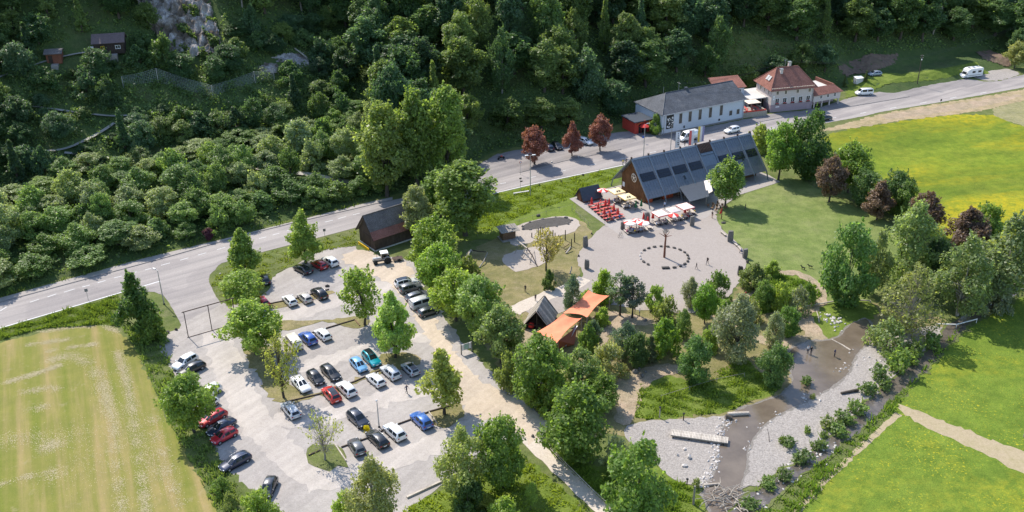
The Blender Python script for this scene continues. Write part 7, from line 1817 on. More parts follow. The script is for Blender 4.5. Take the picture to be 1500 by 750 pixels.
for x in (-.7, .72): wpart(mb, 'wheel', M['rubber'], lambda b: b.lathe([(.08, -.06), (.29, -.06), (.31, 0), (.29, .06), (.08, .06)], 14, M=Matrix.Translation((x, 0, .31)) @ Matrix.Rotation(math.pi/2, 4, 'X')))
wpart(mb, 'frame', M['dark_metal'], lambda b: (b.box(-.35, .3, -.16, .16, .3, .65, bev=.05), b.tube([(.72, 0, .31), (.42, 0, .95)], .04, 6), b.beam((-.7, 0, .31), (-.1, 0, .45), .08, .08)))
wpart(mb, 'tank', M['red'], lambda b: b.box(-.1, .4, -.15, .15, .66, .9, bev=.06)); wpart(mb, 'seat', M['black'], lambda b: b.box(-.75, -.1, -.13, .13, .7, .82, bev=.04)); wpart(mb, 'handlebar', M['steel'], lambda b: b.tube([(.3, -.34, 1.02), (.42, 0, .98), (.3, .34, 1.02)], .02, 6)); wpart(mb, 'headlight', M['lamp_lens'], lambda b: b.lathe([(.02, -.06), (.09, 0), (.09, .06)], 10, M=Matrix.Translation((.52, 0, .85)) @ Matrix.Rotation(math.pi/2, 4, 'Y')))
# stacked garden furniture under the porch tree
r_ = random.Random(9)
for k in range(9):
    p = HL(11.5+(k % 3)*1.4, -6.6-(k//3)*1.3, .05)
    o = thing('wooden_chair', 'dark brown wooden chair in the cluster beside the porch', 'chair', tuple(p), r_.uniform(0, 6), 'chairs beside the porch')
    wpart(o, 'seat', M['brown_wood'], lambda b: b.box(-.25, .25, -.25, .25, .4, .46)); wpart(o, 'backrest', M['brown_wood'], lambda b: b.box(-.25, .25, .2, .25, .46, .95))
    for x in (-.22, .17):
        for y in (-.22, .17): wpart(o, 'leg', M['dark_wood'], lambda b: b.box(x, x+.05, y, y+.05, 0, .4))
# ------------------------------------------------------------------ street furniture, play ground, fences
def lamp_post(px, py, topy, label, heads=1, name='street_lamp', arm=1.0, az=0.0):
    P = P_(px, py, 0); h = height_to(P, topy)
    o = thing(name, label, 'lamp post', P, az)
    wpart(o, 'pole', M['steel'], lambda b: b.tube([(0, 0, 0), (0, 0, h*.5), (0, 0, h)], [.11, .085, .06], 10))
    for k in range(heads):
        s = 1 if k == 0 else -1
        wpart(o, 'arm', M['steel'], lambda b: b.tube([(0, 0, h-.05), (s*arm*.7, 0, h+.08)], .04, 6))
        wpart(o, 'lamp_head', M['white'] if heads > 1 else M['steel'], lambda b: b.box(min(s*arm*.45, s*arm*1.2), max(s*arm*.45, s*arm*1.2), -.16, .16, h+.05, h+.2, bev=.04))
    wpart(o, 'base_plate', M['dark_metal'], lambda b: b.lathe([(.2, 0), (.2, .05), (.12, .3)], 10))
    return o
lamp_post(240.5, 446, 396, 'tall street lamp at the corner of the car park entrance', 1, az=2.6)
lamp_post(777, 287, 228, 'tall lamp with two white heads on the verge left of the hall', 2, az=.2)
lamp_post(942.5, 232, 182, 'street lamp with a white head near the red entrance pavilion', 1, az=.3)
lamp_post(555.5, 626, 589, 'slim lamp post at the end of the lower parking row', 1, 'lamp_post', .3, 2.0)
lamp_post(982, 222, 180, 'slim lamp post behind the hall roof beside the white van', 1, 'lamp_post', .5, .3)
def pole_thing(px, py, topy, r, m, label, name='post', cat='post', lean=(0, 0)):
    P = P_(px, py, 0); h = height_to(P, topy); o = thing(name, label, cat, P)
    wpart(o, 'post', M[m], lambda b: b.tube([(0, 0, -.1), (lean[0]*.5, lean[1]*.5, h*.5), (lean[0], lean[1], h)], [r, r*.92, r*.8], 8)); return o, h
def sign(px, py, topy, kind, label, az=-1.2):
    o, h = pole_thing(px, py, topy, .04, 'steel', label, 'road_sign', 'sign'); o.rotation_euler.z = az
    Mx = Matrix.Translation((.05, 0, h-.3)) @ Matrix.Rotation(math.pi/2, 4, 'Y')
    if kind == 'round': wpart(o, 'disc', M['red'], lambda b: b.lathe([(.3, -.012), (.3, .012)], 16, M=Mx)); wpart(o, 'face', M['white'], lambda b: b.lathe([(.21, .013), (.21, .02)], 16, M=Mx))
    elif kind == 'arrows':
        wpart(o, 'board', M['dark_metal'], lambda b: b.box(.03, .06, -.3, .3, h-.35, h-.05)); wpart(o, 'board', M['dark_metal'], lambda b: b.box(.03, .06, -.1, .5, h-1.1, h-.8))
    else: wpart(o, 'board', M[kind], lambda b: b.box(.03, .06, -.28, .28, h-.6, h))
sign(762.5, 256, 236, 'round', 'round red and white traffic sign on the forecourt by the leftmost copper tree')
sign(762.5, 281, 260, 'arrows', 'dark direction sign on the verge left of the two headed lamp')
sign(129.5, 440, 423, 'kerb', 'grey marker post sign at the lower edge of the road on the left')
sign(476, 347, 335, 'kerb', 'small marker post sign at the road beside the pyramidal tree')
sign(1377, 155, 145, 'dark_metal', 'small dark sign at the roadside above the buttercup meadow')
sign(942, 210, 199, 'blue', 'blue and white sign board on the lamp near the red pavilion')
# flags behind the hall
def flag(cx, cy, top, bot, left, right, cols, label):
    c = at((left+right)/2, (top+bot)/2, 6.4); w = (right-left)/pxm(c)*.92; base = Vector((c.x, c.y, 0))
    zt = height_to(base, top); zb = height_to(base, bot)
    o = thing('flagpole', label, 'flag', base, HA-.35)
    wpart(o, 'pole', M['steel'], lambda b: b.tube([(-w/2-.06, 0, 0), (-w/2-.06, 0, zt+.25)], [.06, .035], 8))
    wpart(o, 'crossbar', M['steel'], lambda b: b.tube([(-w/2-.06, 0, zt), (w/2, 0, zt)], .025, 6))
    n = len(cols)
    def strip(b, u0, u1):
        vs = []; k = 8
        for i in range(k+1):
            z = zb+(zt-zb)*i/k
            for u in (u0, u1): vs.append((u, .06*math.sin(i*.9+u*3), z))
        b.add(vs, [(2*i, 2*i+1, 2*i+3, 2*i+2) for i in range(k)])
    for i, cname in enumerate(cols):
        u0 = -w/2+w*i/n; u1 = -w/2+w*(i+1)/n
        wpart(o, 'flag_stripe', M[cname], lambda b: strip(b, u0, u1))
    return o, w, zt, zb
M['lavender'] = plain('lavender_fabric', (.30, .27, .42), .85); M['yellow_flag'] = plain('yellow_flag', (.80, .55, .08), .85); M['salmon'] = plain('salmon_fabric', (.70, .14, .12), .85); M['off_white'] = plain('off_white_fabric', (.72, .70, .69), .85)
o_, w_, zt_, zb_ = flag(0, 0, 193, 216.5, 989.5, 996.5, ['off_white', 'off_white', 'off_white'], 'white banner with small dark marks on a pole behind the hall')
wpart(o_, 'print', M['dark_metal'], lambda b: [b.box(-.1+.1*(k % 2), .12+.1*(k % 3), -.09, -.075, zt_-.6-k*.55, zt_-.35-k*.55) for k in range(6)])
flag(0, 0, 191, 212.5, 1009, 1017, ['salmon', 'off_white'], 'red and white banner on a pole behind the hall')
flag(0, 0, 185, 207.5, 1022, 1032, ['yellow_flag', 'off_white', 'lavender'], 'yellow, white and lavender banner on a pole behind the hall')
# telegraph pole and wires
def wire(P, Q, sag, label):
    pts = [Vector(P).lerp(Vector(Q), t/14) - Vector((0, 0, sag*4*(t/14)*(1-t/14))) for t in range(15)]
    tag(MB().tube(pts, .022, 4, False).build('overhead_wire', M['dark_metal']), label, 'wire', 'overhead wires')
tp_, th_ = pole_thing(1343, 126, 80, .14, 'bark', 'wooden telegraph pole on the forecourt', 'telegraph_pole', 'pole')
for k, z in enumerate((.3, .9)): wpart(tp_, 'crossarm', M['grey_wood'], lambda b: b.beam((-.5, 0, th_-z), (.5, 0, th_-z), .1, .1))
wpart(tp_, 'insulator', M['white'], lambda b: b.box(-.12, .12, -.25, -.1, th_-1.6, th_-1.2))
T_ = Vector(tp_.location)+Vector((0, 0, th_-.3)); GM = GO + Matrix.Rotation(GA, 3, 'Z') @ Vector((5.6, GW/2, GR+1.9)); WM_ = WO + Matrix.Rotation(WA, 3, 'Z') @ Vector((9.5, WW/2+.3, WRz+2.0))
for k in range(2):
    d = Vector((0, 0, -.55*k))
    wire(T_+d, GM+d*.5, 1.2, 'overhead wire from the telegraph pole to the guest house'); wire(GM+d*.5, WM_+d*.5, 1.5, 'overhead wire from the guest house to the long building'); wire(T_+d, T_+d+Vector((55, 38, 3)), 1.2, 'overhead wire leading right from the telegraph pole')
pp = at(1500, 632)
cp, ch_ = pole_thing(1500, 640, 590, .13, 'pale_bark', 'pale concrete pole on the green meadow at the right edge', 'wire_pole', 'pole')
for k in range(3):
    A = Vector(cp.location)+Vector((.4*k, 0, ch_-.2)); wire(A, A+Vector((-26, -70, 2)), .8, 'thin overhead wire crossing the green meadow')
# rockfall net fence on the slope
tops = [(180, 112), (230, 100), (312, 125), (374, 105), (402, 100)]; foots = [(181, 128), (232, 121), (312, 142), (374, 122), (402, 116)]
NP = [hit(*f) for f in foots]
nf = thing('net_fence', 'tall grey rockfall net fence on posts across the wooded slope', 'net fence', tuple(NP[0]))
NH = [max(2.4, height_to(p, t[1])) for p, t in zip(NP, tops)]
for p, h in zip(NP, NH): wpart(nf, 'post', M['steel'], lambda b: b.tube([p-NP[0]-Vector((0, 0, .4)), p-NP[0]+Vector((0, 0, h))], .11, 8))
for (p, h), (q, g) in zip(list(zip(NP, NH))[:-1], list(zip(NP, NH))[1:]):
    def net(b):
        p0, q0 = p-NP[0], q-NP[0]; L = (q-p).length; nx = int(L/.42); nz = 8
        def pt(i, j): a = p0.lerp(q0, i/nx); H_ = h+(g-h)*i/nx; sag = .25*math.sin(math.pi*i/nx); return a+Vector((0, 0, .0+(H_-sag)*j/nz))
        for j in range(nz+1): b.tube([pt(i, j) for i in range(0, nx+1, max(1, nx//6))]+[pt(nx, j)], .02, 3, False)
        for i in range(nx+1): b.tube([pt(i, 0), pt(i, nz)], .018, 3, False)
    wpart(nf, 'net_panel', M['net'], net)['kind'] = 'stuff'
# height barrier at the car park
gl, gm, gr_ = at(276, 494), at(310.5, 484), at(337, 461.5)
gr_ = gl + (gm-gl)*2.05
bar = thing('height_barrier', 'rusty height barrier of thin posts and a crossbar over the car park entrance', 'barrier', tuple(gl), math.atan2((gm-gl).y, (gm-gl).x))
gw = (gr_-gl).length; ghh = height_to(gl, 457)
for u in (0, gw*.49, gw): wpart(bar, 'post', M['rust'], lambda b: b.tube([(u, 0, 0), (u, 0, ghh-.07)], .075, 8))
wpart(bar, 'crossbar', M['rust'], lambda b: b.beam((-.35, 0, ghh), (gw+.3, 0, ghh), .12, .14))
wpart(bar, 'ground_beam', M['rust'], lambda b: b.beam((-.25, -.16, .06), (gw+.2, -.16, .06), .12, .12))
# timber edges of the parking rows
def beam_px(px, h=.22, w=.18, m='dark_wood', label='', name='timber_edge', cat='timber edge', group=None):
    p = [at(*q) for q in px]; o = strip_prism(name, p, w, h, M[m], .01); tag(o, label, cat, group); return o
beam_px([(391, 446.5), (440, 436.5), (482, 424.5)], label='dark timber edge along the front of the second parking row')
beam_px([(452, 490), (480, 481), (520, 469)], label='dark timber edge behind the small white hatchback')
beam_px([(520, 469), (527, 478)], m='brown_wood', label='short brown timber closing the row below the young round tree')
beam_px([(418, 590), (470, 577.5), (520, 559.5), (562, 541)], label='long dark timber edge between the two middle rows')
beam_px([(551, 524), (561, 537)], m='log', label='short pale timber beside the teal car')
beam_px([(500, 656), (540, 642), (567, 628), (600, 616), (628, 604), (664, 594)], label='long dark timber edge of the lower row')
beam_px([(628, 604), (641, 622)], m='log', label='short pale timber right of the lone blue SUV')
beam_px([(491, 652), (507, 676)], m='log', label='short pale timber on the island of the bare tree')
beam_px([(452, 668), (470, 660)], m='dark_wood', label='short dark timber left of the bare tree')
beam_px([(596, 730), (622, 718), (648, 706)], .3, .3, 'log', 'long pale log at the lower edge of the car park', 'edge_log', 'log')
for i, (px, py, w, h, m, l) in enumerate(((232, 490, 9, 6, 'pale_stone', 'pale boulder at the corner of the hay field, leftmost of three'), (246, 488, 8, 6, 'dark_stone', 'dark boulder at the corner of the hay field, middle of three'), (258, 484, 7, 6, 'dark_stone', 'dark boulder nearest the height barrier, rightmost of three'), (780, 640, 8, 7, 'dark_stone', 'dark rock at the top of the pale footpath'), (789, 638, 7, 5, 'stone', 'grey rock beside the dark rock at the top of the footpath'), (344, 457, 8, 6, 'dark_stone', 'dark rock beneath the low round tree'), (480, 420, 9, 5, 'dark_stone', 'dark rock on the strip right of the black SUV'), (574, 394.5, 3, 3, 'dark_stone', 'small dark lump on the gravel before the barn'), (323, 402, 5, 4, 'pale_stone', 'pale stone on the junction corner'), (722, 708, 5, 5, 'pale_stone', 'pale stone under the round deep green tree'))):
    boulder(px, py, w, h, 60+i, l, m)
# yellow ball shaped bush next to the lower row
yb = plant(at(537.5, 632), 'scrub0', 1.2, 1.2, (.27, .29, .006), 'round bright yellow flowering bush beside the dark blue SUV', 'shrub', None, 'flowering_shrub')
# information board and small park signs
a_, c_ = at(676, 520), at(691, 515)
ib = thing('info_board', 'wooden information board with pale panels at the side of the sandy drive', 'sign', tuple(a_), math.atan2((c_-a_).y, (c_-a_).x)); iw = (c_-a_).length
for u in (0, iw): wpart(ib, 'post', M['grey_wood'], lambda b: b.box(u-.08, u+.08, -.08, .08, 0, 2.0))
wpart(ib, 'panel', M['green_fabric'] if False else M['steel'], lambda b: b.box(.5, iw-.5, -.05, .05, .8, 1.95)); wpart(ib, 'map', plain('map_print', (.35, .5, .42), .6, 0, .3), lambda b: b.box(.55, iw-.6, -.07, -.052, .9, 1.85)); wpart(ib, 'notice', M['white'], lambda b: (b.box(.1, .46, -.06, .04, .8, 1.95), b.box(iw-.46, iw-.1, -.06, .04, .8, 1.95)))
for px, py, l in ((566, 521, 'grey information post under the pointed bright green tree, left of a pair'), (570, 522, 'grey information post under the pointed bright green tree, right of a pair')):
    o, h = pole_thing(px, py, py-15, .05, 'grey_wood', l, 'info_post', 'sign'); wpart(o, 'board', M['steel'], lambda b: b.box(-.25, .25, -.1, -.052, h-1.1, h-.1))
o, h = pole_thing(540, 476, 462, .05, 'grey_wood', 'small grey sign beside the young round tree', 'info_post', 'sign'); wpart(o, 'board', M['steel'], lambda b: b.box(-.25, .25, -.1, -.052, h-.8, h-.1))
# wooden screen by the plaza
a_, c_ = at(1101, 425), at(1115, 414)
ws = thing('wooden_screen', 'grey wooden plank screen between the plaza and the shrubs', 'screen', tuple(a_), math.atan2((c_-a_).y, (c_-a_).x)); iw = (c_-a_).length
for k in range(9): wpart(ws, 'plank', M['grey_wood'], lambda b: b.box(k*iw/9, (k+1)*iw/9-.02, -.04, .04+.01*(k % 2), .1, 1.5))
wpart(ws, 'rail', M['dark_wood'], lambda b: b.box(0, iw, .06, .12, 1.1, 1.25))
# play ground
def log(p, q, r0, r1, m, label, bendz=0.0, name='log', cat='log', group=None):
    p = Vector(p); q = Vector(q); mid = p.lerp(q, .5)+Vector((.1, .05, bendz))
    return tag(MB().tube([p, p.lerp(mid, .5)+Vector((0, 0, bendz*.3)), mid, mid.lerp(q, .5)+Vector((0, 0, bendz*.3)), q], [r0, (r0*3+r1)/4, (r0+r1)/2, (r0+r1*3)/4, r1], 9).build(name, M[m]), label, cat, group)
g_ = at(770, 372)
sw = thing('swing_frame', 'climbing frame of a long inclined pale log on thin crossed legs', 'climbing frame', tuple(g_))
A = at(757, 352, 1.8)-g_; B = at(772, 363.5, 2.4)-g_; D = at(787, 390, .1)-g_
wpart(sw, 'beam', M['log'], lambda b: b.tube([A, B], [.16, .13], 8))
wpart(sw, 'beam', M['rust'], lambda b: b.tube([B, B.lerp(D, .5)+Vector((0, 0, .4)), D], [.12, .1, .09], 8))
for p, q in (((754, 372), (760, 356)), ((764, 376), (770, 362)), ((765, 380), (773, 364)), ((778, 386), (771, 364)), ((776, 388), (779, 372)), ((788, 391), (779, 370)), ((783, 368), (779, 372))):
    wpart(sw, 'leg', M['grey_wood'], lambda b: b.tube([at(*p)-g_, at(q[0], q[1]+2, 1.7)-g_], .06, 6))
posts = [(779, 348, 341), (788.5, 344, 334), (792, 345, 332), (795, 344, 333), (810, 350, 337), (813, 353, 341), (820.5, 361, 345), (828, 352, 337), (837, 361, 350), (841.5, 355, 341), (818.5, 347, 344)]
for i, (px, py, ty) in enumerate(posts):
    o, h = pole_thing(px, py, ty, .11, 'dark_wood', 'dark wooden climbing post in the balancing course beside the plaza', 'climbing_post', 'post'); o['group'] = 'posts of the balancing course'
log(at(829, 371, .15), at(836, 361.5, .8), .16, .12, 'log', 'pale slanting log in the balancing course')
log(at(837, 362, .2), at(828, 369, .2), .1, .1, 'dark_wood', 'dark fallen pole across the balancing course')
log(at(834.5, 401, 0), at(837.5, 390, 1.4), .16, .1, 'log', 'leaning pale trunk left of the blunt standing stone')
log(at(825, 363, .4), at(834, 357, .5), .09, .09, 'brown_wood', 'thin balance beam between the climbing posts')
log(at(805, 362, .4), at(812, 354, 1.2), .09, .09, 'brown_wood', 'sloping balance beam behind the thin young tree')
log(at(845, 427, .1), at(847.5, 416, 1.4), .15, .12, 'dark_wood', 'dark leaning post at the end of the path to the plaza')
# curved log tunnel
tw = thing('log_arch', 'curved pale log arch framing a scrubby bed beside the tree belt', 'log arch', tuple(at(688, 396)))
g_ = at(688, 396)
wpart(tw, 'log', M['log'], lambda b: b.tube([at(689, 396, .1)-g_, at(685.5, 384, .5)-g_, at(686.5, 372, 1.0)-g_, at(690, 366, 1.2)-g_, at(692, 369, .9)-g_], [.24, .22, .2, .16, .12], 9))
wpart(tw, 'log', M['log'], lambda b: b.tube([at(690, 366, 1.2)-g_, at(684, 372, .8)-g_, at(681, 382, .4)-g_, at(683, 393, .1)-g_], [.16, .16, .14, .12], 9))
wpart(tw, 'log', M['grey_wood'], lambda b: b.tube([at(702, 392, .1)-g_, at(709, 382, .6)-g_, at(714, 370, .9)-g_], [.14, .12, .08], 9))
wpart(tw, 'log', M['dark_wood'], lambda b: b.tube([at(690, 366, 1.1)-g_, at(700, 368, .9)-g_, at(712, 369, .8)-g_], [.12, .1, .1], 9))
# paddling pool: dark rock rim
pr = thing('rock_pool', 'dark stone basin in the sandy surround left of the beer garden', 'basin', tuple(at(800, 328)))
g_ = at(800, 328); ring = [(763, 334), (772, 327), (790, 322), (810, 319), (826, 318.5), (838, 322), (836, 328), (820, 331), (800, 333.5), (780, 336.5), (768, 337.5)]
W_ = densify(chaikin([at(*p) for p in ring], 1), .9, 0)
wpart(pr, 'basin_floor', M['dark_stone'], lambda b: b.add([Vector((p.x, p.y, .09))-Vector((g_.x, g_.y, 0)) for p in W_], [tuple(range(len(W_)))]))
for i, p in enumerate(W_):
    if i % 2 == 0:
        s = random.uniform(.35, .6); o = bpy.data.objects.new('rim_stone', rock_mesh('rim_stone', M['stone'], 200+i, s, s*.8, s*.8, .4, 1)); C.objects.link(o); o.parent = pr
        o.location = Vector((p.x, p.y, .1))-Vector((g_.x, g_.y, 0))
boulder(788, 316.5, 9, 5, 90, 'dark flat rock above the stone basin', 'dark_stone')
# orange sails
def sail(px, label, m='sail', k=12):
    c = [at(x, y, z) for x, y, z in px]; g = (c[0]+c[1]+c[2]+c[3])/4; g = Vector((g.x, g.y, 0))
    o = thing('sun_sail', label, 'sun sail', tuple(g)); c = [q-g for q in c]; vs = []; fs = []
    for lay in (0, .03):
        for i in range(k+1):
            for j in range(k+1):
                u, v = i/k, j/k; p = c[0].lerp(c[1], u).lerp(c[3].lerp(c[2], u), v); mid = (c[0]+c[1]+c[2]+c[3])/4
                pull = .16*(4*u*(1-u)*(1-4*v*(1-v))+4*v*(1-v)*(1-4*u*(1-u))); p = p.lerp(mid, pull)
                vs.append(p-Vector((0, 0, lay+.05*math.sin(u*9+v*4))))
    n = (k+1)**2
    for i in range(k):
        for j in range(k):
            a = i*(k+1)+j; fs += [(a, a+1, a+k+2, a+k+1), (n+a, n+a+k+1, n+a+k+2, n+a+1)]
    wpart(o, 'canopy', M[m], lambda b: b.add(vs, fs, True))
    for q in c: wpart(o, 'mast', M['grey_wood'], lambda b: b.tube([(q.x, q.y, 0), (q.x, q.y, q.z+.1)], .07, 8))
    return o
sail([(862, 424.5, 3.6), (893, 432.5, 3.0), (860, 465, 3.2), (824, 459.5, 2.2)], 'orange sun sail above the tent hut, upper of two')
sail([(825, 459, 3.2), (852, 466, 2.6), (815, 503, 3.0), (782, 488.5, 2.0)], 'orange sun sail next to the tent hut, lower of two')
a_ = at(830, 506)
ct = thing('canvas_shelter', 'reddish brown canvas lean-to with a pale slide below the lower orange sail', 'shelter', tuple(a_))
M['rust_canvas'] = plain('rust_canvas', (.32, .10, .055), .85, 0, .12)
q4 = [at(846, 478, 1.9)-a_, at(841, 505, .2)-a_, at(816, 511, .2)-a_, at(818, 499, 2.0)-a_]
wpart(ct, 'canvas', M['rust_canvas'], lambda b: b.slab(q4, .05)); wpart(ct, 'slide', M['steel'], lambda b: b.slab([at(843, 476, 2.2)-a_, at(846, 478, 2.2)-a_, at(829, 508, .45)-a_, at(825.5, 506, .45)-a_], .08))
wpart(ct, 'post', M['grey_wood'], lambda b: (b.beam((q4[0].x, q4[0].y, 0), tuple(q4[0]), .1, .1), b.beam((q4[3].x, q4[3].y, 0), tuple(q4[3]), .1, .1)))
# rock pile on the mound
for i, (px, py, w, h, l) in enumerate(((930, 546, 12, 9, 'large grey rock in the pile below the deep green bush'), (940, 552, 11, 7, 'broad grey rock at the front of the pile'), (936, 541, 8, 6, 'small grey rock at the back of the pile'), (946, 546, 8, 6, 'grey rock at the right of the pile'), (888, 474, 9, 4, 'flat step stone, topmost on the trail below the upper sail'), (884, 486, 9, 4, 'flat step stone, middle of the trail below the upper sail'), (878, 500, 10, 4, 'flat step stone, lowest of the trail below the upper sail'), (896, 444, 8, 4, 'pale stone at the top of the mound trail'), (945, 470, 9, 5, 'rock behind the two people on the mound'))):
    boulder(px, py, w, h, 100+i, l, 'stone')
# footbridge over the beach: planks laid one by one
a_, c_, d_ = at(983, 633), at(1067, 645), at(984, 639)
du = (c_-a_); BLn = du.length; bz = math.atan2(du.y, du.x)
bw = thing('boardwalk', 'pale wooden boardwalk jutting over the gravel beach into the stream', 'boardwalk', (a_.x, a_.y, 0), bz)
n_pl = 40
for k in range(n_pl):
    u0 = BLn*k/n_pl
    wpart(bw, 'plank', M['plank'] if (k*5) % 7 else M['plank_dark'], lambda b: b.box(u0, u0+BLn/n_pl-.05, -1.45, 0, .52, .58+.008*((k*7) % 3)))
for v in (-1.3, -.15): wpart(bw, 'beam', M['grey_wood'], lambda b: b.box(.1, BLn-.1, v-.08, v+.08, .3, .518))
for u in (.4, BLn*.33, BLn*.66, BLn-.6):
    for v in (-1.3, -.15): wpart(bw, 'post', M['dark_wood'], lambda b: b.box(u-.08, u+.08, v-.08, v+.08, -.1, .3))
# stones on the beach and along the stream
for i, (px, py, w, h, l) in enumerate(((1003, 659, 8, 5, 'dark topped stone on the beach below the boardwalk'), (992, 668, 6, 6, 'small pale stone on the beach, leftmost'), (1009, 671, 10, 9, 'large pale block on the beach'), (1003, 683, 11, 6, 'long pale stone on the beach, lowest'))): boulder(px, py, w, h, 120+i, l, 'pale_stone')
rs = [rock_mesh('bank_stone', M['pale_stone'], 300+i, .3, .24, .22, .5, 1) for i in range(6)]
r_ = random.Random(12)
def stones(path, n, w, smin, smax, label, group):
    pts = [at(*p) for p in path]
    for _ in range(n):
        i = r_.randrange(len(pts)-1); p = pts[i].lerp(pts[i+1], r_.random()); s = r_.uniform(smin, smax)
        o = bpy.data.objects.new('bank_stone', rs[r_.randrange(6)]); C.objects.link(o)
        o.location = (p.x+r_.gauss(0, w), p.y+r_.gauss(0, w), .06*s); o.rotation_euler = (r_.uniform(-.3, .3), r_.uniform(-.3, .3), r_.uniform(0, 6)); o.scale = (s*r_.uniform(.7, 1.3), s, s)
        tag(o, label, 'rock', group)
stones([(1061, 612), (1062, 620), (1055, 634), (1050, 642)], 42, .45, .5, 1.1, 'pale stone heaped at the stream edge above the boardwalk', 'stones above the boardwalk')
stones([(1048, 652), (1048, 668), (1047, 682), (1042, 694), (1034, 703), (1028, 710)], 90, .45, .5, 1.15, 'pale stone heaped at the stream edge below the boardwalk', 'stones below the boardwalk')
stones([(1092, 657), (1096, 663), (1100, 646), (1116, 624), (1135, 609), (1142, 606)], 26, .35, .35, .9, 'pale stone along the far stream bank', 'stones on the far stream bank')
stones([(1068, 618), (1076, 619), (1094, 630), (1178, 566), (1176, 586), (1184, 588), (1200, 576), (1206, 577), (1196, 584)], 16, .5, .5, 1.2, 'pale stone lying in the shallow stream', 'stones in the stream')
stones([(1246, 512), (1250, 520), (1238, 540), (1228, 548), (1272, 520), (1292, 536), (1260, 548)], 26, .5, .4, 1.1, 'pale stone on the gravel beside the pond', 'stones beside the pond')
stones([(1205, 470), (1212, 466), (1226, 470), (1230, 480), (1222, 488)], 34, .8, .5, 1.4, 'pale stone on the little gravel spit of the pond', 'stones on the spit')
stones([(1195, 669), (1222, 650), (1168, 690), (1141, 712), (1100, 742)], 46, .9, .5, 1.2, 'pale stone along the brook', 'stones along the brook')
boulder(1212, 462.5, 9, 5, 140, 'large pale boulder on the grass at the pond', 'pale_stone'); boulder(1220, 471, 9, 4, 141, 'flat pale boulder on the spit', 'pale_stone')
# drift wood
log(at(1066, 607, .3), at(1097, 605.5, .3), .34, .3, 'log', 'thick pale drift log at the bend of the stream')
log(at(1063, 611, .3), at(1072, 613, .2), .5, .3, 'bark', 'dark stump end beside the thick drift log')
log(at(1232, 576, .25), at(1257, 571, .3), .2, .26, 'bark', 'dark drift log on the gravel bank by the brook')
log(at(1218, 497, .1), at(1246, 513, .1), .1, .14, 'log', 'long thin pale log lying across the pond')
log(at(1031, 711, .2), at(1054, 709, .2), .2, .18, 'log', 'pale log across the lower end of the stream')
log(at(1150, 655, .1), at(1168, 646, .3), .12, .08, 'log', 'drift branch on the open gravel')
log(at(1127, 648, .0), at(1124, 628, 1.4), .05, .03, 'dark_wood', 'thin dead sapling on the open gravel', name='sapling', cat='sapling')
log(at(1200, 472, .15), at(1196, 455, .15), .1, .1, 'log', 'pale rail beside the trail to the pond')
bp = thing('branch_pile', 'pile of bleached bare branches damming the lower end of the stream', 'branch pile', tuple(at(1056, 730)))
g_ = at(1056, 730)
for k in range(58):
    x = r_.uniform(1032, 1090); y = r_.uniform(716, 745); A = at(x, y, r_.uniform(.05, .5))-g_; a = r_.uniform(0, 6.28); L = r_.uniform(1.0, 3.0)
    B = A+Vector((math.cos(a)*L, math.sin(a)*L*.8, r_.uniform(-.1, .9))); Mi = A.lerp(B, .5)+Vector((r_.gauss(0, .2), r_.gauss(0, .2), r_.uniform(0, .3)))
    wpart(bp, 'branch', M['log' if k % 3 else 'grey_wood'], lambda b: b.tube([A, Mi, B], [r_.uniform(.05, .11), .05, .02], 5))
pole_thing(1015.5, 739, 712, .16, 'grey_wood', 'thick grey wooden pole on the bank left of the branch pile', 'wooden_pole', 'post')
spz = plant(at(1019, 714), 'tuft0', 1.6, 1.2, (.1, .14, .05), 'thin bushy sprout on the pole beside the branch pile', 'shrub', None, 'shrub')
for px, py, ty, l in ((1006, 712, 702, 'short sign post on the bank below the beach'), (1001, 616, 606, 'short black bollard at the top of the beach'), (966, 612, 597, 'pale post on the grassy bank above the beach')):
    o, h = pole_thing(px, py, ty, .09, 'dark_wood' if px != 966 else 'log', l, 'short_post', 'post'); wpart(o, 'cap', M['black'], lambda b: b.box(-.16, .16, -.12, .12, h-.05, h+.12))
# rope fences
def rail_fence(px, label, h=1.0, step=2.2, m='grey_wood', name='rail_fence', rails=2, pr=.05, rr=.035):
    W = densify([at(*p) for p in px], step, 0, False); g = W[0]; o = thing(name, label, 'fence', tuple(g))
    for p in W: wpart(o, 'post', M[m], lambda b: b.tube([p-g, p-g+Vector((0, 0, h+.1))], pr, 6))
    for k in range(rails):
        for p, q in zip(W[:-1], W[1:]): wpart(o, 'rail', M[m], lambda b: b.beam(p-g+Vector((0, 0, h*(k+1)/rails)), q-g+Vector((0, 0, h*(k+1)/rails)), rr*2, rr*2))
    return o
rail_fence([(800, 636), (795, 648), (830, 686), (868, 724), (905, 758), (930, 785)], 'pale wooden rail fence along the right side of the footpath', .8, 2.6, 'log', rr=.045)
rail_fence([(700, 346), (740, 334), (800, 315), (838, 305)], 'wire fence on thin posts across the verge above the stone basin', .9, 3.0, 'grey_wood', 'wire_fence', 1, .035, .012)
rail_fence([(725, 322), (790, 300), (840, 282)], 'upper wire fence on thin dark posts on the roadside verge', .9, 3.0, 'dark_wood', 'wire_fence', 1, .045, .012)
rail_fence([(838, 310), (862, 331), (886, 331)], 'lower wire fence between the basin and the plaza', .9, 2.0, 'grey_wood', 'wire_fence', 1, .04, .012)
rail_fence([(1180, 451), (1236, 441), (1275, 443)], 'pale log rail across the grass above the pond', .35, 3.5, 'log', 'log_rail', 1, .07, .09)
rail_fence([(1370, 480), (1400, 481), (1430, 473)], 'red and white rail by the brook under the willow', .8, 2.5, 'white', 'rail_fence', 1, .05, .06)
rail_fence([(968, 585), (1010, 572), (1050, 560), (1090, 552)], 'thin rope fence across the grassy bank', .7, 3.2, 'grey_wood', 'rope_fence', 1, .05, .02)
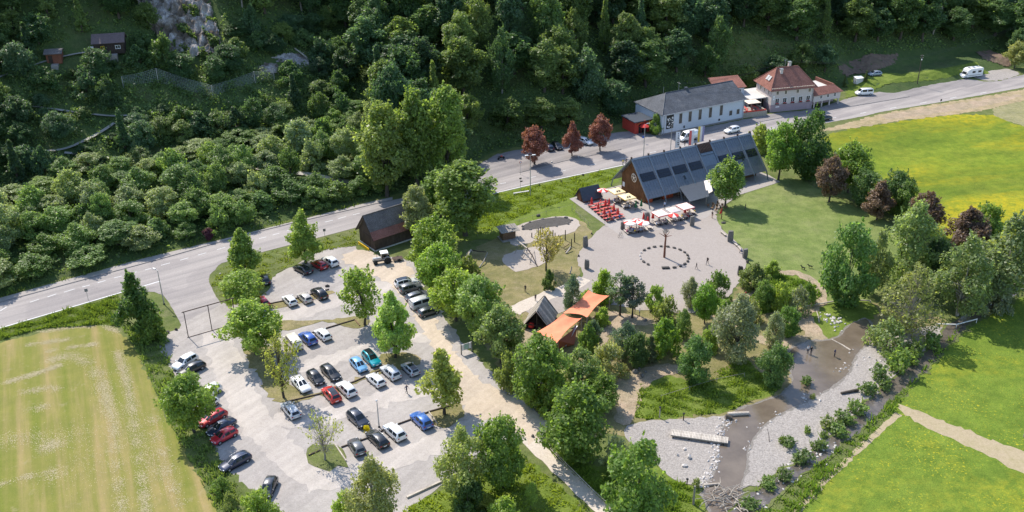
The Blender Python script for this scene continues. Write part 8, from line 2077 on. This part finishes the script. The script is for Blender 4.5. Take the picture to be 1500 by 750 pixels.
# roadside and forecourt clutter
for i, (px, py, w, h, m, l) in enumerate(((790, 272, 5, 4, 'dark_stone', 'dark planter tub on the verge below the leftmost copper tree'), (822, 266, 5, 4, 'dark_stone', 'dark bin at the road edge right of the leftmost copper tree'), (854, 257, 5, 4, 'dark_stone', 'dark bin on the verge above the dark shed'), (808, 238, 5, 4, 'pale_stone', 'pale boulder on the forecourt kerb by the leftmost copper tree'), (847, 230, 4, 3, 'pale_stone', 'pale boulder on the kerb below the middle copper tree'))): boulder(px, py, w, h, 160+i, l, m)
wl = thing('low_hedge_planter', 'pale low bench row on the verge beside the direction sign', 'bench', tuple(at(752, 285.5)), math.radians(20))
wpart(wl, 'seat', M['pale_kerb'], lambda b: b.box(0, 3.8, -.2, .2, .35, .45)); [wpart(wl, 'leg', M['kerb'], lambda b: b.box(u, u+.15, -.18, .18, 0, .35)) for u in (.1, 1.8, 3.5)]
wl.name = 'long_bench'
rp = thing('parasol', 'red parasol in front of the red entrance pavilion', 'parasol', P_(943.5, 196, .03))
wpart(rp, 'pole', M['steel'], lambda b: b.tube([(0, 0, 0), (0, 0, 2.6)], .04, 6)); wpart(rp, 'canopy', M['red_fabric'], lambda b: b.lathe([(1.35, 2.0), (1.35, 2.1), (.7, 2.5), (.05, 2.75)], 8))
tp2 = GO + Matrix.Rotation(math.radians(16), 3, 'Z') @ Vector((-6.0, -1.6, 0))
wp = thing('parasol', 'white square parasol on the terrace beside the guest house', 'parasol', (te.location.x, te.location.y, 1.1), math.radians(16))
wpart(wp, 'pole', M['steel'], lambda b: b.tube([(4.2, 2.6, 0), (4.2, 2.6, 2.6)], .05, 6))
for k in range(4):
    c4 = [(-1.9, -1.6), (1.9, -1.6), (1.9, 1.6), (-1.9, 1.6)]; p, q = c4[k], c4[(k+1) % 4]
    wpart(wp, 'canopy_panel', M['cream'], lambda b: b.slab([(4.2+p[0], 2.6+p[1], 2.45), (4.2+q[0], 2.6+q[1], 2.45), (4.2, 2.6, 2.95)], .03))
for k, (u, v) in enumerate(((2.2, 1.6), (3.8, 1.6), (5.6, 1.8), (2.6, 3.6), (5.4, 3.8))):
    p = te.location + Matrix.Rotation(math.radians(16), 3, 'Z') @ Vector((u, v, 1.1))
    put(PT['red'][0], p, 1.2+k*.2, 'red table on the stone walled terrace', 'table', 'tables on the stone terrace')
bx = thing('crate_stack', 'pale garden shed box on the grass bank right of the annex', 'box', tuple(hit(1257, 121)), .3)
wpart(bx, 'box', M['pale_kerb'], lambda b: b.box(-1.2, 1.2, -.7, .7, -.3, 1.4)); wpart(bx, 'lid', M['white'], lambda b: b.slab([(-1.3, -.8, 1.42), (1.3, -.8, 1.42), (1.3, .8, 1.7), (-1.3, .8, 1.7)], .08)); bx.name = 'garden_box'
for px, py, ty, l in ((1236, 128, 114, 'slim dark cypress right of the annex'), (1268, 120, 104, 'slim dark cypress beside the silvery blue car')):
    P = hit(px, py); plant(P, 'spruce0', 3.4, 1.5, (.05, .08, .025), l, 'tree', None, 'cypress_tree')

# bare trunks among the forest
for i, (px, py, tx, ty, l) in enumerate(((515, 62, 533, 4, 'leaning bare trunk in the forest, longest at the top left'), (442, 16, 440, -8, 'pale bare trunk at the top edge left of the leaning one'), (557, 28, 556, -6, 'pair like bare trunk at the top edge right of the leaning one'), (1366, 50, 1376, -4, 'leaning bare trunk in the dark forest above the motorhome'), (1248, 40, 1250, 22, 'short pale trunk above the guest house annex'), (458, 92, 434, 70, 'fallen pale trunk beside the scree'), (355, 10, 355, -8, 'pale bare trunk at the top edge right of the rock face'))):
    P = hit(px, py); h = max(3, height_to(P, max(ty, -20))); s_ = pxm(P); L = (tx-px)/s_
    o = thing('bare_tree', l, 'tree', tuple(P)); wpart(o, 'trunk', M['pale_bark'], lambda b: b.tube([(0, 0, -.3), (L*.5, .1, h*.5), (L, 0, h)], [.28, .22, .12], 8)); wpart(o, 'limb', M['pale_bark'], lambda b: (b.tube([(L*.6, 0, h*.6), (L*.6+.9, .3, h*.72)], [.08, .03], 5), b.tube([(L*.8, 0, h*.8), (L*.8-.8, -.2, h*.9)], [.07, .02], 5)))
